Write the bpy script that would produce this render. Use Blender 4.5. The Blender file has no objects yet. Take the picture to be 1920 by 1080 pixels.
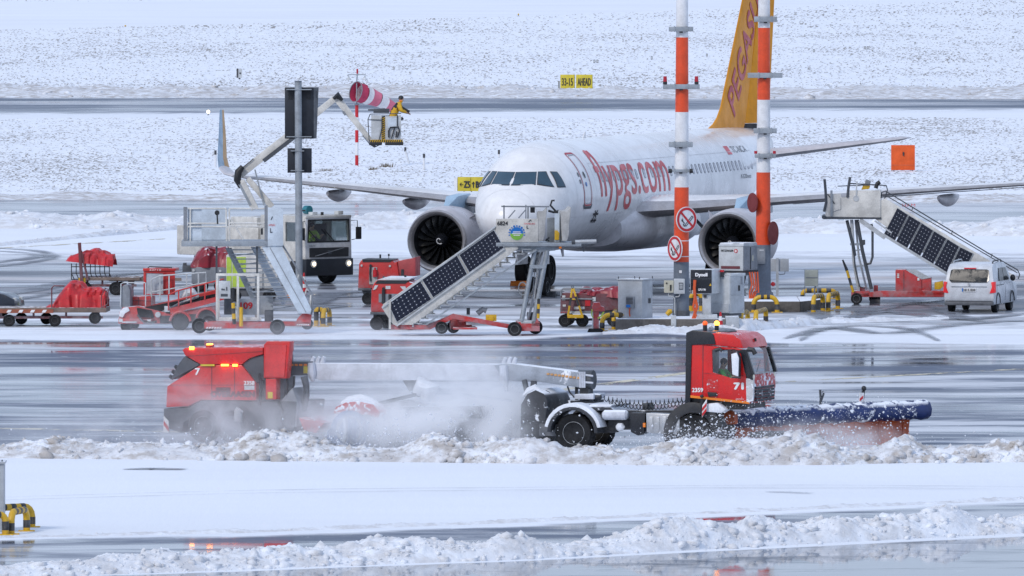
import bpy, bmesh, math, random
import numpy as np
from mathutils import Vector, Matrix

# ------------------------------------------------------------------ camera, sky, sun, exposure
SC = bpy.context.scene
COL = SC.collection
FPX, CAM_H, PITCH = 25000.0, 16.75, 0.0328          # long telephoto from a terrace
cam_data = bpy.data.cameras.new('camera')
cam_data.sensor_width = 36.0
cam_data.lens = FPX / 1920.0 * 36.0
cam_data.clip_start = 5.0
cam_data.clip_end = 9000.0
cam = bpy.data.objects.new('camera', cam_data)
COL.objects.link(cam)
cam.location = (0, 0, CAM_H)
cam.rotation_euler = (math.pi / 2 - PITCH, 0, 0)
SC.camera = cam

SUN_EL, SUN_AZ = math.radians(38), math.radians(215)   # azimuth clockwise from +Y: behind the camera, to the left
world = bpy.data.worlds.new('World')
SC.world = world
world.use_nodes = True
wn = world.node_tree
bg = wn.nodes['Background']
sky = wn.nodes.new('ShaderNodeTexSky')
sky.sky_type = 'NISHITA'
sky.sun_disc = False
sky.sun_elevation = SUN_EL
sky.sun_rotation = SUN_AZ
sky.air_density = 1.0
sky.dust_density = 2.0
sky.ozone_density = 1.0
cloud = wn.nodes.new('ShaderNodeMix'); cloud.data_type = 'RGBA'      # a closed, even winter overcast over most of the sky
cloud.inputs[0].default_value = .82
cloud.inputs[7].default_value = (3.9, 4.75, 6.5, 1)
wn.links.new(sky.outputs[0], cloud.inputs[6])
wn.links.new(cloud.outputs[2], bg.inputs[0])
bg.inputs[1].default_value = 0.15
sun_data = bpy.data.lights.new('sun', 'SUN')
sun_data.energy = 1.5
sun_data.angle = math.radians(10)
sun_data.color = (1.0, 0.93, 0.86)
sun = bpy.data.objects.new('sun', sun_data)
COL.objects.link(sun)
sun.rotation_euler = (math.pi / 2 - SUN_EL, 0, math.pi - SUN_AZ)
SC.view_settings.view_transform = 'Standard'
SC.view_settings.look = 'None'
SC.view_settings.gamma = 1.0
SC.view_settings.exposure = 0.03
SC.view_settings.use_curve_mapping = False
SC.render.engine = 'CYCLES'
SC.cycles.use_denoising = True
SC.cycles.max_bounces = 16
SC.cycles.volume_bounces = 14
SC.cycles.volume_step_rate = 1.0
SC.cycles.caustics_reflective = False
SC.cycles.caustics_refractive = False

random.seed(7)
RNG = np.random.default_rng(11)

# ------------------------------------------------------------------ measuring helpers
_cp, _sp = math.cos(PITCH), math.sin(PITCH)
CAMP = Vector((0, 0, CAM_H))
def ray(u, v):
    x, y = (u - 960) / FPX, (540 - v) / FPX
    return Vector((x, _cp + y * _sp, -_sp + y * _cp))
def G(u, v, z=0.0):                                   # the ground point that lies at a bearing
    d = ray(u, v)
    return CAMP + d * ((z - CAM_H) / d.z)
def depth_of(v): return G(960, v).y

class Thing:
    """An Empty on the ground that parents the parts of one thing; pt() reads local metres off bearings."""
    def __init__(s, name, label, cat, u=None, v=None, rz=0.0, group=None, loc=None):
        s.o = bpy.data.objects.new(name, None)
        s.o.empty_display_size = 0.3
        COL.objects.link(s.o)
        s.A = Vector(loc) if loc is not None else G(u, v)
        s.o.location = s.A
        s.o.rotation_euler = (0, 0, rz)
        s.R = Matrix.Rotation(rz, 3, 'Z')
        s.Ri = s.R.transposed()
        s.ey = s.R @ Vector((0, 1, 0))
        s.o['label'] = label; s.o['category'] = cat
        if group: s.o['group'] = group
    def pt(s, u, v, d=0.0):
        r = ray(u, v)
        t = (d - (CAMP - s.A).dot(s.ey)) / r.dot(s.ey)
        return s.Ri @ (CAMP + r * t - s.A)
    def ptY(s, u, v, dy=0.0):
        r = ray(u, v)
        t = (s.A.y + dy) / r.y
        return s.Ri @ (CAMP + r * t - s.A)
    def pts(s, L, d=0.0): return [s.pt(u, v, d) for u, v in L]

def settag(o, label=None, cat=None, group=None, kind=None):
    if label: o['label'] = label
    if cat: o['category'] = cat
    if group: o['group'] = group
    if kind: o['kind'] = kind
    return o

# ------------------------------------------------------------------ mesh builder
class MB:
    def __init__(s): s.v = []; s.f = []; s.m = []; s.mi = 0; s.seg = []
    def mat(s, i): s.mi = i; return s
    def add(s, vs, fs):
        b = len(s.v)
        s.seg.append((b, len(s.f)))
        s.v += [tuple(p) for p in vs]
        s.f += [tuple(i + b for i in f) for f in fs]
        s.m += [s.mi] * len(fs)
        return s
    def prism(s, a, b):
        n = len(a)
        return s.add(list(a) + list(b), [tuple(range(n)), tuple(range(2 * n - 1, n - 1, -1))] +
                     [(i, (i + 1) % n, n + (i + 1) % n, n + i) for i in range(n)])
    def ext(s, a, off):
        off = Vector(off)
        return s.prism(a, [Vector(p) + off for p in a])
    def box(s, x0, x1, y0, y1, z0, z1):
        return s.prism([(x0, y0, z0), (x1, y0, z0), (x1, y0, z1), (x0, y0, z1)],
                       [(x0, y1, z0), (x1, y1, z0), (x1, y1, z1), (x0, y1, z1)])
    def ring(s, outer, inner, off):                   # a panel with a hole, given thickness
        n = len(outer); off = Vector(off)
        vs = [Vector(p) for p in outer] + [Vector(p) for p in inner]
        vs = vs + [p + off for p in vs]
        fs = []
        for i in range(n):
            j = (i + 1) % n
            fs += [(i, j, n + j, n + i), (2 * n + i, 3 * n + i, 3 * n + j, 2 * n + j),
                   (i, 2 * n + i, 2 * n + j, j), (n + i, n + j, 3 * n + j, 3 * n + i)]
        return s.add(vs, fs)
    def tube(s, pts, r, n=8, cap=True):
        pts = [Vector(p) for p in pts]
        k = len(pts)
        rs = r if isinstance(r, (list, tuple)) else [r] * k
        vs = []; prev = None
        for i, p in enumerate(pts):
            t = (pts[min(i + 1, k - 1)] - pts[max(i - 1, 0)])
            t = t.normalized() if t.length > 1e-9 else Vector((0, 0, 1))
            if prev is None:
                a = Vector((0, 0, 1)) if abs(t.z) < .9 else Vector((1, 0, 0))
                x = t.cross(a).normalized()
            else:
                x = (prev - t * prev.dot(t)).normalized()
            prev = x
            y = t.cross(x)
            for j in range(n):
                a = 2 * math.pi * j / n
                vs.append(p + (x * math.cos(a) + y * math.sin(a)) * rs[i])
        fs = [(i * n + j, i * n + (j + 1) % n, (i + 1) * n + (j + 1) % n, (i + 1) * n + j) for i in range(k - 1) for j in range(n)]
        if cap: fs += [tuple(range(n - 1, -1, -1)), tuple((k - 1) * n + j for j in range(n))]
        return s.add(vs, fs)
    def bar(s, p, q, w, h=None):                      # rectangular bar
        p, q = Vector(p), Vector(q); h = h or w
        t = (q - p).normalized()
        a = Vector((0, 0, 1)) if abs(t.z) < .95 else Vector((0, 1, 0))
        x = t.cross(a).normalized() * w / 2; y = x.normalized().cross(t) * h / 2
        c = [-x - y, x - y, x + y, -x + y]
        return s.prism([p + k for k in c], [q + k for k in c])
    def lathe(s, c, ax, prof, n=24, cap=True):
        c, ax = Vector(c), Vector(ax).normalized()
        a = Vector((0, 0, 1)) if abs(ax.z) < .9 else Vector((1, 0, 0))
        x = ax.cross(a).normalized(); y = ax.cross(x)
        vs = [c + ax * q + (x * math.cos(2 * math.pi * j / n) + y * math.sin(2 * math.pi * j / n)) * max(r, 1e-4) for q, r in prof for j in range(n)]
        k = len(prof)
        fs = [(i * n + j, i * n + (j + 1) % n, (i + 1) * n + (j + 1) % n, (i + 1) * n + j) for i in range(k - 1) for j in range(n)]
        if cap: fs += [tuple(range(n - 1, -1, -1)), tuple((k - 1) * n + j for j in range(n))]
        return s.add(vs, fs)
    def sph(s, c, r, nu=12, nv=7):
        c = Vector(c); r = r if isinstance(r, (list, tuple)) else (r, r, r)
        vs = [c + Vector((0, 0, r[2]))]
        for i in range(1, nv):
            b = math.pi * i / nv
            for j in range(nu):
                a = 2 * math.pi * j / nu
                vs.append(c + Vector((r[0] * math.sin(b) * math.cos(a), r[1] * math.sin(b) * math.sin(a), r[2] * math.cos(b))))
        vs.append(c - Vector((0, 0, r[2])))
        fs = [(0, 1 + j, 1 + (j + 1) % nu) for j in range(nu)]
        fs += [(1 + i * nu + j, 1 + (i + 1) * nu + j, 1 + (i + 1) * nu + (j + 1) % nu, 1 + i * nu + (j + 1) % nu) for i in range(nv - 2) for j in range(nu)]
        L = len(vs) - 1
        fs += [(L, 1 + (nv - 2) * nu + (j + 1) % nu, 1 + (nv - 2) * nu + j) for j in range(nu)]
        return s.add(vs, fs)
    def loft(s, rings, cap=True):
        n = len(rings[0]); k = len(rings)
        vs = [p for r in rings for p in r]
        fs = [(i * n + j, i * n + (j + 1) % n, (i + 1) * n + (j + 1) % n, (i + 1) * n + j) for i in range(k - 1) for j in range(n)]
        if cap: fs += [tuple(range(n - 1, -1, -1)), tuple((k - 1) * n + j for j in range(n))]
        return s.add(vs, fs)
    def each(s, name, mat, parent=None, **kw):         # every added piece becomes an object of its own
        ends = s.seg[1:] + [(len(s.v), len(s.f))]; o = None
        for (v0, f0), (v1, f1) in zip(s.seg, ends):
            b = MB(); b.v = s.v[v0:v1]; b.f = [tuple(i - v0 for i in f) for f in s.f[f0:f1]]; b.m = s.m[f0:f1]
            m_ = mat
            if isinstance(mat, (list, tuple)): m_ = mat[b.m[0]] if len(set(b.m)) == 1 else mat
            o = b.build(name, m_, parent, **kw)
        return o
    def build(s, name, mat, parent=None, bev=0, ang=38, seg=2, recalc=True):
        me = bpy.data.meshes.new(name)
        me.from_pydata(s.v, [], s.f)
        mats = mat if isinstance(mat, (list, tuple)) else [mat]
        for m in mats: me.materials.append(m)
        if len(mats) > 1: me.polygons.foreach_set('material_index', s.m)
        if bev or recalc:
            bm = bmesh.new(); bm.from_mesh(me)
            bmesh.ops.recalc_face_normals(bm, faces=bm.faces[:])
            if bev:
                es = [e for e in bm.edges if len(e.link_faces) == 2 and e.calc_face_angle(0) > .5]
                bmesh.ops.bevel(bm, geom=es, offset=bev, segments=seg, affect='EDGES', clamp_overlap=True, profile=.6)
            bm.to_mesh(me); bm.free()
        if ang:
            me.shade_smooth()
            me.set_sharp_from_angle(angle=math.radians(ang))
        return link(name, me, parent)

def link(name, me, parent=None):
    o = bpy.data.objects.new(name, me)
    COL.objects.link(o)
    if parent is not None: o.parent = parent.o if isinstance(parent, Thing) else parent
    return o

def np_mesh(name, co, quads, mats, smooth=True, parent=None):
    me = bpy.data.meshes.new(name)
    co = np.asarray(co, np.float32); q = np.asarray(quads, np.int32)
    k = q.shape[1]
    me.vertices.add(len(co)); me.vertices.foreach_set('co', co.ravel())
    me.loops.add(q.size); me.loops.foreach_set('vertex_index', q.ravel())
    me.polygons.add(len(q))
    me.polygons.foreach_set('loop_start', np.arange(0, q.size, k, dtype=np.int32))
    me.polygons.foreach_set('loop_total', np.full(len(q), k, np.int32))
    if smooth: me.polygons.foreach_set('use_smooth', np.ones(len(q), bool))
    me.update(calc_edges=True)
    for m in (mats if isinstance(mats, (list, tuple)) else [mats]): me.materials.append(m)
    return link(name, me, parent)

def grid_quads(nr, nc):
    i = np.arange(nr - 1)[:, None] * nc + np.arange(nc - 1)[None, :]
    i = i.ravel()
    return np.stack([i, i + 1, i + nc + 1, i + nc], 1)

_tab = RNG.random((256, 256))
def vnoise(x, y):
    xi, yi = np.floor(x).astype(int), np.floor(y).astype(int)
    fx, fy = x - xi, y - yi
    fx, fy = fx * fx * (3 - 2 * fx), fy * fy * (3 - 2 * fy)
    g = lambda a, b: _tab[a & 255, b & 255]
    return (g(xi, yi) * (1 - fx) + g(xi + 1, yi) * fx) * (1 - fy) + (g(xi, yi + 1) * (1 - fx) + g(xi + 1, yi + 1) * fx) * fy
def fbm(x, y, o=4):
    s = 0; a = .5
    for k in range(o):
        s = s + a * vnoise(x + 17.3 * k, y + 41.7 * k); x, y, a = x * 2.03, y * 2.03, a * .5
    return s
def billow(x, y, o=4):
    s = 0; a = .5
    for k in range(o):
        s = s + a * (1 - np.abs(2 * vnoise(x + 7.3 * k, y + 31.7 * k) - 1)); x, y, a = x * 2.1, y * 2.1, a * .5
    return s

# ------------------------------------------------------------------ materials
def new_mat(name):
    m = bpy.data.materials.new(name); m.use_nodes = True
    nt = m.node_tree
    return m, nt, nt.nodes['Principled BSDF'], nt.nodes['Material Output']
def N(nt, typ, **kw):
    n = nt.nodes.new(typ)
    for k, v in kw.items():
        if hasattr(n, k): setattr(n, k, v)
        else: n.inputs[k.replace('_', ' ')].default_value = v
    return n
def noise(nt, scale, detail=3, rough=.55, vec=None, out='Fac', coord='Object', sc=None, dist=0):
    n = nt.nodes.new('ShaderNodeTexNoise')
    n.inputs['Scale'].default_value = scale; n.inputs['Detail'].default_value = detail
    n.inputs['Roughness'].default_value = rough; n.inputs['Distortion'].default_value = dist
    if vec is None:
        tc = nt.nodes.new('ShaderNodeTexCoord'); vec = tc.outputs[coord]
        if coord == 'World':
            pass
    if sc is not None:
        mp = nt.nodes.new('ShaderNodeMapping'); mp.inputs['Scale'].default_value = sc
        nt.links.new(vec, mp.inputs['Vector']); vec = mp.outputs[0]
    nt.links.new(vec, n.inputs['Vector'])
    return n.outputs[out]
def wpos(nt): return nt.nodes.new('ShaderNodeNewGeometry').outputs['Position']
def mrange(nt, x, a, b, c=0., d=1., smooth=True):
    n = nt.nodes.new('ShaderNodeMapRange'); n.interpolation_type = 'SMOOTHSTEP' if smooth else 'LINEAR'
    nt.links.new(x, n.inputs['Value'])
    for i, k in zip((1, 2, 3, 4), (a, b, c, d)): n.inputs[i].default_value = k
    return n.outputs['Result']
def math_(nt, op, a, b=None):
    n = nt.nodes.new('ShaderNodeMath'); n.operation = op
    for i, x in enumerate((a, b)):
        if x is None: continue
        if isinstance(x, (int, float)): n.inputs[i].default_value = x
        else: nt.links.new(x, n.inputs[i])
    return n.outputs[0]
def mixc(nt, f, a, b):
    n = nt.nodes.new('ShaderNodeMix'); n.data_type = 'RGBA'
    for s, x in ((n.inputs[0], f), (n.inputs[6], a), (n.inputs[7], b)):
        if isinstance(x, (int, float)): s.default_value = x
        elif isinstance(x, tuple): s.default_value = x if len(x) == 4 else (*x, 1)
        else: nt.links.new(x, s)
    return n.outputs[2]
def bump(nt, h, strength, dist, bsdf):
    b = nt.nodes.new('ShaderNodeBump'); b.inputs['Strength'].default_value = strength; b.inputs['Distance'].default_value = dist
    nt.links.new(h, b.inputs['Height']); nt.links.new(b.outputs[0], bsdf.inputs['Normal'])

SNOW = (.80, .835, .89)
def paint(name, rgb, rough=.4, metal=0., dirt=.18, snow=0., cake=0., spec=.5, bmp=0., dscale=2.2, cscale=5.0, grime=0.):
    """Painted / rubber / metal surface with uneven grime, wear in gloss, thin snow on upward faces (snow) and caked-on snow (cake)."""
    m, nt, p, out = new_mat(name)
    n1 = noise(nt, dscale, 5, .65)
    n2 = noise(nt, dscale * 9, 3, .6)
    f = mrange(nt, math_(nt, 'ADD', math_(nt, 'MULTIPLY', n1, .7), math_(nt, 'MULTIPLY', n2, .3)), .36, .66)
    g = (sum(rgb) / 3 * .5 + .05)
    dark = tuple(c * (1 - dirt) * .82 + (g * .2) * dirt + .0 for c in rgb)
    col = mixc(nt, f, dark, rgb)
    ro = mrange(nt, n1, .3, .7, min(1, rough + .15), max(.03, rough - .08))
    if grime > 0:                                      # road salt and slush splashed up from the ground
        sz = nt.nodes.new('ShaderNodeSeparateXYZ'); nt.links.new(wpos(nt), sz.inputs[0])
        low = mrange(nt, sz.outputs[2], 1.5, .15)
        spl = mrange(nt, noise(nt, 2.6, 6, .7, dist=.3), .34, .66)
        gf = math_(nt, 'MULTIPLY', math_(nt, 'MULTIPLY', low, spl), grime)
        col = mixc(nt, gf, col, (.30, .30, .32)); ro = math_(nt, 'MAXIMUM', ro, math_(nt, 'MULTIPLY', gf, .8))
    if snow > 0 or cake > 0:
        sn = None
        if snow > 0:
            geo = nt.nodes.new('ShaderNodeNewGeometry')
            sep = nt.nodes.new('ShaderNodeSeparateXYZ'); nt.links.new(geo.outputs['Normal'], sep.inputs[0])
            up = mrange(nt, sep.outputs[2], .45, .85)
            k = mrange(nt, noise(nt, 3.5, 4, .6), .62 - .4 * snow, .72 - .4 * snow)
            sn = math_(nt, 'MULTIPLY', up, k)
        if cake > 0:
            c = mrange(nt, noise(nt, cscale, 6, .68, dist=.4), .74 - .42 * cake, .80 - .42 * cake)
            sn = c if sn is None else math_(nt, 'MAXIMUM', sn, c)
        col = mixc(nt, sn, col, SNOW)
        ro = math_(nt, 'MAXIMUM', ro, math_(nt, 'MULTIPLY', sn, .75))
        bump(nt, sn, .6, .03, p)
    elif bmp > 0:
        bump(nt, n2, bmp, .02, p)
    nt.links.new(col, p.inputs['Base Color']); nt.links.new(ro, p.inputs['Roughness'])
    p.inputs['Metallic'].default_value = metal
    p.inputs['Specular IOR Level'].default_value = spec
    return m
def glow(name, rgb, strength):
    m, nt, p, out = new_mat(name)
    p.inputs['Base Color'].default_value = (*rgb, 1)
    p.inputs['Emission Color'].default_value = (*rgb, 1)
    p.inputs['Emission Strength'].default_value = strength
    return m
def see_through(name, tint=(.82, .9, .9), gloss=.08):
    m, nt, p, out = new_mat(name)
    nt.nodes.remove(p)
    t = nt.nodes.new('ShaderNodeBsdfTransparent'); t.inputs[0].default_value = (*tint, 1)
    g = nt.nodes.new('ShaderNodeBsdfGlossy'); g.inputs['Roughness'].default_value = .05
    fr = nt.nodes.new('ShaderNodeFresnel'); fr.inputs[0].default_value = 1.5
    n = noise(nt, 3, 4)
    f = math_(nt, 'ADD', math_(nt, 'MULTIPLY', fr.outputs[0], .8), math_(nt, 'MULTIPLY', n, gloss))
    mx = nt.nodes.new('ShaderNodeMixShader')
    nt.links.new(f, mx.inputs[0]); nt.links.new(t.outputs[0], mx.inputs[1]); nt.links.new(g.outputs[0], mx.inputs[2])
    nt.links.new(mx.outputs[0], out.inputs['Surface'])
    return m

M = dict(
    white=paint('white_paint', (.74, .745, .75), .32, dirt=.16),
    cream=paint('cream_paint', (.66, .645, .60), .4, dirt=.22, snow=.35, grime=0.3),
    truckwhite=paint('truck_white', (.72, .71, .67), .35, dirt=.2, snow=.3, grime=0.4),
    bluewhite=paint('blue_white_panel', (.60, .68, .76), .35, dirt=.12),
    plane=paint('aircraft_white', (.80, .795, .80), .22, dirt=.05, dscale=.35),
    lilac=paint('nacelle_grey', (.58, .56, .585), .28, dirt=.10, dscale=.6),
    belly=paint('belly_grey_white', (.70, .69, .71), .3, dirt=.16, dscale=.5),
    metal=paint('bare_metal', (.58, .59, .60), .28, metal=.85, dirt=.15),
    lip=paint('inlet_lip_metal', (.50, .48, .48), .36, metal=.6, dirt=.12),
    steel=paint('galvanised_steel', (.36, .40, .44), .5, metal=.3, dirt=.2),
    greysteel=paint('mast_grey', (.155, .185, .23), .5, dirt=.15),
    alu=paint('aluminium', (.62, .64, .65), .38, metal=.55, dirt=.2, snow=.2),
    red=paint('red_paint', (.58, .022, .018), .33, dirt=.2, snow=.35, grime=0.6),
    cabred=paint('cab_red', (.66, .012, .010), .22, dirt=.1, snow=.12, grime=0.25),
    sweepred=paint('sweeper_red', (.60, .020, .020), .3, dirt=.12, snow=.3, grime=0.6),
    maroon=paint('faded_maroon', (.16, .03, .04), .5, dirt=.3, snow=.3, grime=0.5),
    tarp=paint('red_tarp', (.60, .016, .022), .42, dirt=.28, bmp=.2),
    tarpdark=paint('dark_red_tarp', (.30, .018, .034), .42, dirt=.3, snow=.2),
    orange=paint('mast_orange', (.78, .075, .014), .45, dirt=.08),
    mastwhite=paint('mast_white', (.78, .79, .81), .45, dirt=.06),
    bladeorange=paint('plough_orange', (.70, .12, .018), .5, dirt=.15, cake=.10, grime=0.3),
    ploughblue=paint('plough_blue_snowed', (.018, .038, .15), .45, dirt=.25, snow=.55, cake=.40, cscale=3.2),
    cakedwhite=paint('snow_caked_boom', (.60, .63, .70), .6, dirt=.14, snow=.9, cake=.22, cscale=1.6),
    caked=paint('snow_caked_black', (.03, .035, .045), .6, dirt=.2, snow=.75, cake=.36, cscale=3),
    yellow=paint('signal_yellow', (.72, .43, .015), .42, dirt=.15),
    fin=paint('fin_yellow', (.84, .33, .004), .42, dirt=.06, dscale=.5, spec=.25),
    signyellow=paint('sign_yellow', (.62, .50, .03), .5, dirt=.1),
    neon=paint('hi_vis_yellow', (.50, .68, .08), .5, dirt=.08),
    green=paint('hi_vis_green', (.02, .42, .05), .7, dirt=.1),
    black=paint('black_plastic', (.018, .02, .024), .45, dirt=.1, grime=0.3),
    satinblack=paint('satin_black', (.012, .014, .020), .25, dirt=.1),
    rubber=paint('tyre_rubber', (.011, .012, .014), .75, dirt=.15, bmp=.4, grime=.07, spec=.18),
    darkgrey=paint('dark_grey', (.07, .08, .095), .5, dirt=.2, grime=0.35),
    signback=paint('sign_back', (.014, .019, .030), .45, dirt=.12),
    grey=paint('cabinet_grey', (.42, .45, .48), .42, dirt=.12, snow=.5),
    lgrey=paint('light_grey', (.55, .58, .60), .42, dirt=.14, snow=.45),
    mgrey=paint('mid_grey', (.24, .26, .29), .45, dirt=.15),
    beige=paint('beige_box', (.60, .58, .46), .5, dirt=.15),
    tan=paint('seal_fabric', (.47, .47, .46), .8, dirt=.18),
    wood=paint('cart_deck', (.24, .18, .15), .8, dirt=.35, snow=.35),
    navy=paint('navy_cloth', (.018, .022, .04), .8, dirt=.1),
    skin=paint('skin', (.50, .30, .22), .6, dirt=.05),
    jacket=paint('yellow_jacket', (.72, .42, .02), .7, dirt=.12, bmp=.3),
    silver=paint('tank_silver', (.55, .56, .57), .3, metal=.8, dirt=.15, grime=0.4),
    glassdark=paint('dark_glass', (.014, .02, .026), .10, dirt=.05, spec=.22),
    cockpit=paint('cockpit_glass', (.03, .075, .115), .05, dirt=.05),
    textred=paint('livery_red', (.50, .02, .045), .35, dirt=.05),
    textfaded=paint('livery_red_pale', (.70, .10, .115), .4, dirt=.1),
    textblack=paint('print_black', (.02, .02, .025), .5, dirt=.05),
    textwhite=paint('print_white', (.8, .8, .8), .5, dirt=.05),
    signred=paint('sign_red', (.55, .012, .02), .4, dirt=.05),
    brownred=paint('sign_back_red', (.20, .02, .02), .5, dirt=.1),
    winglet=paint('winglet_blue', (.36, .52, .66), .3, dirt=.1),
    wingletorange=paint('winglet_orange', (.74, .40, .12), .3, dirt=.1),
    blue=paint('logo_blue', (.01, .16, .52), .4, dirt=.05),
    brushblue=paint('brush_blue', (.01, .09, .26), .8, dirt=.3, cake=.25),
    logogreen=paint('logo_green', (.22, .50, .06), .4, dirt=.05),
    stripeorange=paint('stripe_orange', (.85, .22, .01), .4, dirt=.05),
    hoseorange=paint('hose_orange', (.70, .10, .02), .5, dirt=.1),
    sockred=paint('windsock_red', (.50, .035, .10), .7, dirt=.12),
    sockpink=paint('windsock_faded', (.66, .16, .24), .7, dirt=.12),
    sockwhite=paint('windsock_white', (.80, .79, .80), .7, dirt=.08),
    snowlump=paint('settled_snow', SNOW, .7, dirt=.06, bmp=.6),
    amber=glow('amber_beacon', (1, .33, .03), 9.0),
    amberlow=glow('amber_beacon_dim', (.9, .12, .02), .6),
    headlamp=glow('headlamp_lit', (1, .80, .50), 3.2),
    redlamp=glow('red_lamp', (.30, .005, .02), .25),
    tail=glow('tail_lamp', (.55, .01, .015), .35),
    glass=see_through('cab_glass'),
    lens=paint('grey_lens', (.6, .62, .62), .12, dirt=.05),
)
# solar cells: dark blue cells in a pale grid, mapped on object coordinates through the UV layer
def solar_mat():
    m, nt, p, out = new_mat('solar_cells')
    uv = nt.nodes.new('ShaderNodeTexCoord').outputs['UV']
    sep = nt.nodes.new('ShaderNodeSeparateXYZ'); nt.links.new(uv, sep.inputs[0])
    fs = []
    for i in (0, 1):
        fr = math_(nt, 'FRACT', sep.outputs[i])
        fs.append(math_(nt, 'ABSOLUTE', math_(nt, 'SUBTRACT', fr, .5)))
    line = mrange(nt, math_(nt, 'MAXIMUM', fs[0], fs[1]), .462, .485)
    corner = mrange(nt, math_(nt, 'ADD', fs[0], fs[1]), .83, .86)
    col = mixc(nt, noise(nt, .7, 2), (.004, .006, .016), (.010, .014, .030))
    col = mixc(nt, math_(nt, 'MULTIPLY', line, .35), col, (.10, .11, .15))
    col = mixc(nt, corner, col, (.40, .42, .46))
    nt.links.new(col, p.inputs['Base Color'])
    p.inputs['Roughness'].default_value = .16
    return m
M['solar'] = solar_mat()

# ------------------------------------------------------------------ lettering
_font_cache = {}
def text_geo(txt):
    if txt in _font_cache: return _font_cache[txt]
    cu = bpy.data.curves.new('lettering', 'FONT'); cu.body = txt; cu.resolution_u = 4
    ob = bpy.data.objects.new('lettering', cu); COL.objects.link(ob)
    dg = bpy.context.evaluated_depsgraph_get()
    me = bpy.data.meshes.new_from_object(ob.evaluated_get(dg))
    co = [v.co.copy() for v in me.vertices]; fs = [tuple(p.vertices) for p in me.polygons]
    bpy.data.objects.remove(ob); bpy.data.curves.remove(cu); bpy.data.meshes.remove(me)
    x0, x1 = min(c.x for c in co), max(c.x for c in co); y0, y1 = min(c.y for c in co), max(c.y for c in co)
    _font_cache[txt] = ([((c.x - x0) / (x1 - x0), (c.y - y0) / (y1 - y0)) for c in co], fs)
    return _font_cache[txt]
def lettering(parent, txt, org, xd, yd, mat, name='lettering', bold=0.0, th=.006):
    """Raised print: org is the lower-left corner, xd and yd span its width and height."""
    org, xd, yd = Vector(org), Vector(xd), Vector(yd)
    co, fs = text_geo(txt)
    nrm = xd.cross(yd).normalized()
    b = MB()
    offs = [(0, 0)] if not bold else [(-bold, 0), (bold, 0), (0, bold * .6), (0, -bold * .6)]
    for k, (ox, oy) in enumerate(offs):
        b.add([org + xd.normalized() * ox + yd.normalized() * oy + xd * x + yd * y + nrm * (th + .0004 * k) for x, y in co], fs)
    return b.build(name, mat, parent, ang=0, recalc=False)

# ------------------------------------------------------------------ shared running gear
_wheel_cache = {}
def wheel(parent, c, r, w, ax=(0, 1, 0), rim=.6, rimmat='lgrey', name='wheel'):
    """A tyre with its rim as a sub-part; alike wheels share their meshes."""
    key = (round(r, 3), round(w, 3), rim, rimmat)
    if key not in _wheel_cache:
        t = MB()
        h = w / 2; ri = r * rim
        t.lathe((0, 0, 0), (0, 1, 0), [(-h * .82, ri), (-h, ri + (r - ri) * .35), (-h * .95, r * .93), (-h * .72, r), (h * .72, r), (h * .95, r * .93), (h, ri + (r - ri) * .35), (h * .82, ri)], 28)
        for k in range(20):
            a = 2 * math.pi * k / 20
            rr = Matrix.Rotation(a, 3, 'Y')
            t.prism([rr @ Vector(q) for q in [(-r * .04, -h * .7, r * .985), (r * .04, -h * .7, r * .985), (r * .04, -h * .7, r * 1.018), (-r * .04, -h * .7, r * 1.018)]],
                    [rr @ Vector(q) for q in [(-r * .04, h * .7, r * .985), (r * .04, h * .7, r * .985), (r * .04, h * .7, r * 1.018), (-r * .04, h * .7, r * 1.018)]])
        to = t.build(name, M['rubber']); 
        q = MB()
        for sg in (-1, 1):
            q.lathe((0, 0, 0), (0, sg, 0), [(h * .80, ri * 1.04), (h * .86, ri), (h * .45, ri * .86), (h * .40, ri * .5), (h * .7, ri * .44), (h * .74, ri * .18), (h * .72, .001)], 20, cap=False)
            for k in range(8):
                a = 2 * math.pi * k / 8
                q.tube([(math.cos(a) * ri * .34, sg * h * .68, math.sin(a) * ri * .34), (math.cos(a) * ri * .34, sg * h * .8, math.sin(a) * ri * .34)], ri * .05, 6)
        qo = q.build('rim', M[rimmat])
        _wheel_cache[key] = (to.data, qo.data)
        bpy.data.objects.remove(to); bpy.data.objects.remove(qo)
    td, qd = _wheel_cache[key]
    o = link(name, td, parent); o.location = c
    o.rotation_mode = 'QUATERNION'
    o.rotation_quaternion = Vector((0, 1, 0)).rotation_difference(Vector(ax))
    link('rim', qd, o)
    return o
# ================================================================== THE GROUND
def snow_tree(nt, p, tone=1.0, fine=.5):
    pos = wpos(nt)
    n1 = noise(nt, .06, 4, .6, pos, sc=(.5, 1, 1))
    n2 = noise(nt, 2.2, 4, .65, pos, sc=(1, .12, 1))
    col = mixc(nt, mrange(nt, n1, .3, .7), tuple(c * .93 * tone for c in SNOW), tuple(c * tone for c in SNOW))
    nt.links.new(col, p.inputs['Base Color'])
    p.inputs['Roughness'].default_value = .75
    p.inputs['Specular IOR Level'].default_value = .2
    bump(nt, n2, fine, .05, p)
m, nt, p, out = new_mat('snow_cover'); snow_tree(nt, p); M['snow'] = m

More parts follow.
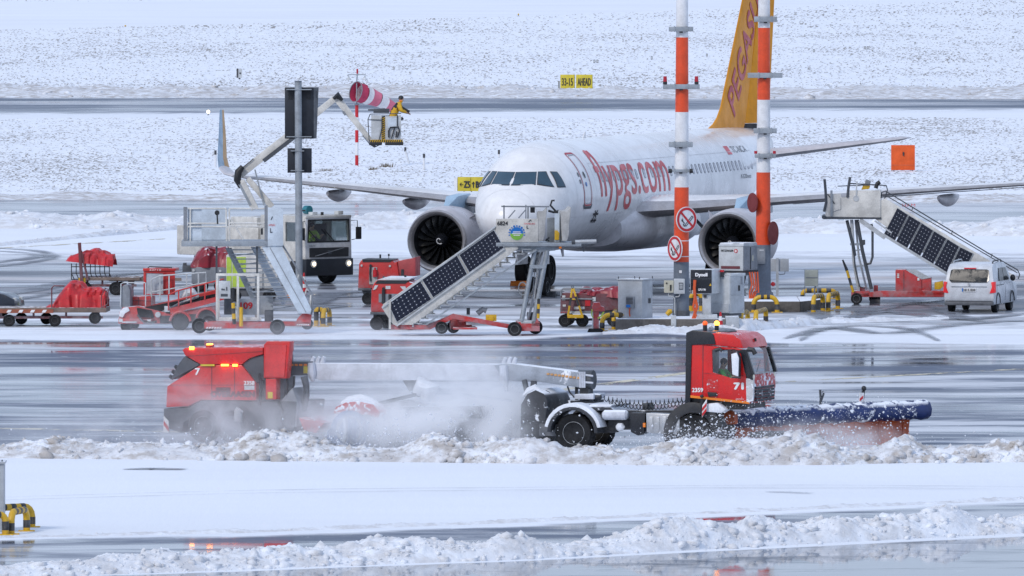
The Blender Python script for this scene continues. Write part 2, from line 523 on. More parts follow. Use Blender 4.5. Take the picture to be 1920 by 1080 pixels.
def wet_mat(name, width, soft=2.0, ragged=3.0, thr=.60, band=.12, amount=.9, scale=.30, base=(.045, .052, .066), wetrough=.13, brown=0.0, seed=0.0, stretch=.45, slush=.78, puddle=0.0, damp=.12, clear=False):
    """Wet tarmac with slush streaks; melts into the snow at both ragged edges (uv = metres from the far and the near edge)."""
    m, nt, p, out = new_mat(name)
    pos = wpos(nt)
    ofs = nt.nodes.new('ShaderNodeVectorMath'); ofs.operation = 'ADD'; ofs.inputs[1].default_value = (seed * 13.7, seed * 31.1, 0)
    nt.links.new(pos, ofs.inputs[0]); pos = ofs.outputs[0]
    uv = nt.nodes.new('ShaderNodeTexCoord').outputs['UV']
    sep = nt.nodes.new('ShaderNodeSeparateXYZ'); nt.links.new(uv, sep.inputs[0])
    e = math_(nt, 'MINIMUM', sep.outputs[0], sep.outputs[1])
    rag = math_(nt, 'MULTIPLY', math_(nt, 'SUBTRACT', noise(nt, .55, 5, .65, pos, sc=(.6, .6, 1)), .5), ragged)
    ef = mrange(nt, math_(nt, 'ADD', e, rag), 0, soft)
    a = noise(nt, scale, 6, .62, pos, sc=(stretch, 1, 1), dist=.6)
    b = noise(nt, scale * .23, 3, .6, pos, sc=(stretch, 1, 1))
    sl = mrange(nt, math_(nt, 'ADD', math_(nt, 'MULTIPLY', a, .62), math_(nt, 'MULTIPLY', b, .38)), thr - band, thr + band)
    speck = mrange(nt, noise(nt, 1.7, 5, .75, pos, sc=(.8, .25, 1)), .60, .68)
    sl = math_(nt, 'MAXIMUM', math_(nt, 'MULTIPLY', sl, amount), math_(nt, 'MULTIPLY', speck, .35))
    cov = math_(nt, 'SUBTRACT', 1.0, math_(nt, 'MULTIPLY', ef, math_(nt, 'SUBTRACT', 1.0, sl)))
    # slush / snow
    col = mixc(nt, ef, SNOW, tuple(c * slush for c in SNOW))
    if brown > 0:
        bn = mrange(nt, noise(nt, .12, 4, .6, pos, sc=(.7, 1, 1)), .45, .65)
        col = mixc(nt, math_(nt, 'MULTIPLY', math_(nt, 'MULTIPLY', bn, ef), brown), col, (.50, .44, .42))
    nt.links.new(col, p.inputs['Base Color']); p.inputs['Roughness'].default_value = .7; p.inputs['Specular IOR Level'].default_value = .25
    bump(nt, noise(nt, 2.4, 4, .65, pos, sc=(1, .15, 1)), .4, .05, p)
    w = nt.nodes.new('ShaderNodeBsdfPrincipled')
    wc = mixc(nt, noise(nt, .5, 4, .6, pos), tuple(c * .7 for c in base), tuple(c * 1.3 for c in base))
    nt.links.new(wc, w.inputs['Base Color'])
    ro = mrange(nt, noise(nt, .22, 5, .6, pos, sc=(.4, 1, 1)), .38, .62, wetrough * .45, wetrough * 2.0)
    nt.links.new(ro, w.inputs['Roughness'])
    w.inputs['IOR'].default_value = 1.33; w.inputs['Specular IOR Level'].default_value = .5
    bump(nt, noise(nt, 1.1, 4, .6, pos, sc=(1, .5, 1)), .10, .01, w)
    dm = nt.nodes.new('ShaderNodeBsdfPrincipled')          # merely damp, rough tarmac between the standing water
    nt.links.new(mixc(nt, noise(nt, .9, 4, .6, pos), tuple(c * 1.5 for c in base), tuple(c * 2.4 for c in base)), dm.inputs['Base Color'])
    dm.inputs['Roughness'].default_value = .5; dm.inputs['Specular IOR Level'].default_value = .25
    pud = mrange(nt, noise(nt, scale * .8, 5, .6, pos, sc=(stretch, 1, 1), dist=.4), .5 - puddle * .25 - .07, .5 - puddle * .25 + .11, damp, 1)
    wm = nt.nodes.new('ShaderNodeMixShader'); nt.links.new(pud, wm.inputs[0]); nt.links.new(dm.outputs[0], wm.inputs[1]); nt.links.new(w.outputs[0], wm.inputs[2])
    mx = nt.nodes.new('ShaderNodeMixShader')
    nt.links.new(cov, mx.inputs[0]); nt.links.new(wm.outputs[0], mx.inputs[1]); nt.links.new(p.outputs[0], mx.inputs[2])
    if clear:                                          # lets the ground below show at the feathered edges
        tr = nt.nodes.new('ShaderNodeBsdfTransparent'); m2 = nt.nodes.new('ShaderNodeMixShader')
        nt.links.new(math_(nt, 'MULTIPLY', math_(nt, 'SUBTRACT', 1.0, cov), .75), m2.inputs[0]); nt.links.new(tr.outputs[0], m2.inputs[1]); nt.links.new(wm.outputs[0], m2.inputs[2]); mx = m2
    nt.links.new(mx.outputs[0], out.inputs['Surface'])
    return m

def sheet(name, far, near, z, mat, nrow=6):
    """A thin ground sheet between a far and a near edge line, each a list of bearings; uv in metres from both edges."""
    us = np.linspace(min(a for a, _ in far), max(a for a, _ in far), 60)
    vf = np.interp(us, [a for a, _ in far], [b for _, b in far]); vn = np.interp(us, [a for a, _ in near], [b for _, b in near])
    co = []; uvs = []
    for r in range(nrow):
        t = r / (nrow - 1)
        for u, a, b in zip(us, vf, vn):
            pf, pn = G(u, a), G(u, b)
            q = pn.lerp(pf, t); q.z = z
            co.append(q); uvs.append(((pf.y - pn.y) * (1 - t), (pf.y - pn.y) * t))
    q = grid_quads(nrow, len(us))
    o = np_mesh(name, co, q, mat)
    uvl = o.data.uv_layers.new(name='UVMap')
    idx = q.ravel()
    uvl.data.foreach_set('uv', np.array(uvs, np.float32)[idx].ravel())
    o['kind'] = 'structure'
    return o
def mid_width(far, near):
    us = [300, 960, 1600]
    return float(np.mean([G(u, np.interp(u, [a for a, _ in far], [b for _, b in far])).y - G(u, np.interp(u, [a for a, _ in near], [b for _, b in near])).y for u in us]))
def road(name, far, near, z=.004, **kw):
    return sheet(name, far, near, z, wet_mat(name + '_surface', mid_width(far, near), **kw))

# base snow sheet out to the horizon
b = MB(); b.add([(-1500, 60, 0), (1500, 60, 0), (6000, 9000, 0), (-6000, 9000, 0)], [(0, 1, 2, 3)])
settag(b.build('snow_ground', M['snow'], recalc=False), kind='structure')

E0, E1 = -420, 2340
road('far_taxiway', [(E0, 177), (E1, 181)], [(E0, 216), (700, 214), (1300, 209), (E1, 207)], soft=10, ragged=26, thr=.60, scale=.10, amount=.95, wetrough=.10, seed=1, base=(.035, .046, .07), puddle=-.1, damp=.06)
road('middle_taxiway', [(E0, 371), (E1, 379)], [(E0, 412), (700, 410), (E1, 424)], soft=4, ragged=7, thr=.565, scale=.16, amount=.9, wetrough=.08, seed=2, puddle=.5, damp=.2, base=(.032, .042, .066))
road('service_road', [(1100, 34), (1440, 32), (E1, 30)], [(1100, 35), (1440, 37), (E1, 40)], soft=6, ragged=40, thr=.55, scale=.08, seed=3)
road('stand_apron', [(E0, 468), (E1, 468)], [(E0, 628), (E1, 628)], soft=26, ragged=40, thr=.545, scale=.17, band=.085, amount=.97, wetrough=.22, brown=.7, seed=4, stretch=.30, base=(.07, .075, .09), slush=.86)
road('stand_lane', [(E0, 598), (900, 598), (1150, 612), (1500, 592), (E1, 588)], [(E0, 618), (900, 617), (1150, 622), (1500, 612), (E1, 610)], z=.008, soft=5, ragged=12, thr=.57, scale=.2, wetrough=.2, seed=5)
road('taxilane', [(E0, 638), (700, 634), (1000, 634), (1200, 618), (1420, 640), (E1, 648)], [(E0, 838), (960, 850), (E1, 838)], z=.008, soft=3, ragged=6, thr=.535, band=.055, scale=.24, amount=.86, wetrough=.10, seed=6, stretch=.34, puddle=.12, damp=.04, base=(.030, .040, .066))
road('near_lane', [(E0, 1022), (100, 1008), (450, 1004), (960, 985), (1400, 965), (1920, 940), (E1, 922)], [(E0, 1075), (100, 1065), (450, 1048), (960, 1030), (1400, 1010), (1920, 975), (E1, 950)], soft=1.5, ragged=2.6, thr=.56, scale=.3, amount=.85, wetrough=.05, seed=7, puddle=.05, damp=.08, base=(.03, .04, .066))
road('near_road', [(E0, 1095), (300, 1076), (960, 1052), (1500, 1025), (E1, 985)], [(E0, 1180), (E1, 1180)], soft=.6, ragged=.8, thr=.64, scale=.3, amount=.5, wetrough=.03, seed=8, puddle=.45, damp=.15, base=(.03, .036, .048))

# wheel tracks and melt slits in the clean snow
_tz = [.012]
def track(name, pts, wid, seed, soft=.35, thr=.62, z=.012, k=36):
    _tz[0] += .002; z = _tz[0]
    P = [G(u, v) for u, v in pts]
    # Catmull-Rom through the ground points
    Q = []
    for i in range(len(P) - 1):
        a, b_, c, d = P[max(i - 1, 0)], P[i], P[i + 1], P[min(i + 2, len(P) - 1)]
        for t in np.linspace(0, 1, k // (len(P) - 1) + 2)[:-1]:
            Q.append(.5 * ((2 * b_) + (c - a) * t + (2 * a - 5 * b_ + 4 * c - d) * t * t + (3 * b_ - a - 3 * c + d) * t ** 3))
    Q.append(P[-1])
    co = []; uvs = []
    for i, q in enumerate(Q):
        t = (Q[min(i + 1, len(Q) - 1)] - Q[max(i - 1, 0)]); n = Vector((-t.y, t.x, 0)).normalized()
        w = wid * min(1, .15 + 4 * min(i, len(Q) - 1 - i) / len(Q))
        for s_ in (-.5, .5):
            r = q + n * w * s_; r.z = z + i * .00025; co.append(r); uvs.append(((.5 - s_) * wid, (s_ + .5) * wid))
    q = grid_quads(len(Q), 2)
    fl = co[1] - co[0]; e1 = co[2] - co[0]
    if fl.cross(e1).z < 0: q = q[:, ::-1].copy()
    o = np_mesh(name, co, q, wet_mat(name + '_surface', wid, soft=soft, ragged=soft * 2.2, thr=thr, scale=.7, amount=.9, wetrough=.3, seed=seed, base=(.12, .13, .15), clear=True))
    uvl = o.data.uv_layers.new(name='UVMap'); uvl.data.foreach_set('uv', np.array(uvs, np.float32)[q.ravel()].ravel())
    o['kind'] = 'structure'
track('melt_slit', [(232, 881), (285, 879.6), (342, 881.5)], 1.5, 31, soft=.7, thr=.75)
track('melt_slit', [(1435, 922.5), (1478, 924), (1520, 926.5)], .9, 32, soft=.7, thr=.6)
for k, dv in enumerate((0, 5.5)):
    track('wheel_track', [(-60, 935 + dv), (500, 920 + dv), (1000, 915 + dv * .9), (1500, 911 + dv * .8), (1990, 915 + dv)], .16, 33 + k, soft=.10, thr=.66)
for k, L in enumerate([
    [(-40, 497), (40, 487), (72, 482), (50, 475), (-30, 470)], [(-40, 505), (60, 492), (100, 482), (60, 470), (-40, 464)],
    [(-30, 560), (60, 545), (180, 520), (330, 505), (520, 470)], [(-30, 574), (90, 552), (230, 524), (420, 500), (640, 468)],
    [(1500, 560), (1560, 600), (1660, 585), (1800, 600), (1960, 585)], [(1585, 604), (1640, 580), (1735, 570), (1800, 596), (1850, 606)],
    [(1500, 640), (1530, 622), (1600, 612), (1700, 618), (1760, 640)], [(1470, 636), (1560, 616), (1660, 626), (1800, 610), (1960, 600)],
    [(1620, 590), (1690, 574), (1745, 566), (1790, 560)], [(640, 560), (800, 548), (960, 560), (1200, 540), (1480, 548)], [(560, 585), (700, 572), (900, 578), (1030, 566)],
    [(560, 600), (610, 565), (660, 556), (720, 552)], [(560, 590), (620, 556), (680, 548), (760, 546)], [(1120, 560), (1180, 541), (1260, 536), (1380, 540)]]):
    track('wheel_track', L, random.uniform(.9, 1.7), 40 + k, soft=.45, thr=.58)

m, nt, p, out = new_mat('worn_line_paint'); tr = nt.nodes.new('ShaderNodeBsdfTransparent'); mx = nt.nodes.new('ShaderNodeMixShader')
p.inputs['Base Color'].default_value = (.62, .56, .40, 1); p.inputs['Roughness'].default_value = .5
nt.links.new(mrange(nt, noise(nt, .9, 5, .7, wpos(nt), sc=(1, .3, 1)), .42, .58), mx.inputs[0]); nt.links.new(tr.outputs[0], mx.inputs[1]); nt.links.new(p.outputs[0], mx.inputs[2]); nt.links.new(mx.outputs[0], out.inputs['Surface']); M['worn'] = m
for k, ((u0, v0), (u1, v1), w_) in enumerate((((1020, 736), (1330, 694), .5), ((-80, 802), (420, 812), .9), ((-80, 470), (330, 447), .5), ((1480, 716), (1960, 690), .5))):
    a, b_ = G(u0, v0), G(u1, v1); n_ = Vector((-(b_ - a).y, (b_ - a).x, 0)).normalized() * w_ / 2; z_ = Vector((0, 0, .012 + .001 * k))
    bb = MB(); bb.add([a - n_ + z_, b_ - n_ + z_, b_ + n_ + z_, a + n_ + z_], [(0, 1, 2, 3)]); settag(bb.build('painted_line', M['worn'], recalc=False, ang=0), kind='structure')
# ------------------------------------------------------------------ snowy grass: a lumpy field with grass tips poking through
def field_mat():
    m, nt, p, out = new_mat('snowy_grass')
    pos = wpos(nt)
    at = nt.nodes.new('ShaderNodeAttribute'); at.attribute_name = 'tuft'
    n = noise(nt, 3.0, 3, .6, pos)
    f = mrange(nt, math_(nt, 'ADD', at.outputs['Fac'], math_(nt, 'MULTIPLY', math_(nt, 'SUBTRACT', n, .5), .5)), .25, .75)
    g = mixc(nt, noise(nt, .8, 3, .6, pos), (.22, .215, .215), (.40, .38, .355))
    nt.links.new(mixc(nt, f, tuple(c * .98 for c in SNOW), g), p.inputs['Base Color'])
    p.inputs['Roughness'].default_value = .8; p.inputs['Specular IOR Level'].default_value = .15
    return m
M['field'] = field_mat()
def field(name, Y, dx, maskf, dens, hscale, seed):
    nY = len(Y)
    half = 960 / FPX * Y[-1] * 1.16
    nx = int(2 * half / dx)
    X = np.linspace(-1, 1, nx)[None, :] * (960 / FPX * Y * 1.16)[:, None]
    YY = np.repeat(Y[:, None], nx, 1)
    rg = np.random.default_rng(seed)
    X = X + rg.uniform(-.3, .3, X.shape) * dx
    mask = maskf(X, YY) * smooth_band(YY, Y[0], Y[-1], 2.5)
    h = (fbm(X * .9 + seed, YY * .35, 4) - .25) * .20 * hscale + (vnoise(X * 3.1, YY * .9 + seed) ** 2) * .07 * hscale
    patch = fbm(X * .12 + 3, YY * .035 + seed, 4)
    tu = (rg.random(X.shape) < dens * np.clip((patch - .24) * 3.6, .40, 1.7)) * rg.uniform(.55, 1.0, X.shape)
    tu = tu * mask
    z = -.03 + .05 * np.clip(mask * 3, 0, 1) + np.clip(h, 0, 1) * mask + tu * rg.uniform(.03, .085, X.shape) * hscale
    co = np.stack([X, YY, z], -1).reshape(-1, 3)
    o = np_mesh(name, co, grid_quads(nY, nx), M['field'])
    a = o.data.attributes.new('tuft', 'FLOAT', 'POINT'); a.data.foreach_set('value', tu.astype(np.float32).ravel())
    o['kind'] = 'structure'
    return o
def smooth_band(y, a, b, w): return np.clip((y - a) / w, 0, 1) * np.clip((b - y) / w, 0, 1)
ya, yb = depth_of(364), depth_of(222)
field('grass_field', np.linspace(ya, yb, 440), .105, lambda X, Y: smooth_band(Y + (vnoise(X * .3, Y * .05) - .5) * 9, ya, yb, 5.0), .21, .85, 3)
y1, y2 = depth_of(177), 1760.0
def far_mask(X, Y):
    u = 960 + FPX * X / Y; v = -281 + FPX * CAM_H / Y
    lo = np.interp(u, [0, 480, 960, 1400, 1920], [58, 46, 33, 16, 0]); hi = np.interp(u, [0, 430, 960, 1400, 1920], [5, -1, -14, -30, -45])
    run = np.clip((v - hi) / 2, 0, 1) * np.clip((lo - v) / 3, 0, 1)
    return smooth_band(Y, y1, y2, 6.0) * (1 - run)
field('far_grass_field', np.concatenate([np.linspace(y1, 1240, 320), np.linspace(1241.6, y2, 200)]), .19, far_mask, .16, 1.1, 5)

# ------------------------------------------------------------------ ploughed-up ridges of broken snow
def ridge_mat(name, dirty):
    m, nt, p, out = new_mat(name)
    pos = wpos(nt)
    f = mrange(nt, noise(nt, 1.6, 5, .7, pos), .38, .64)
    f2 = mrange(nt, noise(nt, .5, 3, .6, pos), .40, .65)
    col = mixc(nt, math_(nt, 'MULTIPLY', f, dirty), tuple(c * .98 for c in SNOW), (.42, .395, .375))
    col = mixc(nt, math_(nt, 'MULTIPLY', f2, dirty * .5), col, (.52, .52, .54))
    nt.links.new(col, p.inputs['Base Color']); p.inputs['Roughness'].default_value = .8; p.inputs['Specular IOR Level'].default_value = .2
    p.inputs['Subsurface Weight'].default_value = 0.0
    bump(nt, noise(nt, 9, 4, .7, pos), .7, .04, p)
    return m
ICO = None
def ico():
    global ICO
    if ICO is None:
        bm = bmesh.new(); bmesh.ops.create_icosphere(bm, subdivisions=1, radius=1)
        ICO = (np.array([v.co[:] for v in bm.verts]), np.array([[v.index for v in f.verts] for f in bm.faces])); bm.free()
    return ICO
def ridge(name, label, line, width, hgt, step, mat, nl, lump=(.06, .25), seed=1, rows=26, clump=1.0):
    """line: bearings of the ridge's foot on the camera side; hgt: (bearing u, height) profile."""
    rg = np.random.default_rng(seed)
    u0, u1 = line[0][0], line[-1][0]
    L = (G(u1, line[-1][1]) - G(u0, line[0][1])).length
    n = int(L / step)
    us = np.linspace(u0, u1, n); vs = np.interp(us, [a for a, _ in line], [b for _, b in line])
    hs = np.interp(us, [a for a, _ in hgt], [b for _, b in hgt])
    base = np.array([G(u, v)[:2] for u, v in zip(us, vs)])
    t = np.linspace(0, 1, rows)
    ws = width * (.75 + .5 * vnoise(base[:, 0] * .25 + seed, base[:, 0] * 0))
    X = np.repeat(base[:, 0][None], rows, 0); Y = base[:, 1][None] + t[:, None] * ws[None]
    shp = np.clip(np.sin(np.pi * t) ** .8, 0, 1)[:, None]
    big = .35 + 1.15 * vnoise(X * .8 * clump + seed * 7, Y * .5)
    cf = billow(X * 1.3 + seed * 3, Y * 1.3, 5)
    cf2 = billow(X * 3.1 * clump + seed, Y * 2.2, 4)
    big = .12 + 1.75 * vnoise(X * .85 * clump + seed * 7, Y * .4) ** 1.7 + .25 * vnoise(X * 2.3 * clump, Y * .7 + seed)
    Z = hs[None] * shp * (big * .50 + .34 * cf + .30 * cf2) + .09 * shp * (billow(X * 7, Y * 5, 3) - .45) - .02
    Z = np.maximum(Z, -.02); Z[0] = -.03; Z[-1] = -.03
    co = np.stack([X, Y, Z], -1).reshape(-1, 3)
    tri = grid_quads(rows, n); tri = np.concatenate([tri[:, [0, 1, 2]], tri[:, [0, 2, 3]]])
    iv, jf = ico()
    cs = [co]; fs = [tri]; off = len(co)
    for k in range(nl):
        i = rg.integers(1, rows - 1); j = rg.integers(0, n)
        if rg.random() > (.25 + hs[j]) * (.12 + 2.1 * vnoise(np.array(base[j, 0] * .55 + seed * 3), np.array(i * .21)) ** 2): continue
        r = lump[0] + (lump[1] - lump[0]) * rg.random() ** 5
        r *= min(1, .35 + hs[j] * 1.0)
        sc = r * rg.uniform(.55, 1.45, 3); sc[2] = min(sc[2], r * .8)
        nn = 1 + .9 * (billow(iv[:, 0] * 1.6 + k, iv[:, 1] * 1.6 + iv[:, 2] * 1.9, 3) - .5) + rg.normal(0, .22, len(iv))
        c = np.array([X[i, j], Y[i, j], max(Z[i, j], 0) + r * rg.uniform(-.7, .05)])
        if rg.random() < .22: c[1] -= rg.random() * .5; c[2] = r * .3
        cs.append(iv * nn[:, None] * sc + c); fs.append(jf + off); off += len(iv)
    o = np_mesh(name, np.concatenate(cs), np.concatenate(fs), mat, smooth=False)
    settag(o, label, 'snow', None, 'stuff')
    return o
M['ridge_clean'] = ridge_mat('windrow_snow', .45)
M['ridge_dirty_shaded'] = ridge_mat('windrow_snow_dirty_shaded', 1.0)  # grey tone holds both dirt and the shade near the plough blade
M['ridge_far'] = ridge_mat('verge_snow_dirty', 1.0)
ridge('snow_ridge', 'broken lumpy snow ridge thrown up beside the plough and sweeper', [(-120, 858), (300, 862), (700, 866), (1060, 870), (1300, 873), (1560, 872), (1700, 868), (2040, 866)], 3.4,
      [(-120, .30), (80, .55), (300, .50), (450, .62), (560, .66), (640, .55), (760, .40), (860, .80), (930, .62), (1000, .62), (1060, .36), (1110, .42), (1190, .62), (1240, .80), (1330, .95), (1460, .78), (1530, .56), (1560, .55), (1640, .5), (1700, .72), (1800, .62), (1870, .82), (2040, .6)],
      .055, M['ridge_dirty_shaded'], 6500, (.03, .20), seed=2, rows=52)
ridge('snow_ridge', 'clean white snow ridge along the near road in front', [(-120, 1090), (150, 1080), (500, 1066), (960, 1050), (1400, 1026), (1920, 1000), (2040, 992)], 3.2,
      [(-120, .3), (60, .34), (330, .50), (430, .62), (540, .72), (640, .55), (760, .74), (900, .55), (1000, .45), (1150, .5), (1400, .62), (1600, .55), (1920, .62), (2040, .6)],
      .055, M['ridge_clean'], 6000, (.03, .18), seed=5, rows=48)
ridge('snow_ridge', 'low lumpy snow ridge along the far edge of the apron', [(-200, 428), (340, 430), (420, 430), (660, 432), (760, 430), (1440, 440), (1500, 438), (2100, 446)], 9.0,
      [(-200, .60), (0, .55), (180, .5), (330, .5), (560, .4), (660, .5), (760, .6), (900, .5), (1400, .5), (1560, .62), (1700, .45), (1860, .62), (2100, .6)], .11, M['ridge_clean'], 1600, (.10, .34), seed=8, rows=26, clump=.6)
ridge('snow_ridge', 'thin snow ridge curving over the apron behind the luggage carts', [(-200, 478), (0, 462), (150, 447), (340, 430)], 3.0, [(-200, .2), (340, .2)], .10, M['ridge_clean'], 500, (.06, .16), seed=9, rows=12)
ridge('snow_ridge', 'dirty brown snow ridge along the far taxiway verge', [(-250, 183), (2200, 187)], 26.0, [(-250, .55), (500, .6), (1500, .55), (2200, .6)], .17, M['ridge_far'], 1200, (.1, .35), seed=12, rows=18, clump=.5)
ridge('snow_ridge', 'dirty snow verge along the grass beside the middle taxiway', [(-220, 375), (960, 377), (2150, 381)], 9.0, [(-220, .22), (960, .25), (2150, .3)], .13, M['ridge_far'], 700, (.06, .2), seed=14, rows=14, clump=.6)
ridge('snow_ridge', 'trampled snow heap round the foot of the orange masts', [(1130, 628), (1240, 625), (1400, 622), (1560, 607), (1780, 600)], 2.2, [(1130, .10), (1240, .3), (1380, .35), (1500, .28), (1600, .12), (1780, .12)], .08, M['ridge_clean'], 700, (.04, .14), seed=15, rows=18)
ridge('snow_ridge', 'crusted snow edge beside the wet near lane', [(-120, 1012), (450, 1000), (960, 981), (1400, 961), (1920, 938), (2040, 930)], 1.0, [(-120, .06), (450, .08), (2040, .09)], .08, M['ridge_clean'], 420, (.03, .12), seed=16, rows=9)
# ================================================================== THE AIRLINER  (local x = its left, y = aft from the nose, z = up)
AX, AY, YAW = -.4219, 495.3, .2843
jet = Thing('airliner', 'white twin engine airliner with yellow tail fin and red lettering parked on the stand', 'airliner', loc=(AX, AY, 0), rz=-YAW)
PR = np.array([(0, 3.06, 2.94, .05), (.12, 3.42, 2.66, .42), (.4, 3.76, 2.40, .76), (.9, 4.10, 2.16, 1.10), (1.5, 4.42, 1.98, 1.40), (2.0, 4.78, 1.88, 1.58), (2.5, 5.14, 1.80, 1.71),
               (3.2, 5.50, 1.74, 1.83), (4.2, 5.74, 1.71, 1.93), (5.6, 5.85, 1.71, 1.975), (26, 5.85, 1.71, 1.975), (28, 5.85, 1.95, 1.96), (31, 5.85, 2.75, 1.72), (34, 5.78, 3.75, 1.2), (36.5, 5.6, 4.5, .6), (37.57, 5.35, 4.85, .25)])
def pchip(x, xs, ys):
    h = np.diff(xs); dl = np.diff(ys) / h; m = np.zeros(len(xs)); m[0] = dl[0]; m[-1] = dl[-1]
    for i in range(1, len(xs) - 1):
        if dl[i - 1] * dl[i] > 0:
            w1 = 2 * h[i] + h[i - 1]; w2 = h[i] + 2 * h[i - 1]; m[i] = (w1 + w2) / (w1 / dl[i - 1] + w2 / dl[i])
    i = int(np.clip(np.searchsorted(xs, x) - 1, 0, len(xs) - 2)); t = (x - xs[i]) / h[i]
    return (2 * t ** 3 - 3 * t ** 2 + 1) * ys[i] + (t ** 3 - 2 * t ** 2 + t) * h[i] * m[i] + (-2 * t ** 3 + 3 * t ** 2) * ys[i + 1] + (t ** 3 - t ** 2) * h[i] * m[i + 1]
_sx = np.sqrt(PR[:, 0])
def sec(s):
    r = math.sqrt(min(max(s, 0), 37.57))
    return [float(pchip(r, _sx, PR[:, k])) for k in (1, 2, 3)]
def side(s, z, off=.0):                                # the hull's left flank at station s, height z
    t, b_, w = sec(s); zm, h = (t + b_) / 2, (t - b_) / 2
    q = max(-1, min(1, (z - zm) / h)); x = w * math.sqrt(max(0, 1 - q * q))
    n = Vector((x / w ** 2, 0, (z - zm) / h ** 2)).normalized()
    return Vector((x, s, z)) + n * off
def hull_in(q):
    if q.y < 0 or q.y > 37.5: return 1.0
    t, b_, w = sec(q.y); return (q.x / w) ** 2 + ((q.z - (t + b_) / 2) / ((t - b_) / 2)) ** 2 - 1
def front(x, z, off=.0):                               # the nose seen from ahead: the station where the hull reaches (x, z)
    a, b_ = 0.0, 8.0
    for _ in range(34):
        m_ = (a + b_) / 2
        if hull_in(Vector((x, m_, z))) < 0: b_ = m_
        else: a = m_
    p = Vector((x, b_, z))
    e = .01
    g = Vector((hull_in(p + Vector((e, 0, 0))) - hull_in(p - Vector((e, 0, 0))), hull_in(p + Vector((0, e, 0))) - hull_in(p - Vector((0, e, 0))), hull_in(p + Vector((0, 0, e))) - hull_in(p - Vector((0, 0, e)))))
    return p + g.normalized() * off
def plane_mat():
    m = paint('hull_white', (.89, .89, .892), .2, dirt=.03, dscale=.3); nt = m.node_tree; p = nt.nodes['Principled BSDF']
    col = p.inputs['Base Color'].links[0].from_socket
    tc = nt.nodes.new('ShaderNodeTexCoord'); sep = nt.nodes.new('ShaderNodeSeparateXYZ'); nt.links.new(tc.outputs['Object'], sep.inputs[0])
    # brown de-icing fluid residue running forward from the fin along the crown, and grime on the belly
    n = noise(nt, .55, 5, .65, tc.outputs['Object'], sc=(1.6, .45, 1.6))
    k = math_(nt, 'MULTIPLY', mrange(nt, sep.outputs[1], 19, 30), mrange(nt, sep.outputs[2], 5.1, 5.75))
    k = math_(nt, 'MULTIPLY', k, mrange(nt, n, .40, .62))
    col = mixc(nt, math_(nt, 'MULTIPLY', k, .75), col, (.52, .36, .28))
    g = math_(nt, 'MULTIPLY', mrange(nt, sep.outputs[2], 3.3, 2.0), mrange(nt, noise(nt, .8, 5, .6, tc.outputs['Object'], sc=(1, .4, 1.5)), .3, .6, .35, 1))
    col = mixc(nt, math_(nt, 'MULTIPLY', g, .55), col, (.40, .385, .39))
    nt.links.new(col, p.inputs['Base Color'])
    return m
M['hull'] = plane_mat()
b = MB(); nseg = 64; rings = []
for s in list(np.linspace(0, 1, 14) ** 2 * 6) + list(np.linspace(6.4, 26, 50)) + list(np.linspace(26.5, 37.57, 26)):
    t, bo, w = sec(s)
    rings.append([(w * math.cos(2 * math.pi * j / nseg), s, (t + bo) / 2 + (t - bo) / 2 * math.sin(2 * math.pi * j / nseg)) for j in range(nseg)])
b.loft(rings).build('fuselage', M['hull'], jet, ang=60)

def pane(name, corners, fn, mat, off=.012, n=7, mirror=False, parent=jet, frame=None):
    """A four-cornered pane lying on the hull; corners (a, z) in order bl, br, tr, tl."""
    for sg in ((1, -1) if mirror else (1,)):
        vs = []
        for i in range(n):
            for j in range(n):
                s_, t_ = i / (n - 1), j / (n - 1)
                a = [(1 - s_) * ((1 - t_) * corners[0][k] + t_ * corners[3][k]) + s_ * ((1 - t_) * corners[1][k] + t_ * corners[2][k]) for k in (0, 1)]
                q = fn(a[0], a[1], off); vs.append((q.x * sg, q.y, q.z))
        bb = MB(); bb.add(vs, [tuple(f) for f in grid_quads(n, n).tolist()])
        o = bb.build(name, mat, parent, ang=60)
    return o
for c in ([(.06, 4.30), (.84, 4.315), (.73, 4.75), (.035, 4.74)], [(.93, 4.325), (1.40, 4.225), (1.02, 4.76), (.81, 4.755)]):
    # dark rubber surround first, then the glass a little prouder
    g = [(c[0][0] - .03, c[0][1] - .03), (c[1][0] + .03, c[1][1] - .03), (c[2][0] + .025, c[2][1] + .025), (c[3][0] - .025, c[3][1] + .025)]
    pane('window_seal', g, front, M['darkgrey'], .006, mirror=True)
    pane('cockpit_window', c, front, M['cockpit'], .016, mirror=True)
c = [(2.42, 4.215), (2.86, 4.21), (2.86, 4.735), (2.62, 4.75)]
pane('window_seal', [(2.39, 4.185), (2.92, 4.18), (2.91, 4.765), (2.60, 4.78)], side, M['darkgrey'], .006, mirror=True)
pane('cockpit_window', c, side, M['cockpit'], .016, mirror=True)
# cabin windows: rim and pane share meshes on the constant section
def oval(s, z, rs, rz_, off, n=12): return [side(s + rs * math.copysign(abs(math.cos(2 * math.pi * k / n)) ** .7, math.cos(2 * math.pi * k / n)), z + rz_ * math.copysign(abs(math.sin(2 * math.pi * k / n)) ** .7, math.sin(2 * math.pi * k / n)), off) - Vector((0, s, 0)) for k in range(n)]
bb = MB(); o1, o2 = oval(15, 4.47, .135, .19, .010), oval(15, 4.47, .095, .145, .004)
n_ = 12; bb.add(o1 + o2, [(k, (k + 1) % n_, n_ + (k + 1) % n_, n_ + k) for k in range(n_)])
cw = bb.build('cabin_window', paint('window_rim_grey', (.30, .31, .34), .4), jet, ang=0)
bb = MB(); bb.add(oval(15, 4.47, .10, .15, .008), [tuple(range(n_))]); wp = bb.build('pane', paint('lowered_blind', (.62, .62, .66), .35), cw, ang=0)
cw.location = (0, 7.2, 0)
for k in range(1, 42):
    s = 7.2 + .533 * k
    if s > 28.7: break
    o = cw.copy(); COL.objects.link(o); o.location = (0, s, 0); q = wp.copy(); COL.objects.link(q); q.parent = o
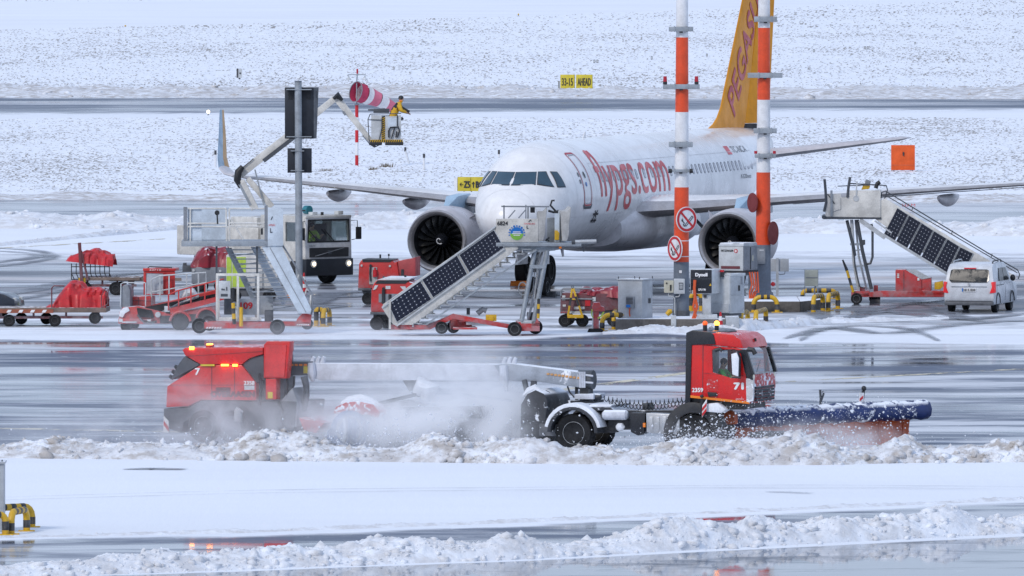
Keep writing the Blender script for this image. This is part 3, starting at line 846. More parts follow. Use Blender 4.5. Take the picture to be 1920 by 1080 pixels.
# front passenger door with a red outline and dark sill
def strip_on_side(name, loop, wid, mat, off=.010, closed=True, parent=jet):
    bb = MB(); P = []
    L = loop + ([loop[0]] if closed else [])
    for (a, b_) in zip(L[:-1], L[1:]):
        m_ = max(2, int(math.dist(a, b_) / .08))
        P += [(a[0] + (b_[0] - a[0]) * i / m_, a[1] + (b_[1] - a[1]) * i / m_) for i in range(m_)]
    if not closed: P.append(L[-1])
    n = len(P); vs = []
    for i in range(n):
        p0, p1 = P[(i - 1) % n] if closed or i else P[i], P[(i + 1) % n] if closed or i < n - 1 else P[i]
        dx, dz = p1[0] - p0[0], p1[1] - p0[1]; l = math.hypot(dx, dz) or 1
        for sg in (-.5, .5): vs.append(side(P[i][0] - dz / l * wid * sg, P[i][1] + dx / l * wid * sg, off))
    bb.add(vs, [(2 * i, 2 * i + 1, 2 * ((i + 1) % n) + 1, 2 * ((i + 1) % n)) for i in range(n if closed else n - 1)])
    return bb.build(name, mat, parent, ang=60)
def rrect(s0, s1, z0, z1, r):
    L = []
    for cx, cz, a0 in ((s1 - r, z0 + r, -90), (s1 - r, z1 - r, 0), (s0 + r, z1 - r, 90), (s0 + r, z0 + r, 180)):
        L += [(cx + r * math.cos(math.radians(a0 + q)), cz + r * math.sin(math.radians(a0 + q))) for q in (0, 30, 60, 90)]
    return L
dr = strip_on_side('door', rrect(4.52, 5.42, 3.47, 5.40, .16), .055, M['textred'], .011)
strip_on_side('door_gap', rrect(4.60, 5.34, 3.54, 5.33, .13), .02, M['mgrey'], .012, parent=dr)
strip_on_side('door_sill', [(4.46, 3.52), (4.55, 3.38), (5.38, 3.38), (5.47, 3.50)], .10, M['darkgrey'], .018, closed=False, parent=dr)
bb = MB(); bb.add([side(4.97 + .09 * math.cos(a) , 4.6 + .13 * math.sin(a), .014) for a in np.linspace(0, 6.28, 11)[:-1]], [tuple(range(10))]); bb.build('door_window', M['glassdark'], dr, ang=0)
for s_, z_ in ((4.9, 4.25), (4.35, 4.62), (4.33, 4.36)):
    bb = MB(); bb.add([side(s_ + .08 * math.cos(a), z_ + .09 * math.sin(a), .014) for a in np.linspace(0, 6.28, 9)[:-1]], [tuple(range(8))]); bb.build('stencil', M['blue'] if z_ == 4.25 else M['mgrey'], dr, ang=0)
def hull_text(txt, s0, s1, z0, z1, mat, shear=0.0, bold=0, name='lettering', off=.012, split=.10, zfun=None):
    co, fs = text_geo(txt)
    bm = bmesh.new()
    for k, (ox, oy) in enumerate([(0, 0)] if not bold else [(-bold, 0), (bold, 0), (0, bold), (0, -bold)]):
        vs = [bm.verts.new((s0 + (s1 - s0) * x + ox + shear * y, z0 + (z1 - z0) * y + oy, k * .0006)) for x, y in co]
        for f in fs:
            try: bm.faces.new([vs[i] for i in f])
            except ValueError: pass
    bmesh.ops.triangulate(bm, faces=bm.faces[:])
    for _ in range(6):
        es = [e for e in bm.edges if e.calc_length() > split]
        if not es: break
        bmesh.ops.subdivide_edges(bm, edges=es, cuts=1)
        bmesh.ops.triangulate(bm, faces=bm.faces[:])
    for v in bm.verts:
        o_ = v.co.z; v.co = side(v.co.x, zfun(v.co.y) if zfun else v.co.y, off + o_)
    me = bpy.data.meshes.new(name); bm.to_mesh(me); bm.free(); me.materials.append(mat)
    return link(name, me, jet)
hull_text('flypgs.com', 6.55, 16.35, 3.18, 5.46, M['textfaded'], bold=.012)
hull_text('TC-NCA', 26.75, 28.75, 4.95, 5.2, M['mgrey'])
hull_text('A320neo', 26.6, 28.2, 3.95, 4.12, M['mgrey'])
bb = MB(); bb.add([side(s, z, .012) for s, z in ((25.9, 4.9), (26.5, 4.9), (26.5, 5.22), (25.9, 5.22))], [(0, 1, 2, 3)]); bb.build('flag_emblem', M['textfaded'], jet, ang=0)
# small dark hand-drawn star emblem low on the nose
bb = MB()
for dx, dz, r in ((6.3, 3.10, .16), (6.15, 2.86, .10), (6.5, 2.85, .10)):
    for k in range(3):
        a = k * math.pi / 3
        p, q = (dx + r * 2.2 * math.cos(a), dz + r * math.sin(a)), (dx - r * 2.2 * math.cos(a), dz - r * math.sin(a))
        nx, nz = -(q[1] - p[1]) * .12, (q[0] - p[0]) * .06
        bb.add([side(p[0] - nx, p[1] - nz, .012), side(q[0] - nx, q[1] - nz, .012), side(q[0] + nx, q[1] + nz, .012), side(p[0] + nx, p[1] + nz, .012)], [(0, 1, 2, 3)])
bb.build('star_emblem', M['textblack'], jet, ang=0)
# belly fairing
rings = []
for s in np.linspace(10.4, 21.5, 26):
    q = (s - 10.4) / 11.1; e = min(1, (math.sin(math.pi * min(q * 1.9, .5)) if q < .27 else 1)) * (1 if q < .75 else math.cos((q - .75) / .25 * 1.45))
    e = max(e, .05); hw = 1.9 * (.9 + .1 * e) + .33 * e; zt = 3.0 + .62 * e; zb = 1.75 - .28 * e
    rings.append([(hw * math.copysign(abs(math.cos(a)) ** .62, math.cos(a)), s, (zt + zb) / 2 + (zt - zb) / 2 * math.copysign(abs(math.sin(a)) ** .75, math.sin(a))) for a in np.linspace(0, 2 * math.pi, 41)[:-1]])
MB().loft(rings).build('belly_fairing', M['belly'], jet, ang=60)
# wings, tailplane, fin
def foil(le, chord, z, tr, l, n=12):
    xs = (1 - np.cos(np.linspace(0, math.pi, n))) / 2
    th = lambda x: 5 * tr * (.2969 * math.sqrt(x) - .126 * x - .3516 * x * x + .2843 * x ** 3 - .1036 * x ** 4)
    up = [(l, le + chord * x, z + chord * (th(x) + .02 * math.sin(math.pi * x))) for x in xs]
    dn = [(l, le + chord * x, z + chord * (-th(x) * .8 + .02 * math.sin(math.pi * x))) for x in xs[::-1][1:-1]]
    return up + dn
WING = [(1.6, 11.7, 7.4, 3.02, .135), (3.6, 12.85, 5.9, 3.14, .125), (6.4, 14.4, 3.95, 3.36, .115), (11.5, 16.95, 2.75, 3.74, .105), (16.6, 19.5, 1.62, 4.08, .10),
        (17.05, 19.8, 1.5, 4.16, .09), (17.35, 20.1, 1.38, 4.38, .08), (17.52, 20.5, 1.2, 4.78, .08), (17.72, 21.3, .9, 5.7, .07), (17.9, 22.0, .52, 6.6, .06)]
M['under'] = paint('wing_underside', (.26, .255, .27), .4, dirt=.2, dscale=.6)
for sg in (1, -1):
    b = MB(); main = WING[:5]
    b.loft([foil(le, ch, z, t, l * sg) for l, le, ch, z, t in main])
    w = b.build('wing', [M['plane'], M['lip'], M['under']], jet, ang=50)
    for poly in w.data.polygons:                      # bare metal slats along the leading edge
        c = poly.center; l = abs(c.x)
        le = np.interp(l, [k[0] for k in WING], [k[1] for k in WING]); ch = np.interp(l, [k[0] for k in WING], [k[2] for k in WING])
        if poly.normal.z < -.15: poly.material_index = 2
        if (c.y - le) / ch < .09 and l > 2.2: poly.material_index = 1
    b = MB(); b.loft([foil(le, ch, z, t, l * sg) for l, le, ch, z, t in WING[4:7]]); b.build('wingtip', M['lilac'], w, ang=60)
    b = MB(); b.loft([foil(le, ch * .62, z, t * 1.4, l * sg) for l, le, ch, z, t in WING[6:]]); b.build('winglet', M['winglet'], w, ang=60)
    b = MB(); b.loft([foil(le + ch * .6, ch * .42, z, t, l * sg) for l, le, ch, z, t in WING[6:]]); b.build('winglet', M['wingletorange'], w, ang=60)
    for l, le_, ln in ((4.4, 16.2, 3.8), (8.7, 16.4, 3.4), (12.2, 17.8, 3.0)):
        z = np.interp(l, [k[0] for k in WING], [k[3] for k in WING]) - .30
        rr = []
        for q in np.linspace(0, 1, 13):
            r = .21 * (math.sin(math.pi * min(1, q * .9 + .05)) ** .6) + .004
            rr.append([(l * sg + r * .8 * math.cos(a), le_ + ln * q, z - .12 * math.sin(math.pi * q) + r * 1.15 * math.sin(a)) for a in np.linspace(0, 2 * math.pi, 13)[:-1]])
        MB().loft(rr).build('flap_fairing', M['lilac'], w, ang=60)
    b = MB(); b.loft([foil(le + ch * .9, ch * .16, z - .10 - ch * .012, .08, l * sg) for l, le, ch, z, t in WING[2:5]]); b.build('flap', M['mgrey'], w, ang=50)
    # tailplane
    b = MB(); b.loft([foil(le, ch, z, t, l * sg) for l, le, ch, z, t in ((.35, 31.6, 3.9, 4.58, .13), (3.2, 33.45, 2.6, 4.95, .13), (6.1, 35.3, 1.35, 5.33, .13), (6.3, 35.6, .9, 5.36, .08))])
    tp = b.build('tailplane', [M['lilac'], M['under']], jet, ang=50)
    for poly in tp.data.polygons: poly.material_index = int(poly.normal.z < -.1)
FIN = [(5.55, 27.6, 33.6), (5.8, 28.7, 33.9), (6.0, 29.6, 34.1), (6.25, 30.2, 34.25), (6.65, 30.75, 34.45), (8.0, 31.8, 35.0), (10.86, 34.0, 36.2), (11.55, 34.6, 36.5), (11.75, 35.0, 36.5)]
def finsec(z, le, te, th, n=10):
    xs = (1 - np.cos(np.linspace(0, math.pi * .5, n)))
    c = te - le
    f = lambda x: th * (1.48 * math.sqrt(x) - .63 * x - .30 * x * x)
    return [(f(x), le + c * x, z) for x in xs] + [(-f(x), le + c * x, z) for x in xs[::-1][:-1]]
b = MB(); b.loft([finsec(z, le, te, .18 if z < 9 else .12) for z, le, te in FIN])
fin = b.build('tail_fin', M['fin'], jet, ang=60)
b = MB(); da = math.radians(19); R_ = []
for z, hs, ch in ((5.95, 34.12, 1.75), (8.0, 35.03, 1.5), (10.86, 36.22, 1.18), (11.6, 36.5, 1.05)):
    c0 = Vector((.02, hs, z)); ax = Vector((math.sin(da), math.cos(da), 0)); nx = Vector((math.cos(da), -math.sin(da), 0))
    R_.append([c0 + ax * (ch * x) + nx * w_ for x, w_ in ((0, .085), (.02, .09), (.5, .06), (1, .012), (1, -.012), (.5, -.06), (.02, -.09), (0, -.085))])
b.loft(R_).build('rudder', M['fin'], jet, ang=40)
b = MB(); b.prism([(0, 34.3, 5.6), (.34, 35.1, 5.6), (.34, 35.1, 5.93), (0, 34.3, 5.93)], [(-.1, 34.3, 5.6), (0, 35.2, 5.6), (0, 35.2, 5.93), (-.1, 34.3, 5.93)]).build('rudder_gap', M['black'], jet)
# fin lettering climbs the fin parallel to its leading edge, laid on the fin's own surface
co, fs = text_geo('PEGASUS')
xd = Vector((.678, .735)); yd = Vector((-.735, .678)); o0 = Vector((32.40, 6.22))
bm = bmesh.new(); vs = []
for k in (-.03, 0, .03):
    vs = [bm.verts.new((*(o0 + xd * (6.65 * x + k) + yd * (1.25 * y + k)), k * .02)) for x, y in co]
    for f in fs:
        try: bm.faces.new([vs[i] for i in f])
        except ValueError: pass
bmesh.ops.triangulate(bm, faces=bm.faces[:])
for _ in range(5):
    es = [e for e in bm.edges if e.calc_length() > .2]
    if not es: break
    bmesh.ops.subdivide_edges(bm, edges=es, cuts=1); bmesh.ops.triangulate(bm, faces=bm.faces[:])
zs = [f[0] for f in FIN]
for v in bm.verts:
    s_, z_, kk = v.co
    le, te = np.interp(z_, zs, [f[1] for f in FIN]), np.interp(z_, zs, [f[2] for f in FIN]); th = np.interp(z_, [6, 8, 10.86, 11.7], [.18, .18, .12, .12])
    x = min(1, max(0.02, (s_ - le) / (te - le)))
    v.co = Vector((th * (1.48 * math.sqrt(x) - .63 * x - .30 * x * x) + .02 + kk, s_, z_))
me = bpy.data.meshes.new('lettering'); bm.to_mesh(me); bm.free(); me.materials.append(M['textred']); link('lettering', me, jet)
# engines
for sg in (1, -1):
    c = Vector((5.75 * sg, 10.9, 1.90)); ax = (0, 1, 0)
    b = MB(); b.lathe(c, ax, [(.14, 1.178), (.35, 1.235), (.8, 1.29), (1.5, 1.31), (2.3, 1.26), (3.1, 1.12), (3.75, .97), (3.76, .93), (3.0, .9), (3.0, .6), (4.4, .42), (5.0, .1)], 56, cap=False)
    en = b.build('engine', M['lilac'], jet, ang=50)
    b = MB(); b.lathe(c, ax, [(.14, 1.180), (.05, 1.165), (0, 1.12), (.03, 1.07), (.12, 1.01), (.24, .965)], 56, cap=False); b.build('inlet_lip', M['lip'], en, ang=60)
    b = MB(); b.lathe(c, ax, [(.24, .966), (.5, .955), (1.3, .97), (1.32, .02)], 48, cap=False); b.build('inlet_duct', M['black'], en, ang=50)
    blade = None
    for k in range(18):
        if blade is None:
            b = MB(); vs = []
            for i in range(6):
                r = .27 + (.94 - .27) * i / 5; tw = math.radians(25 + 38 * i / 5); ch = .17 + .05 * i / 5; sw = .12 * (i / 5) ** 2
                for e in (-1, 0, 1):
                    vs.append((e * ch * math.sin(tw) + sw, .8 + e * ch * math.cos(tw) - .04 * (e == 0), r))
            b.add(vs, [(i * 3 + j, i * 3 + j + 1, i * 3 + j + 4, i * 3 + j + 3) for i in range(5) for j in range(2)])
            blade = b.build('fan_blade', paint('fan_blade_dark', (.010, .011, .013), .3, spec=.5) if sg == 1 else bpy.data.materials['fan_blade_dark'], en, ang=60); o = blade
        else:
            o = blade.copy(); COL.objects.link(o)
        o.location = c; o.rotation_euler = (0, 2 * math.pi * k / 18, 0)
    b = MB(); b.lathe(c, ax, [(.34, .001), (.40, .09), (.52, .19), (.70, .27), (.85, .29)], 28, cap=False); b.build('spinner', M['satinblack'], en, ang=60)
    b = MB(); sp = []
    for k in range(20):
        a = k / 19 * 1.55 * math.pi + .5; r = .05 + .09 * k / 19; sp.append(c + Vector((r * math.cos(a), np.interp(r, [0, .09, .19], [.34, .40, .52]) - .015, r * math.sin(a))))
    b.tube(sp, .018, 6).build('spinner_swirl', M['textwhite'], en)
    # pylon
    b = MB(); b.loft([[(5.75 * sg + x * w_, s, z) for x in (-1, 1)] + [(5.75 * sg + x * w_, s, z2) for x in (1, -1)] for s, w_, z, z2 in ((12.2, .1, 3.0, 3.20), (13.0, .24, 2.9, 3.55), (14.6, .26, 2.8, 3.62), (17.0, .12, 2.9, 3.2))]).build('pylon', M['winglet'], en, bev=.04)
    # small nacelle strake
    b = MB(); b.prism([(5.75 * sg + sg * -1.0, 12.0, 2.75), (5.75 * sg + sg * -1.0, 12.9, 2.80), (5.75 * sg + sg * -1.32, 12.9, 3.1)], [(5.75 * sg + sg * -.98, 12.0, 2.73), (5.75 * sg + sg * -.98, 12.9, 2.78), (5.75 * sg + sg * -1.30, 12.9, 3.08)]).build('strake', M['lilac'], en)
# landing gear
def gear(name, l, s, r, w, dl, top, rr):
    b = MB(); b.tube([(l, s, r), (l, s, r + .45)], rr * .75, 12).tube([(l, s, r + .4), (l, s - .02, top)], rr, 12)
    b.tube([(l, s, r + .9), (l, s + (1.3 if l == 0 else .1), top)] if l == 0 else [(l, s, r + .8), (l - math.copysign(1.2, l), s, top)], rr * .5, 8)
    b.tube([(l, s - .15, r + .5), (l, s - .28, r + .75), (l, s - .12, r + 1.0)], rr * .35, 8).tube([(l - dl, s, r), (l + dl, s, r)], rr * .6, 10)
    g = b.build(name, M['steel'], jet)
    for e in (-1, 1): wheel(g, (l + e * dl, s, r), r, w, (1, 0, 0), .55)
    return g
ng = gear('nose_gear', 0, 5.07, .38, .23, .26, 2.0, .09)
for e in (-1, 1):
    b = MB(); b.box(e * .42 - .02, e * .42 + .02, 3.6, 5.0, 1.25, 1.8).build('gear_door', M['plane'], ng)
b = MB(); b.sph((.0, 4.86, 1.55), .09).sph((.22, 4.86, 1.5), .09).build('taxi_lamp', M['lens'], ng)
for e in (-1, 1):
    mg = gear('main_gear', 3.8 * e, 17.71, .585, .43, .47, 2.6, .13)
    b = MB(); b.box(3.8 * e + e * .16 - .02, 3.8 * e + e * .16 + .02, 17.2, 18.3, 1.3, 2.8).build('gear_door', M['lilac'], mg)
b = MB(); b.prism([(0, 8.0, 1.72), (0, 8.35, 1.72), (0, 8.42, 1.42), (0, 8.25, 1.42)], [(.03, 8.0, 1.72), (.03, 8.35, 1.72), (.03, 8.42, 1.42), (.03, 8.25, 1.42)])
b.build('blade_antenna', M['lilac'], jet)
b = MB(); b.prism([(0, 11.0, 5.83), (0, 11.4, 5.83), (0, 11.42, 6.08), (0, 11.28, 6.08)], [(.03, 11.0, 5.83), (.03, 11.4, 5.83), (.03, 11.42, 6.08), (.03, 11.28, 6.08)]).build('blade_antenna', M['plane'], jet)
# chocks at the right main gear and nose gear
def jetpt(l, s): p = jet.R @ Vector((l, s, 0)); return Vector((AX + p.x, AY + p.y, 0))
for l, s, mat, lab in ((-4.2, 16.95, 'stripeorange', 'orange wheel chock against the left big tyre of the main gear'), (-.1, 4.5, 'black', 'black wheel chock in front of the airliner nose wheels'), (.15, 5.65, 'black', 'black wheel chock behind the airliner nose wheels')):
    t = Thing('wheel_chock', lab, 'wheel chock', loc=jetpt(l, s), rz=-YAW, group='wheel chocks under the airliner')
    MB().prism([(-.36, -.13, 0), (-.36, .13, 0), (-.36, .05, .2), (-.36, -.05, .2)], [(.36, -.13, 0), (.36, .13, 0), (.36, .05, .2), (.36, -.05, .2)]).build('wedge', M[mat], t, bev=.01)
    MB().tube([(.36, 0, .08), (.6, -.05, .03), (.9, .05, .015)], .012, 5).build('rope', M['black'], t)

# skin joints round the barrel, radome joint, probes
M['joint'] = paint('skin_joint', (.72, .72, .735), .4)
def ring_joint(s, w=.014):
    t, bo, hw = sec(s); t2, bo2, hw2 = sec(s + w); A_ = np.linspace(0, 2 * math.pi, 73)[:-1]; o_ = .004
    r = lambda t, bo, hw, s: [((hw + o_) * math.cos(a), s, (t + bo) / 2 + ((t - bo) / 2 + o_) * math.sin(a)) for a in A_]
    MB().loft([r(t, bo, hw, s), r(t2, bo2, hw2, s + w)], cap=False).build('skin_joint', M['joint'], jet, recalc=False)
for s_ in (.95, 3.75, 6.1, 10.2, 13.7, 18.2, 22.4, 25.6, 29.2, 32.5): ring_joint(s_)
for z_, a, b2 in ((3.05, 2.2, 10.3), (5.0, 6.1, 29.2)): strip_on_side('skin_joint', [(a, z_), (b2, z_)], .016, M['joint'], .005, closed=False)
for s_, z_ in ((2.1, 3.35), (2.35, 3.05), (2.9, 3.15)):
    b = MB(); p = side(s_, z_, 0); n_ = (p - Vector((0, s_, 3.7))).normalized(); b.tube([p, p + n_ * .12, p + n_ * .14 + Vector((0, -.16, 0))], .018, 6); b.build('pitot_probe', M['darkgrey'], jet)
for k, (s_, z_) in enumerate(((3.3, 2.6), (7.8, 2.5), (9.3, 2.75))):
    strip_on_side('hatch', rrect(s_, s_ + (.5 if k else .35), z_, z_ + .32, .05), .018, M['joint'], .006)
# ================================================================== GROUND EQUIPMENT ON THE STANDS
def px_prism(t, pts, d0, d1, b=None):
    b = b or MB(); a = t.pts(pts, d0); return b.prism(a, [Vector((p.x, d1, p.z)) for p in a])
def px_box(t, u0, u1, v0, v1, d0, d1, b=None): return px_prism(t, [(u0, v1), (u1, v1), (u1, v0), (u0, v0)], d0, d1, b)
def px_tube(t, pts, r, d=0.0, b=None, n=8): return (b or MB()).tube([t.pt(p[0], p[1], p[2] if len(p) > 2 else d) for p in pts], r, n)
def px_bar(t, p, q, w, d=0.0, b=None, h=None):
    return (b or MB()).bar(t.pt(p[0], p[1], p[2] if len(p) > 2 else d), t.pt(q[0], q[1], q[2] if len(q) > 2 else d), w, h)
def px_text(t, txt, u0, u1, v0, v1, d, mat, bold=0, name='lettering', parent=None):
    a, b_, c = t.pt(u0, v1, d), t.pt(u1, v1, d), t.pt(u0, v0, d)
    return lettering(parent or t, txt, a, b_ - a, c - a, mat, name, bold)
def solar_panel(t, q, d, nx, ny, parent, th=.035):
    """q: bearings bl, br, tr, tl of a framed solar panel; cells come from the UV layer."""
    P = t.pts(q, d); off = Vector((0, th, 0))
    me = bpy.data.meshes.new('solar_panel')
    vs = [p - Vector((0, .012, 0)) for p in P] + [p + off for p in P]
    me.from_pydata(vs, [], [(0, 1, 2, 3), (7, 6, 5, 4), (0, 4, 5, 1), (1, 5, 6, 2), (2, 6, 7, 3), (3, 7, 4, 0)])
    uvl = me.uv_layers.new(name='UVMap')
    for p in me.polygons:
        for li, vi in zip(p.loop_indices, p.vertices): uvl.data[li].uv = [(0, 0), (nx, 0), (nx, ny), (0, ny)][vi % 4]
    me.materials.append(M['solar'])
    o = link('solar_panel', me, parent)
    b = MB(); c = sum(P, Vector()) / 4
    b.ring([p + (p - c) * .02 - Vector((0, .02, 0)) for p in P], [p - (p - c) * .012 - Vector((0, .02, 0)) for p in P], (0, .05, 0))
    b.build('frame', M['alu'], o, recalc=True, ang=0)
    return o
def px_wheel(t, u, v, r, w, d, name='wheel', rim=.6, rimmat='lgrey'): return wheel(t, t.pt(u, v, d), r, w, (0, 1, 0), rim, rimmat, name)

# ---------------------------------------------------------------- boarding stairs in front of the nose
st = Thing('boarding_stairs', 'white mobile boarding stairs with three solar panels standing in front of the airliner nose', 'boarding stairs', 965, 630, rz=.06)
b = MB()
for d in (.1, 1.5):
    px_prism(st, [(733, 618), (806, 618), (850, 598), (960, 617), (960, 609), (850, 588), (802, 609), (733, 609)], d, d + .12, b)
px_box(st, 972, 1012, 604, 621, .1, 1.7, b); px_box(st, 860, 900, 600, 604, .2, 1.6, b); px_box(st, 745, 752, 609, 617, .1, 1.6, b); px_box(st, 850, 895, 614, 618, -.1, 1.2, b)
px_prism(st, [(996, 603), (1007, 597), (1012, 606), (1012, 612), (996, 612)], .1, 1.7, b)
fr = b.build('chassis', M['red'], st, bev=.015)
px_wheel(st, 965, 617, .245, .18, -.05); px_wheel(st, 1004, 613, .245, .18, 1.75); px_wheel(st, 828, 614.5, .215, .17, .05); px_wheel(st, 850, 613, .215, .17, 1.6)
b = MB(); px_box(st, 845, 885, 596, 617, .5, 1.2, b); b.build('drive_unit', M['red'], st, bev=.02)
b = MB(); px_box(st, 874, 894, 598, 609, .2, .5, b); b.build('hydraulic_tank', M['lgrey'], st, bev=.02)
b = MB(); px_box(st, 911, 931, 590, 602, .45, .6, b).lathe(st.pt(921, 597, .44), (0, 1, 0), [(-.02, .1), (.02, .1)], 14); b.build('hose_reel', M['yellow'], st, bev=.01)
b = MB(); px_tube(st, [(895, 588), (905, 580), (912, 583)], .10, .6, b, 10); b.build('exhaust_box', M['mgrey'], st)
b = MB(); px_tube(st, [(878, 590), (878, 577)], .06, .9, b); b.build('beacon_post', M['darkgrey'], st)
# scissor-like lift struts
b = MB()
for d in (.15, 1.5):
    px_tube(st, [(978, 602), (1003, 468)], .085, d, b, 10); px_tube(st, [(1001, 602), (1026, 470)], .085, d, b, 10)
px_bar(st, (993, 500), (1023, 500), .12, .12, b); px_bar(st, (993, 500), (1023, 500), .12, 1.5, b)
b.each('lift_strut', M['steel'], st)
b = MB()
for d in (.5, 1.1): px_tube(st, [(990, 602), (1005, 535), (1012, 468)], .045, d, b)
px_tube(st, [(1002, 560), (1009, 500), (1018, 470)], .03, .3, b); px_tube(st, [(985, 580), (1000, 540), (1003, 500), (1016, 472)], .02, .25, b, 6)
b.each('hydraulic_ram', M['metal'], st)
b = MB(); px_box(st, 990, 1002, 586, 602, .5, 1.1, b); b.build('valve_block', M['black'], st, bev=.02)
b = MB(); px_box(st, 976, 1004, 601, 607, .1, 1.6, b); b.build('strut_base', M['lgrey'], st, bev=.01)
b = MB(); pp = [(1009, 597), (1009.3, 588), (1009.6, 579), (1009.8, 570), (1010, 560)]
for k in range(4): b.mat(k % 2); px_tube(st, [pp[k], pp[k + 1]], .05, -.02, b)
b.each('striped_post', [M['yellow'], M['black']], st)
b = MB(); b.lathe(st.pt(980, 541, .3), (.8, .6, 0), [(-.01, .24), (-.01, .20), (.01, .20), (.01, .24), (-.01, .24)], 20, cap=False); b.build('hand_wheel', M['steel'], st)
# flight: stringers, side walls and steps
for d, nm in ((0, 'near'), (1.5, 'far')):
    b = MB(); px_prism(st, [(748, 609), (774, 609), (972, 466), (968, 456), (945, 463)], d, d + .05, b)
    px_prism(st, [(716, 577), (719, 570), (929, 424), (946, 465), (744, 612), (735, 606)], d, d + .04, b)
    sw = b.build('side_wall', M['cream'], st, bev=.008)
    if d == 0:
        b = MB()
        for k in range(15):
            t_ = k / 14; px_bar(st, (775 + 218 * t_, 608 - 152 * t_), (775.5 + 218 * t_ + 1, 606 - 152 * t_), .03, -.015, b)
        b.each('bolt', M['mgrey'], sw)
b = MB(); px_bar(st, (798, 609), (1006, 468), .12, .02, b, .05); px_bar(st, (798, 609), (1006, 468), .12, 1.52, b, .05); b.each('stringer', M['steel'], st)
for k in range(17):
    t_ = (k + .5) / 17; u, v = 776 + 218 * t_, 611 - 148 * t_
    if k == 0:
        a = st.pt(u, v, .05); b = MB(); b.box(-.16, .16, 0, 1.45, -.015, .015); b.box(-.17, -.13, 0, 1.45, -.12, .01); s0 = b.build('step', M['alu'], st); s0.location = a; o = s0
    else:
        o = s0.copy(); COL.objects.link(o); o.location = st.pt(u, v, .05)
for q in ([(744, 604), (809, 561), (787, 525), (726, 567)], [(812, 558), (876, 514), (857, 479), (791, 524)], [(880, 511), (945, 464), (926, 431), (861, 478)]):
    solar_panel(st, q, -.03, 10 if q[0][0] > 760 else 8, 6, st)
b = MB(); px_bar(st, (716, 577), (930, 424), .05, -.03, b); px_bar(st, (744, 611), (946, 466), .05, -.04, b); px_bar(st, (716, 577), (930, 424), .05, 1.55, b); b.each('handrail', M['lgrey'], st)
b = MB(); px_box(st, 729, 733, 564, 617, -.06, 0, b); b.build('end_post', M['cream'], st)
# platform
b = MB(); px_box(st, 930, 1090, 455, 462, -.05, 1.75, b); px_prism(st, [(950, 462), (1060, 462), (1040, 470), (990, 474)], .1, 1.6, b); b.build('platform', M['steel'], st, bev=.01)
b = MB(); px_box(st, 930, 1009, 410, 454, -.04, 0.02, b); wl = b.build('side_panel', M['cream'], st, bev=.01)
b = MB(); px_box(st, 930, 1009, 410, 454, 1.66, 1.72, b); b.build('side_panel', M['cream'], st, bev=.01)
px_text(st, '6824', 932.5, 952, 415, 422.5, -.05, M['textblack'], .006, parent=wl)
px_text(st, 'HAMBURG', 983, 1003, 418, 421, -.05, M['textfaded'], parent=wl)
b = MB(); px_bar(st, (991, 416), (995, 412), .02, -.05, b); px_bar(st, (995, 412), (997, 415), .015, -.05, b); px_bar(st, (988, 423), (988, 428), .02, -.05, b); px_bar(st, (988, 428), (991, 428), .02, -.05, b); b.each('airport_mark', M['textblack'], wl)
b = MB(); c = st.pt(969, 438, -.055); r = .225
up = [c + Vector((r * math.cos(a), 0, r * math.sin(a) + .0)) for a in np.linspace(0, math.pi, 15)]
b.mat(0).prism(up, [p + Vector((0, .01, 0)) for p in up])
dn = [c + Vector((r * math.cos(a), 0, r * math.sin(a))) for a in np.linspace(math.pi, 2 * math.pi, 15)]
b.mat(1).prism(dn, [p + Vector((0, .01, 0)) for p in dn])
for a in np.linspace(-.2, math.pi + .2, 11):
    q = c + Vector((1.18 * r * math.cos(a), 0, 1.18 * r * math.sin(a))); rr = .022 + .016 * random.random()
    b.mat(0).lathe(q, (0, 1, 0), [(0, rr), (.01, rr)], 8)
b.build('logo_print', [M['blue'], M['logogreen']], wl)
for k, (w_, dv) in enumerate(((7, -3), (8.5, .2), (6, 3.2))):
    b = MB(); px_box(st, 969 - w_, 969 + w_, 438 + dv - .9, 438 + dv + .7, -.062, -.056, b); b.build('logo_lettering', M['textwhite'], wl)
b = MB()
px_bar(st, (940, 387), (1030, 387.5), .05, 0, b); px_bar(st, (945, 385), (945, 410), .05, 0, b); px_bar(st, (986, 384), (986, 410), .04, 0, b); px_bar(st, (953, 409), (966, 394), .04, 0, b); px_bar(st, (972, 409), (985, 394), .04, 0, b)
px_bar(st, (940, 387), (1030, 387.5), .05, 1.68, b); px_bar(st, (945, 387), (945, 410), .05, 1.68, b); px_bar(st, (990, 387), (990, 410), .05, 1.68, b)
b.each('platform_rail', M['mgrey'], st)
b = MB(); px_box(st, 995, 1003, 386, 399, .1, .4, b); b.build('control_lamp', M['black'], st, bev=.02)
b = MB(); px_tube(st, [(1042, 396), (1032, 385), (1035, 376), (1040, 376)], .035, .3, b, 8); px_tube(st, [(1043, 396), (1044, 412)], .06, .3, b, 8); px_tube(st, [(1028, 395), (1038, 398), (1046, 396)], .04, .3, b, 8); b.build('lamp_bracket', M['black'], st)
for us in ((1007, 1026), (1052, 1071)):
    b = MB(); u0, u1 = us; w_ = u1 - u0
    px_prism(st, [(u0 + .12 * w_, 452), (u0 + .6 * w_, 452), (u0 + .78 * w_, 440), (u0 + .82 * w_, 420), (u1, 392), (u1, 388), (u0 + .75 * w_, 393), (u0 + .6 * w_, 396), (u0 + .1 * w_, 396), (u0, 402), (u0 + .05 * w_, 430)], -.02, .25 if u0 < 1040 else 1.7, b)
    b.build('canopy_seal', M['tan'], st, bev=.04)
b = MB(); px_box(st, 1026, 1052, 408, 454, .5, .56, b); b.build('front_panel', M['cream'], st, bev=.01)
b = MB(); px_box(st, 1040, 1049, 400, 453, .2, .28, b); b.build('front_post', M['bluewhite'], st)
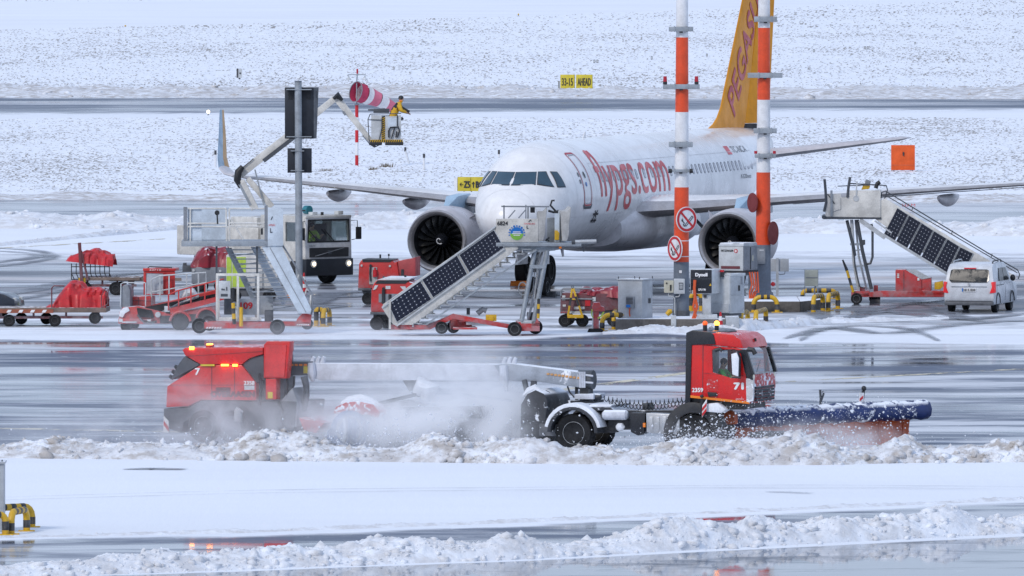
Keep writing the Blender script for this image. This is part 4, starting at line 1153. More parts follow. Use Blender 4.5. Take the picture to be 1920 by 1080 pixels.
b = MB(); px_prism(st, [(1040, 450), (1048, 450), (1049, 437), (1045, 432), (1040, 432)], .12, .19, b); b.build('document_box', M['yellow'], st, bev=.01)
b = MB(); px_bar(st, (1023, 452), (1030, 445), .06, .2, b); px_bar(st, (1024, 448), (1030, 452), .05, .2, b); b.build('foot_pedal', M['black'], st)
b = MB(); b.tube([st.pt(1075, 454, .0), st.pt(1118, 452.5, .0)], .075, 12); b.tube([st.pt(1075, 454, 1.7), st.pt(1118, 452.5, 1.7)], .075, 12); b.each('bumper_roller', M['alu'], st)
b = MB(); px_box(st, 1066, 1083, 455, 462, .0, 1.7, b); px_tube(st, [(1072, 454), (1078, 454)], .085, -.01, b, 12); px_prism(st, [(1091, 462), (1094, 462), (1096, 472), (1093, 472)], .1, .16, b); b.build('bumper_mount', M['darkgrey'], st)
b = MB(); px_box(st, 1048, 1053, 461, 466, -.03, .05, b); b.build('side_marker', M['stripeorange'], st)

# ---------------------------------------------------------------- boarding stairs on the right
sr = Thing('boarding_stairs', 'white mobile boarding stairs with six solar panels and red engine box behind the white van', 'boarding stairs', 1607, 570, rz=-.05)
b = MB()
for d in (.1, 1.6): px_prism(sr, [(1603, 557), (1625, 557), (1660, 557), (1790, 557), (1790, 545), (1650, 545), (1625, 549), (1603, 549)], d, d + .12, b)
px_box(sr, 1596, 1630, 546, 556, .1, 1.7, b); px_box(sr, 1612, 1622, 538, 547, .3, .6, b); px_box(sr, 1638, 1646, 535, 547, .5, .8, b); px_box(sr, 1700, 1790, 546, 553, .1, 1.7, b)
b.build('chassis', M['red'], sr, bev=.015)
px_wheel(sr, 1606, 560, .21, .17, -.03); px_wheel(sr, 1640, 559, .21, .17, 1.75)
b = MB(); px_box(sr, 1631, 1650, 562, 569, 1.2, 1.4, b); b.build('jack_foot', M['darkgrey'], sr)
b = MB(); px_prism(sr, [(1679, 546), (1728, 546), (1728, 524), (1698, 506), (1679, 506)], .1, 1.5, b); px_prism(sr, [(1728, 546), (1746, 545), (1746, 521), (1728, 524)], .15, 1.5, b); eb = b.build('engine_box', M['red'], sr, bev=.02)
b = MB(); px_box(sr, 1694, 1695.2, 508, 545, .085, .10, b); b.build('panel_gap', M['maroon'], eb)
b = MB(); px_prism(sr, [(1699, 506), (1728, 523), (1745, 521), (1716, 505)], .12, .14, b); b.build('lid', M['alu'], eb)
b = MB(); 
for dv in (0, 3, 6): px_box(sr, 1682, 1686, 513 + dv, 515 + dv, .085, .1, b)
px_box(sr, 1720, 1724, 521, 526, .085, .1, b); b.each('label_print', M['textwhite'], eb)
b = MB(); px_prism(sr, [(1752, 530), (1768, 527), (1769, 537), (1762, 543), (1752, 543)], .3, .9, b); b.build('fuel_cap_cover', M['yellow'], sr, bev=.02)
b = MB(); pp = [(1600, 548), (1596, 535), (1592, 521), (1588, 507), (1580, 487)]
for k, m_ in enumerate((0, 1, 0, 1)): b.mat(m_); px_tube(sr, [pp[k], pp[k + 1]], [.05, .05] if k < 3 else [.06, .03], -.05, b)
b.each('tow_bar', [M['yellow'], M['black']], sr)
b = MB()
for d in (.2, 1.5): px_tube(sr, [(1610, 543), (1601, 490), (1597, 412)], .06, d, b)
px_tube(sr, [(1625, 543), (1610, 480), (1604, 412)], .04, .8, b); b.each('lift_strut', M['lgrey'], sr)
b = MB()
for d in (.15, 1.45): px_tube(sr, [(1588, 413), (1600, 462), (1603, 480)], .06, d, b); px_tube(sr, [(1634, 542), (1617, 470), (1607, 412)], .065, d, b)
px_tube(sr, [(1634, 420), (1636, 430), (1636, 482), (1632, 494), (1625, 495)], .045, .1, b); px_tube(sr, [(1599, 450), (1603, 500), (1612, 537), (1622, 541)], .03, .1, b, 6); px_box(sr, 1614, 1622, 450, 459, .1, .4, b)
b.each('lift_arm', M['darkgrey'], sr)
b = MB(); px_bar(sr, (1594, 458), (1620, 458), .08, .15, b); px_bar(sr, (1600, 470), (1616, 468), .05, .15, b); px_bar(sr, (1603, 500), (1619, 498), .06, .15, b); b.each('cross_tie', M['steel'], sr)
b = MB(); px_prism(sr, [(1547, 406), (1651, 408), (1651, 357), (1593, 357), (1593, 370), (1577, 370), (1577, 363), (1551, 363)], -.05, 0, b); px_prism(sr, [(1547, 406), (1651, 408), (1651, 357), (1593, 357), (1593, 370), (1577, 370), (1577, 363), (1551, 363)], 1.7, 1.75, b)
px_box(sr, 1641, 1651, 357, 408, .02, 1.68, b); b.each('platform_wall', M['truckwhite'], sr, bev=.01)
b = MB(); px_prism(sr, [(1560, 399), (1573, 394), (1577, 394), (1577, 371), (1576.2, 371), (1576.2, 393), (1572, 393), (1560, 398)], -.06, -.05, b); b.build('panel_gap', M['mgrey'], sr)
b = MB(); px_box(sr, 1543, 1652, 407, 411, -.05, 1.75, b); px_box(sr, 1541, 1548, 404, 410, -.1, 1.8, b); b.build('platform', M['darkgrey'], sr, bev=.01)
b = MB(); px_tube(sr, [(1545, 397), (1549, 380), (1548, 358), (1546, 336)], .05, -.06, b); px_tube(sr, [(1589, 370), (1591, 350), (1594, 332)], .05, -.06, b); b.each('rubber_buffer', M['darkgrey'], sr)
b = MB(); px_bar(sr, (1559, 357), (1559, 405), .08, -.08, b); b.build('folding_rail', M['steel'], sr)
b = MB(); px_bar(sr, (1552, 364), (1565, 382), .035, -.07, b); px_tube(sr, [(1571, 349), (1600, 348), (1640, 346)], .02, .5, b, 6); px_tube(sr, [(1594, 344), (1630, 346), (1650, 347), (1662, 348), (1664, 356), (1658, 375)], .025, .2, b, 6); b.each('handrail', M['darkgrey'], sr)
b = MB(); b.lathe(sr.pt(1605, 372, -.07), (0, 1, 0), [(0, .11), (.05, .12), (.05, 0.01)], 16); px_bar(sr, (1607, 340), (1605, 368), .05, -.06, b); b.build('flood_lamp', M['lgrey'], sr)
b = MB(); px_prism(sr, [(1618, 354), (1624, 336), (1633, 340), (1628, 355)], .3, .5, b); b.build('work_lamp', M['mgrey'], sr, bev=.02)
b = MB(); px_prism(sr, [(1615, 356), (1618, 348), (1632, 348), (1630, 354)], .25, .3, b); b.build('lamp_bracket', M['yellow'], sr)
b = MB(); px_tube(sr, [(1642, 353), (1645, 344), (1650, 341)], .08, .2, b, 10); b.each('beacon', M['black'], sr)
UA, UB, LA, LB = (1652, 371), (1911, 519), (1636, 424), (1868, 568)
for d in (0, 1.55):
    b = MB(); px_prism(sr, [(1640, 410), (1651, 376), (1660, 372), (1906, 519), (1900, 530), (1880, 570), (1845, 556)], d, d + .05, b); b.build('side_wall', M['truckwhite'], sr, bev=.006)
b = MB(); px_bar(sr, (1612, 412), (1660, 446), .16, .05, b); px_bar(sr, (1640, 414), (1672, 437), .06, -.02, b); px_bar(sr, (1656, 440), (1868, 570), .10, -.01, b); b.build('stringer', M['alu'], sr)
q0, q1 = [(1682, 389.5), (1656, 440)], [(1848, 487), (1803, 530)]
du, dv = [(1682, 389.5), (1704, 403.5), (1728, 418), (1751, 433), (1776, 448), (1800, 463), (1826, 476)], [(1656, 440), (1679, 453), (1702, 467), (1726, 483), (1750, 498), (1776, 513), (1800, 528)]
for k in range(6):
    g = lambda p, q, f: (p[0] + (q[0] - p[0]) * f, p[1] + (q[1] - p[1]) * f)
    a, b_, c, d_ = g(dv[k], dv[k + 1], .03), g(dv[k], dv[k + 1], .94), g(du[k], du[k + 1], .94), g(du[k], du[k + 1], .03)
    solar_panel(sr, [a, b_, c, d_], -.03, 4, 8, sr)
b = MB(); px_bar(sr, (1660, 366), (1908, 512), .035, 0, b); px_tube(sr, [(1652, 372), (1653, 361), (1660, 358), (1690, 376), (1850, 473), (1908, 506), (1912, 515), (1909, 523)], .025, .05, b, 6); px_tube(sr, [(1660, 358), (1690, 376), (1850, 473), (1908, 506)], .025, 1.6, b, 6)
for t_ in (.2, .5, .8): px_bar(sr, (1660 + 248 * t_, 366 + 146 * t_), (1662 + 248 * t_, 359 + 146 * t_), .03, .02, b)
b.each('handrail', M['darkgrey'], sr)
for k in range(18):
    t_ = (k + .5) / 18; u, v = 1660 + 215 * t_, 425 + 135 * t_
    if k == 0:
        b = MB(); b.box(-.15, .15, .05, 1.5, -.015, .015); s0 = b.build('step', M['alu'], sr); s0.location = sr.pt(u, v, 0); o = s0
    else: o = s0.copy(); COL.objects.link(o); o.location = sr.pt(u, v, 0)
px_text(sr, 'HAM', 1692, 1716, 382, 388, 1.54, M['textfaded'])

# ---------------------------------------------------------------- old stairs with platform on the left
sl = Thing('boarding_stairs', 'old blue-white passenger stairs with open platform and red wheeled base beside the belt loader', 'boarding stairs', 520, 627)
b = MB()
px_box(sl, 383, 520, 604, 616, -.1, 0, b); px_box(sl, 383, 580, 602, 612, 1.5, 1.6, b); px_box(sl, 383, 389, 604, 614, 0, 1.5, b); px_box(sl, 508, 518, 604, 615, 0, 1.5, b); px_prism(sl, [(555, 610), (582, 610), (584, 590), (568, 586), (556, 600)], .2, 1.6, b); px_box(sl, 530, 582, 603, 611, .2, .3, b)
b.build('chassis', M['red'], sl, bev=.015)
b = MB()
for k in range(6): px_prism(sl, [(386 + k * 5, 616), (389 + k * 5, 616), (391 + k * 5, 613), (388 + k * 5, 613)], -.115, -.105, b); px_prism(sl, [(556 + k * 4, 610), (558.5 + k * 4, 610), (560 + k * 4, 607.5), (557.5 + k * 4, 607.5)], .185, .195, b)
b.each('warning_stripe', M['textwhite'], sl)
for u, v, d in ((374, 611, .1), (520, 613, -.2), (576, 607, 1.0), (392, 606, 1.9)): px_wheel(sl, u, v, .26 if u < 560 else .2, .2, d)
b = MB(); px_box(sl, 340, 502, 452, 462, -.1, 2.0, b); b.build('platform', M['steel'], sl, bev=.012)
b = MB()
for d in (0, 1.9): px_box(sl, 344, 351, 388, 452, d - .06, d, b); px_box(sl, 496, 502, 385, 452, d - .06, d, b)
b.each('corner_post', M['mgrey'], sl)
b = MB()
for d in (0, 1.9):
    for v in (391, 419, 425): px_tube(sl, [(352, v), (424, v)], .03, d, b); px_tube(sl, [(430, v - (1 if v > 400 else 0)), (496, v)], .03, d, b)
    px_tube(sl, [(357, 452), (357, 391)], .03, d, b); px_tube(sl, [(424, 391), (425, 452)], .03, d, b); px_tube(sl, [(430, 391), (430, 452)], .03, d, b); px_tube(sl, [(432, 410), (456, 449)], .03, d, b)
b.each('platform_rail', M['truckwhite'], sl)
b = MB(); px_box(sl, 352, 424, 390, 451, 1.8, 1.85, b); px_box(sl, 352, 378, 390, 451, .05, .08, b); b.each('back_panel', M['bluewhite'], sl)
b = MB(); px_tube(sl, [(407, 400), (408, 420)], .03, -.02, b, 6).lathe(sl.pt(407, 399, -.05), (0, 1, 0), [(0, .08), (.05, .09)], 12); b.each('lamp', M['black'], sl)
b = MB(); px_prism(sl, [(502, 389), (524, 390), (531, 392), (531, 461), (502, 461)], -.1, -.05, b); wl = b.build('end_panel', M['bluewhite'], sl, bev=.01)
px_text(sl, 'HAMBURG', 504, 516, 420, 424, -.11, M['textfaded'], parent=wl)
b = MB(); px_bar(sl, (508, 412), (511, 406), .02, -.11, b); px_bar(sl, (507, 428), (507, 436), .02, -.11, b); px_bar(sl, (507, 436), (511, 435), .02, -.11, b); b.each('airport_mark', M['textblack'], wl)
b = MB(); px_box(sl, 489, 493, 428, 440, -.08, -.02, b); b.build('switch_box', M['black'], sl)
b = MB(); px_prism(sl, [(491, 463), (528, 459), (532, 470), (584, 580), (582, 588), (560, 588)], -.05, 0, b); wl = b.build('side_wall', M['bluewhite'], sl, bev=.008)
b = MB(); px_bar(sl, (506, 464), (574, 586), .02, -.06, b); b.build('panel_gap', M['mgrey'], wl)
b = MB(); px_prism(sl, [(422, 465), (434, 465), (482, 560), (470, 560)], 1.55, 1.62, b); b.build('stringer', M['steel'], sl)
b = MB(); px_prism(sl, [(470, 463), (486, 463), (540, 560), (530, 575)], 1.45, 1.5, b); b.build('side_wall', M['bluewhite'], sl)
for k in range(14):
    t_ = (k + .5) / 14
    p = sl.pt(500 + 62 * t_, 464 + 122 * t_, 0); q = sl.pt(428 + 66 * t_, 464 + 122 * t_, 1.5)
    b = MB(); b.bar(p, q, .06, .04); b.build('step', M['steel'], sl)
b = MB()
for k in range(7):
    t_ = k / 7; px_bar(sl, (505 + 60 * t_, 470 + 120 * t_, .1), (440 + 60 * t_, 480 + 120 * t_, 1.4), .025, 0, b)
b.each('cross_brace', M['steel'], sl)
b = MB(); px_tube(sl, [(529, 458), (555, 500), (584, 550), (586, 566), (584, 590)], .03, .1, b)
b.each('handrail', M['mgrey'], sl)
b = MB()
for u, v in ((541, 497), (556, 527), (571, 553)): px_bar(sl, (u, v), (u + 4, v - 12), .045, .1, b)
px_tube(sl, [(580, 588), (583, 553)], .03, .1, b); b.each('rail_post', M['truckwhite'], sl)
b = MB()
for u in (407, 446, 484): px_bar(sl, (u, 600), (u, 516), .085, .05, b); 
for u in (410, 480): px_bar(sl, (u, 598), (u, 516), .07, 1.7, b)
px_bar(sl, (405, 515), (486, 515), .09, .05, b); px_bar(sl, (405, 598), (490, 598), .12, .1, b); b.each('lower_frame', M['truckwhite'], sl, bev=.008)
b = MB(); 
for u in (406, 482): px_bar(sl, (u, 513), (u, 462), .07, .05, b); px_bar(sl, (u, 513), (u, 462), .07, 1.7, b)
b.each('lift_mast', M['darkgrey'], sl)
b = MB(); px_box(sl, 410, 432, 527, 560, -.08, .2, b); cb = b.build('control_cabinet', M['lgrey'], sl, bev=.02)
b = MB(); px_box(sl, 415, 418, 541, 544, -.1, -.08, b); px_box(sl, 424, 426, 538, 545, -.1, -.08, b); b.lathe(sl.pt(420, 543, -.09), (0, 1, 0), [(-.01, .03), (.01, .03)], 10); px_box(sl, 414, 427, 551, 556, -.09, -.08, b); b.each('switch', M['darkgrey'], cb)
b = MB()
for u, v0, v1 in ((437, 568, 608), (452, 576, 612)):
    L = [(u + (1 if u < 440 else 0) * k * .6, v0 + (v1 - v0) * k / 4) for k in range(5)]
    for k in range(4): b.mat(k % 2 if u < 440 else 0); px_tube(sl, [L[k], L[k + 1]], .065, -.3, b)
b.mat(1); px_tube(sl, [(436, 566), (437, 540)], .05, -.3, b)
b.each('stabiliser_leg', [M['yellow'], M['black']], sl)
b = MB(); px_box(sl, 420, 436, 560, 590, .5, 1.0, b); px_box(sl, 496, 512, 582, 602, .1, .7, b); b.each('battery_box', M['darkgrey'], sl, bev=.02)
b = MB(); px_prism(sl, [(446, 560), (484, 560), (484, 590), (446, 590)], .9, .95, b); px_box(sl, 486, 512, 556, 590, 1.0, 1.04, b); pn = b.build('skirt_panel', M['grey'], sl)
px_text(sl, '109', 451, 473, 567, 579, .88, M['signred'], .012, parent=pn)

# ---------------------------------------------------------------- red airport tractors parked by the left engine
def ext_label(t): return t
ta = Thing('ground_power_cart', 'red ground power cart with fire extinguisher and open side flap under the left engine', 'power cart', 688, 571, rz=-.12)
b = MB(); px_prism(ta, [(671, 541), (673, 494), (679, 486), (735, 488), (739, 493), (744, 490), (748, 518), (746, 540)], 0, 1.9, b); bd = b.build('body', M['red'], ta, bev=.05)
b = MB(); px_prism(ta, [(746, 517), (779, 518), (779, 482), (774, 484), (746, 489)], .1, 1.5, b); b.build('side_flap', paint('sun_bleached_red', (.46, .06, .065), .5, dirt=.25, snow=.3), ta, bev=.02)
b = MB(); px_box(ta, 752, 757, 505, 517, .07, .12, b); b.build('flap_slot', M['black'], ta)
b = MB(); px_prism(ta, [(680, 491.5), (731, 491.5), (737, 487), (679, 486)], -.02, 1.6, b); b.build('louvre', M['black'], ta)
b = MB(); px_box(ta, 671, 695, 540, 545, -.08, 2.0, b); px_prism(ta, [(678, 544), (696, 544), (693, 556), (683, 556)], .1, 1.6, b); b.build('bumper', M['darkgrey'], ta, bev=.02)
px_wheel(ta, 690, 560, .22, .18, 0, rim=.5, rimmat='darkgrey'); px_wheel(ta, 738, 560, .22, .18, 0, rim=.5, rimmat='darkgrey'); px_wheel(ta, 698, 556, .22, .18, 1.7, rim=.5, rimmat='darkgrey')
b = MB(); px_box(ta, 692, 707, 501, 533, -.04, .0, b); b.build('recess', M['tan'], ta)
b = MB(); px_tube(ta, [(703, 519), (703, 506)], .08, -.08, b, 12); px_tube(ta, [(703, 506), (703, 502)], .035, -.08, b, 8); b.build('fire_extinguisher', M['signred'], ta)
b = MB(); px_tube(ta, [(695, 527), (694, 512), (695, 499)], .04, -.06, b, 8); b.lathe(ta.pt(695, 498, -.06), (0, 1, 0), [(-.03, .05), (.03, .05)], 10); b.build('hose', M['black'], ta)
b = MB(); 
for u, v in ((678, 498), (731, 499)): b.lathe(ta.pt(u, v, -.02), (0, 1, 0), [(-.03, .035), (0, .045)], 12)
b.each('marker_lamp', M['lens'], ta)
b = MB(); px_tube(ta, [(713, 484), (713, 477)], .035, .8, b); px_tube(ta, [(729, 480), (729, 476)], .035, .8, b); px_tube(ta, [(729, 487), (729, 480)], .012, .8, b, 6); b.each('beacon', M['black'], ta)
tb = Thing('ground_power_cart', 'red ground power cart with black tow hook behind the foot of the solar stairs', 'power cart', 706, 619, rz=-.12)
b = MB(); px_prism(tb, [(695, 586), (696, 545), (700, 532), (706, 525), (764, 527), (772, 530), (780, 532), (782, 586)], 0, 1.9, b); bd = b.build('body', M['red'], tb, bev=.06)
b = MB(); px_prism(tb, [(703, 532), (760, 532), (767, 526), (708, 525.5)], -.02, 1.5, b); b.build('windscreen', M['black'], tb)
b = MB(); px_prism(tb, [(705, 525.4), (766, 525.8), (772, 521), (722, 520)], .1, 1.8, b); b.build('snow_cap', M['snowlump'], tb, bev=.02)
b = MB(); px_box(tb, 694, 730, 585, 590, -.08, 2, b); b.build('bumper', M['darkgrey'], tb, bev=.02)
b = MB(); px_box(tb, 710, 745, 551, 567, -.03, .02, b); b.build('recess', M['mgrey'], tb)
b = MB(); b.lathe(tb.pt(719, 541, -.06), (0, 1, 0), [(-.02, .05), (.02, .05)], 12); px_tube(tb, [(719, 543), (719, 570)], .06, -.06, b); px_tube(tb, [(731, 552), (731, 570)], .05, -.06, b); b.each('tow_hook', M['black'], tb)
b = MB(); px_prism(tb, [(699, 544), (703, 535), (709, 535), (705, 542)], -.03, .02, b); px_prism(tb, [(750, 537), (760, 537), (762, 543), (755, 543)], -.03, .02, b); px_box(tb, 723, 732, 536, 542, -.03, .02, b); b.each('marker_lamp', M['lens'], tb)
px_wheel(tb, 707, 606, .24, .2, 0, rim=.5, rimmat='darkgrey'); px_wheel(tb, 724, 603, .24, .2, 1.7, rim=.5, rimmat='darkgrey'); px_wheel(tb, 770, 606, .24, .2, 0, rim=.5, rimmat='darkgrey')
b = MB(); px_box(tb, 700, 780, 590, 600, .2, 1.7, b); b.build('underframe', M['black'], tb)
b = MB(); px_tube(tb, [(719, 526), (720, 523), (722, 519)], .07, .8, b, 8); px_tube(tb, [(760, 521), (760, 516)], .04, .8, b, 8); b.each('beacon', M['black'], tb)

# ---------------------------------------------------------------- crumpled tarpaulins
def tarp(name, label, cat, t, prof, vbase, d0, d1, mat, seed, parent=None, overhang=0, group=None):
    us = np.linspace(prof[0][0], prof[-1][0], 46); vt = np.interp(us, [a for a, _ in prof], [b for _, b in prof])
    nd = 26; P = np.zeros((nd, len(us), 3))
    zb = np.interp(us, [prof[0][0], prof[-1][0]], vbase if isinstance(vbase, (tuple, list)) else (vbase, vbase))
    for j, (u, v, vb) in enumerate(zip(us, vt, zb)):
        p, q = t.pt(u, v, d0), t.pt(u, vb, d0)
        for i in range(nd):
            s = i / (nd - 1); sh = (1 - abs(2 * s - 1) ** 3.2) ** .5
            P[i, j] = (p.x, d0 + (d1 - d0) * s, q.z + (p.z - q.z) * sh)
    f1 = np.abs(2 * vnoise(P[..., 0] * 2.1 + P[..., 1] * .9 + seed, P[..., 2] * 1.7 - P[..., 1] * 1.3) - 1); f2 = np.abs(2 * vnoise(P[..., 0] * 4.3 - P[..., 2] * 3 + seed, P[..., 1] * 3.7 + P[..., 2] * 2.2) - 1)
    fold = (f1 * .16 + f2 * .09) - .10
    P[..., 1] -= fold * 1.5 * (1 - np.linspace(0, 1, nd))[:, None]; P[1:-1, :, 2] += fold[1:-1] * .8
    P[..., 0] += (f2 - .5) * .08
    o = np_mesh(name, P.reshape(-1, 3), grid_quads(nd, len(us)), mat)
    o.data.set_sharp_from_angle(angle=math.radians(24))
    o.location = t.A; o.rotation_euler = t.o.rotation_euler
    if parent is not None:
        o.parent = parent.o; o.location = (0, 0, 0); o.rotation_euler = (0, 0, 0)
    else: settag(o, label, cat, group)
    return o
def dolly_frame(t, u0, u1, vt, vb, d0, d1, wheels, r=.19):
    b = MB(); px_box(t, u0, u1, vt, vb, d0, d1, b); b.build('deck', M['wood'], t, bev=.015)
    b = MB(); px_bar(t, (u0 + 6, vb + 9), (u1 - 6, vb + 9), .09, d0 + .2, b); px_bar(t, (u0 + 6, vb + 9), (u1 - 6, vb + 9), .09, d1 - .2, b)
    for u in np.linspace(u0 + 14, u1 - 14, 4): px_bar(t, (u, vb), (u, vb + 9), .07, d0 + .2, b)
    b.each('underframe', M['maroon'], t)
    for u, v, d in wheels: px_wheel(t, u, v, r, .17, d, rim=.55, rimmat='mgrey')
da_ = Thing('luggage_dolly', 'flat luggage dolly carrying a heap under red tarpaulin in front of its twin', 'luggage dolly', 103, 613, rz=-.05)
dolly_frame(da_, -12, 199, 577, 586, 0, 1.8, [(17, 601, .15), (87, 597, 1.7), (103, 601, .1), (178, 596, .15), (40, 597, 1.7)], .21)
b = MB(); px_box(da_, -12, 100, 580, 587, -.03, 0, b); b.build('side_beam', paint('rusty_orange', (.36, .10, .05), .6, dirt=.3), da_)
b = MB()
for u in (12, 34, 56, 78): px_prism(da_, [(u, 586), (u + 7, 586), (u + 10, 581), (u + 3, 581)], -.045, -.035, b)
b.each('warning_stripe', M['textwhite'], da_)
b = MB()
for d in (.1, 1.6): px_tube(da_, [(97, 577), (97, 540), (101, 536), (120, 536)], .025, d, b, 6)
b.each('end_rail', M['maroon'], da_)
b = MB()
for d in (.05, .6, 1.2, 1.75): px_tube(da_, [(190, 577), (190, 555), (198, 540)], .02, d, b, 6); px_tube(da_, [(190, 577), (202, 570), (203, 542), (196, 540)], .02, d, b, 6)
for v in (545, 556, 566): px_bar(da_, (202, v, 0.05), (202, v, 1.75), .025, 0, b)
b.each('basket', M['maroon'], da_)
tarp('tarpaulin', 'bright red crumpled tarpaulin heaped on the front luggage dolly', 'tarpaulin', da_, [(86, 573), (96, 571), (105, 556), (118, 540), (130, 530), (144, 527), (152, 530), (158, 537), (172, 538), (190, 540), (198, 544), (196, 556), (192, 566)][:11] + [(199, 560)], 577, .15, 1.6, M['tarp'], 3, group='red tarpaulins on the dollies')
db_ = Thing('luggage_dolly', 'luggage dolly with wire basket and upright drawbar standing behind the front one', 'luggage dolly', 217, 554, rz=-.05)
dolly_frame(db_, 150, 262, 520, 526, 0, 1.7, [(217, 541, .1), (160, 541, .15), (228, 540, 1.6)], .25)
b = MB(); px_prism(db_, [(240, 527), (252, 527), (249, 549), (244, 549)], .2, .3, b); px_box(db_, 204, 340, 521, 527, .3, .4, b); b.build('drawbar_frame', M['wood'], db_)
b = MB()
for d in (.05, 1.6):
    for v in (500, 512, 524): px_tube(db_, [(134, v), (205, v)], .02, d, b, 6)
    for k, u in enumerate(np.linspace(134, 205, 9)): px_tube(db_, [(u, 494), (u, 512), (u + 6, 526)], .02, d, b, 6)
for u in (134, 205):
    for d in (.4, .8, 1.2): px_tube(db_, [(u, 494), (u, 524)], .02, d, b, 6)
b.each('basket', M['black'], db_)
b = MB(); px_bar(db_, (149, 455), (154, 540), .12, -.05, b); px_bar(db_, (152, 470), (165, 525), .08, -.05, b); b.build('drawbar', M['maroon'], db_, bev=.01)
b = MB(); px_box(db_, 147, 160, 521, 545, -.02, .3, b); b.build('drawbar_hinge', M['yellow'], db_)
tarp('tarpaulin', 'red crumpled tarpaulin draped over the basket of the rear luggage dolly', 'tarpaulin', db_, [(124, 484), (130, 479), (146, 476), (160, 471), (182, 470), (196, 474), (205, 478), (212, 481), (213, 488)], (490, 500), -.1, 1.8, M['tarp'], 9, group='red tarpaulins on the dollies')
dc_ = Thing('covered_trailer', 'grey box trailer with a red fabric cover behind the old stairs', 'trailer', 390, 548, rz=-.05)
b = MB(); px_box(dc_, 359, 424, 501, 532, 0, 1.9, b); b.build('box', M['mgrey'], dc_, bev=.02)
tarp('fabric_cover', '', '', dc_, [(357, 499), (361, 484), (368, 473), (384, 464), (424, 463), (428, 475)], 502, -.05, 1.95, M['tarpdark'], 14, parent=dc_)
b = MB(); px_box(dc_, 342, 360, 498, 510, .3, 1.5, b); px_box(dc_, 343, 349, 493, 499, .4, .7, b); b.each('coupling', M['darkgrey'], dc_, bev=.01)
b = MB(); b.lathe(dc_.pt(363, 507, -.02), (0, 1, 0), [(-.02, .05), (0, .05)], 12); b.lathe(dc_.pt(413, 508, -.02), (0, 1, 0), [(-.02, .05), (0, .05)], 12); b.each('marker_lamp', M['lens'], dc_)
for u, d in ((372, .1), (412, .1), (380, 1.7)): px_wheel(dc_, u, 536, .22, .18, d, rim=.5, rimmat='mgrey')

# ---------------------------------------------------------------- belt loader
bl = Thing('belt_loader', 'red snow-dusted belt loader with white railings next to the old stairs', 'belt loader', 300, 619, rz=-.1)
b = MB(); px_prism(bl, [(222, 606), (224, 586), (230, 576), (257, 574), (284, 580), (318, 588), (398, 574), (402, 600), (345, 607)], 0.08, 1.9, b); b.build('body', M['red'], bl, bev=.03)
b = MB(); px_box(bl, 236, 284, 556, 577, .9, 2.0, b); b.build('engine_cover', M['red'], bl, bev=.04)
b = MB(); px_prism(bl, [(222, 607), (285, 608), (285, 599), (236, 597), (222, 597)], -.1, .2, b); b.build('bumper', M['red'], bl, bev=.02)
b = MB(); px_bar(bl, (229, 604), (256, 604), .05, -.13, b); b.build('step_plate', M['alu'], bl)
for u, v, d in ((237, 611, .1), (338, 604, 0), (388, 597, 0), (250, 608, 1.8)): px_wheel(bl, u, v, .20 if u < 300 else .30, .2, d, rim=.5, rimmat='darkgrey')
b = MB()
for u, v, r in ((338, 604, .36), (388, 598, .36)): 
    c = bl.pt(u, v, -.04); b.tube([c + Vector((r * math.cos(a), 0, r * math.sin(a))) for a in np.linspace(.1, math.pi - .1, 10)], .05, 6)
b.each('wheel_arch', M['red'], bl)
b = MB(); o_, i_ = [(269, 553), (328, 553), (328, 508), (269, 506)], [(274, 551), (306, 551), (306, 513), (274, 512)]
b.ring(bl.pts(o_, 1.15), bl.pts(i_, 1.15), (0, .05, 0)); px_box(bl, 308, 311, 508, 553, 1.15, 2.0, b); px_box(bl, 268, 329, 503, 508, 1.1, 2.05, b); px_box(bl, 269, 328, 506, 553, 1.95, 2.0, b); b.build('cab', M['red'], bl, bev=.01)
b = MB(); px_box(bl, 274, 306, 512, 552, 1.18, 1.2, b); px_box(bl, 312, 326, 513, 552, 1.18, 1.2, b); b.each('window', paint('frosted_glass', (.50, .54, .60), .25, dirt=.2), bl)
px_text(bl, '23710', 280, 302, 504.5, 507.5, 1.09, M['textwhite'])
b = MB(); px_tube(bl, [(277, 503), (280, 500), (323, 501.5)], .025, 1.2, b, 6); b.build('roof_rail', M['darkgrey'], bl)
for d in (-.02, .95):
    b = MB(); px_prism(bl, [(282, 572), (420, 541), (420, 553), (290, 584)] if d > .5 else [(318, 578), (420, 553), (420, 562), (320, 589)], d, d + .06, b); b.build('conveyor_beam', M['red'], bl)
    b = MB()
    if d > .5:
        px_tube(bl, [(284, 572), (284, 524), (300, 517), (386, 511), (387, 548)], .03, d, b, 6); px_tube(bl, [(284, 548), (386, 530)], .025, d, b, 6)
        for u, v in ((300, 517), (317, 516), (350, 514), (372, 512)): px_bar(bl, (u, v), (u, v + 46), .045, d, b)
    else:
        px_tube(bl, [(316, 582), (316, 553), (333, 545), (420, 523)], .03, d, b, 6); px_tube(bl, [(316, 566), (420, 540)], .025, d, b, 6)
        for u, v in ((335, 545), (358, 539), (384, 532), (405, 527)): px_bar(bl, (u, v), (u, v + 30), .045, d, b)
    b.each('railing', M['lgrey'] if d > .5 else M['red'], bl)
b = MB(); px_prism(bl, [(256, 589), (262, 578), (420, 548), (424, 560), (290, 589)], .22, 1.08, b); b.build('conveyor_belt', M['rubber'], bl, bev=.02)
b = MB(); px_prism(bl, [(227, 577), (227, 540), (232, 534), (240, 534), (244, 545), (244, 577)], .2, 1.2, b); b.build('control_console', M['mgrey'], bl, bev=.04)
b = MB(); px_tube(bl, [(226, 576), (227, 532), (232, 530), (272, 530)], .022, .15, b, 6); px_tube(bl, [(273, 530), (273, 574)], .022, .15, b, 6); b.build('guard_rail', M['lgrey'], bl)
b = MB(); px_box(bl, 326, 338, 586, 595, -.02, .05, b); b.build('reflector_plate', M['yellow'], bl)
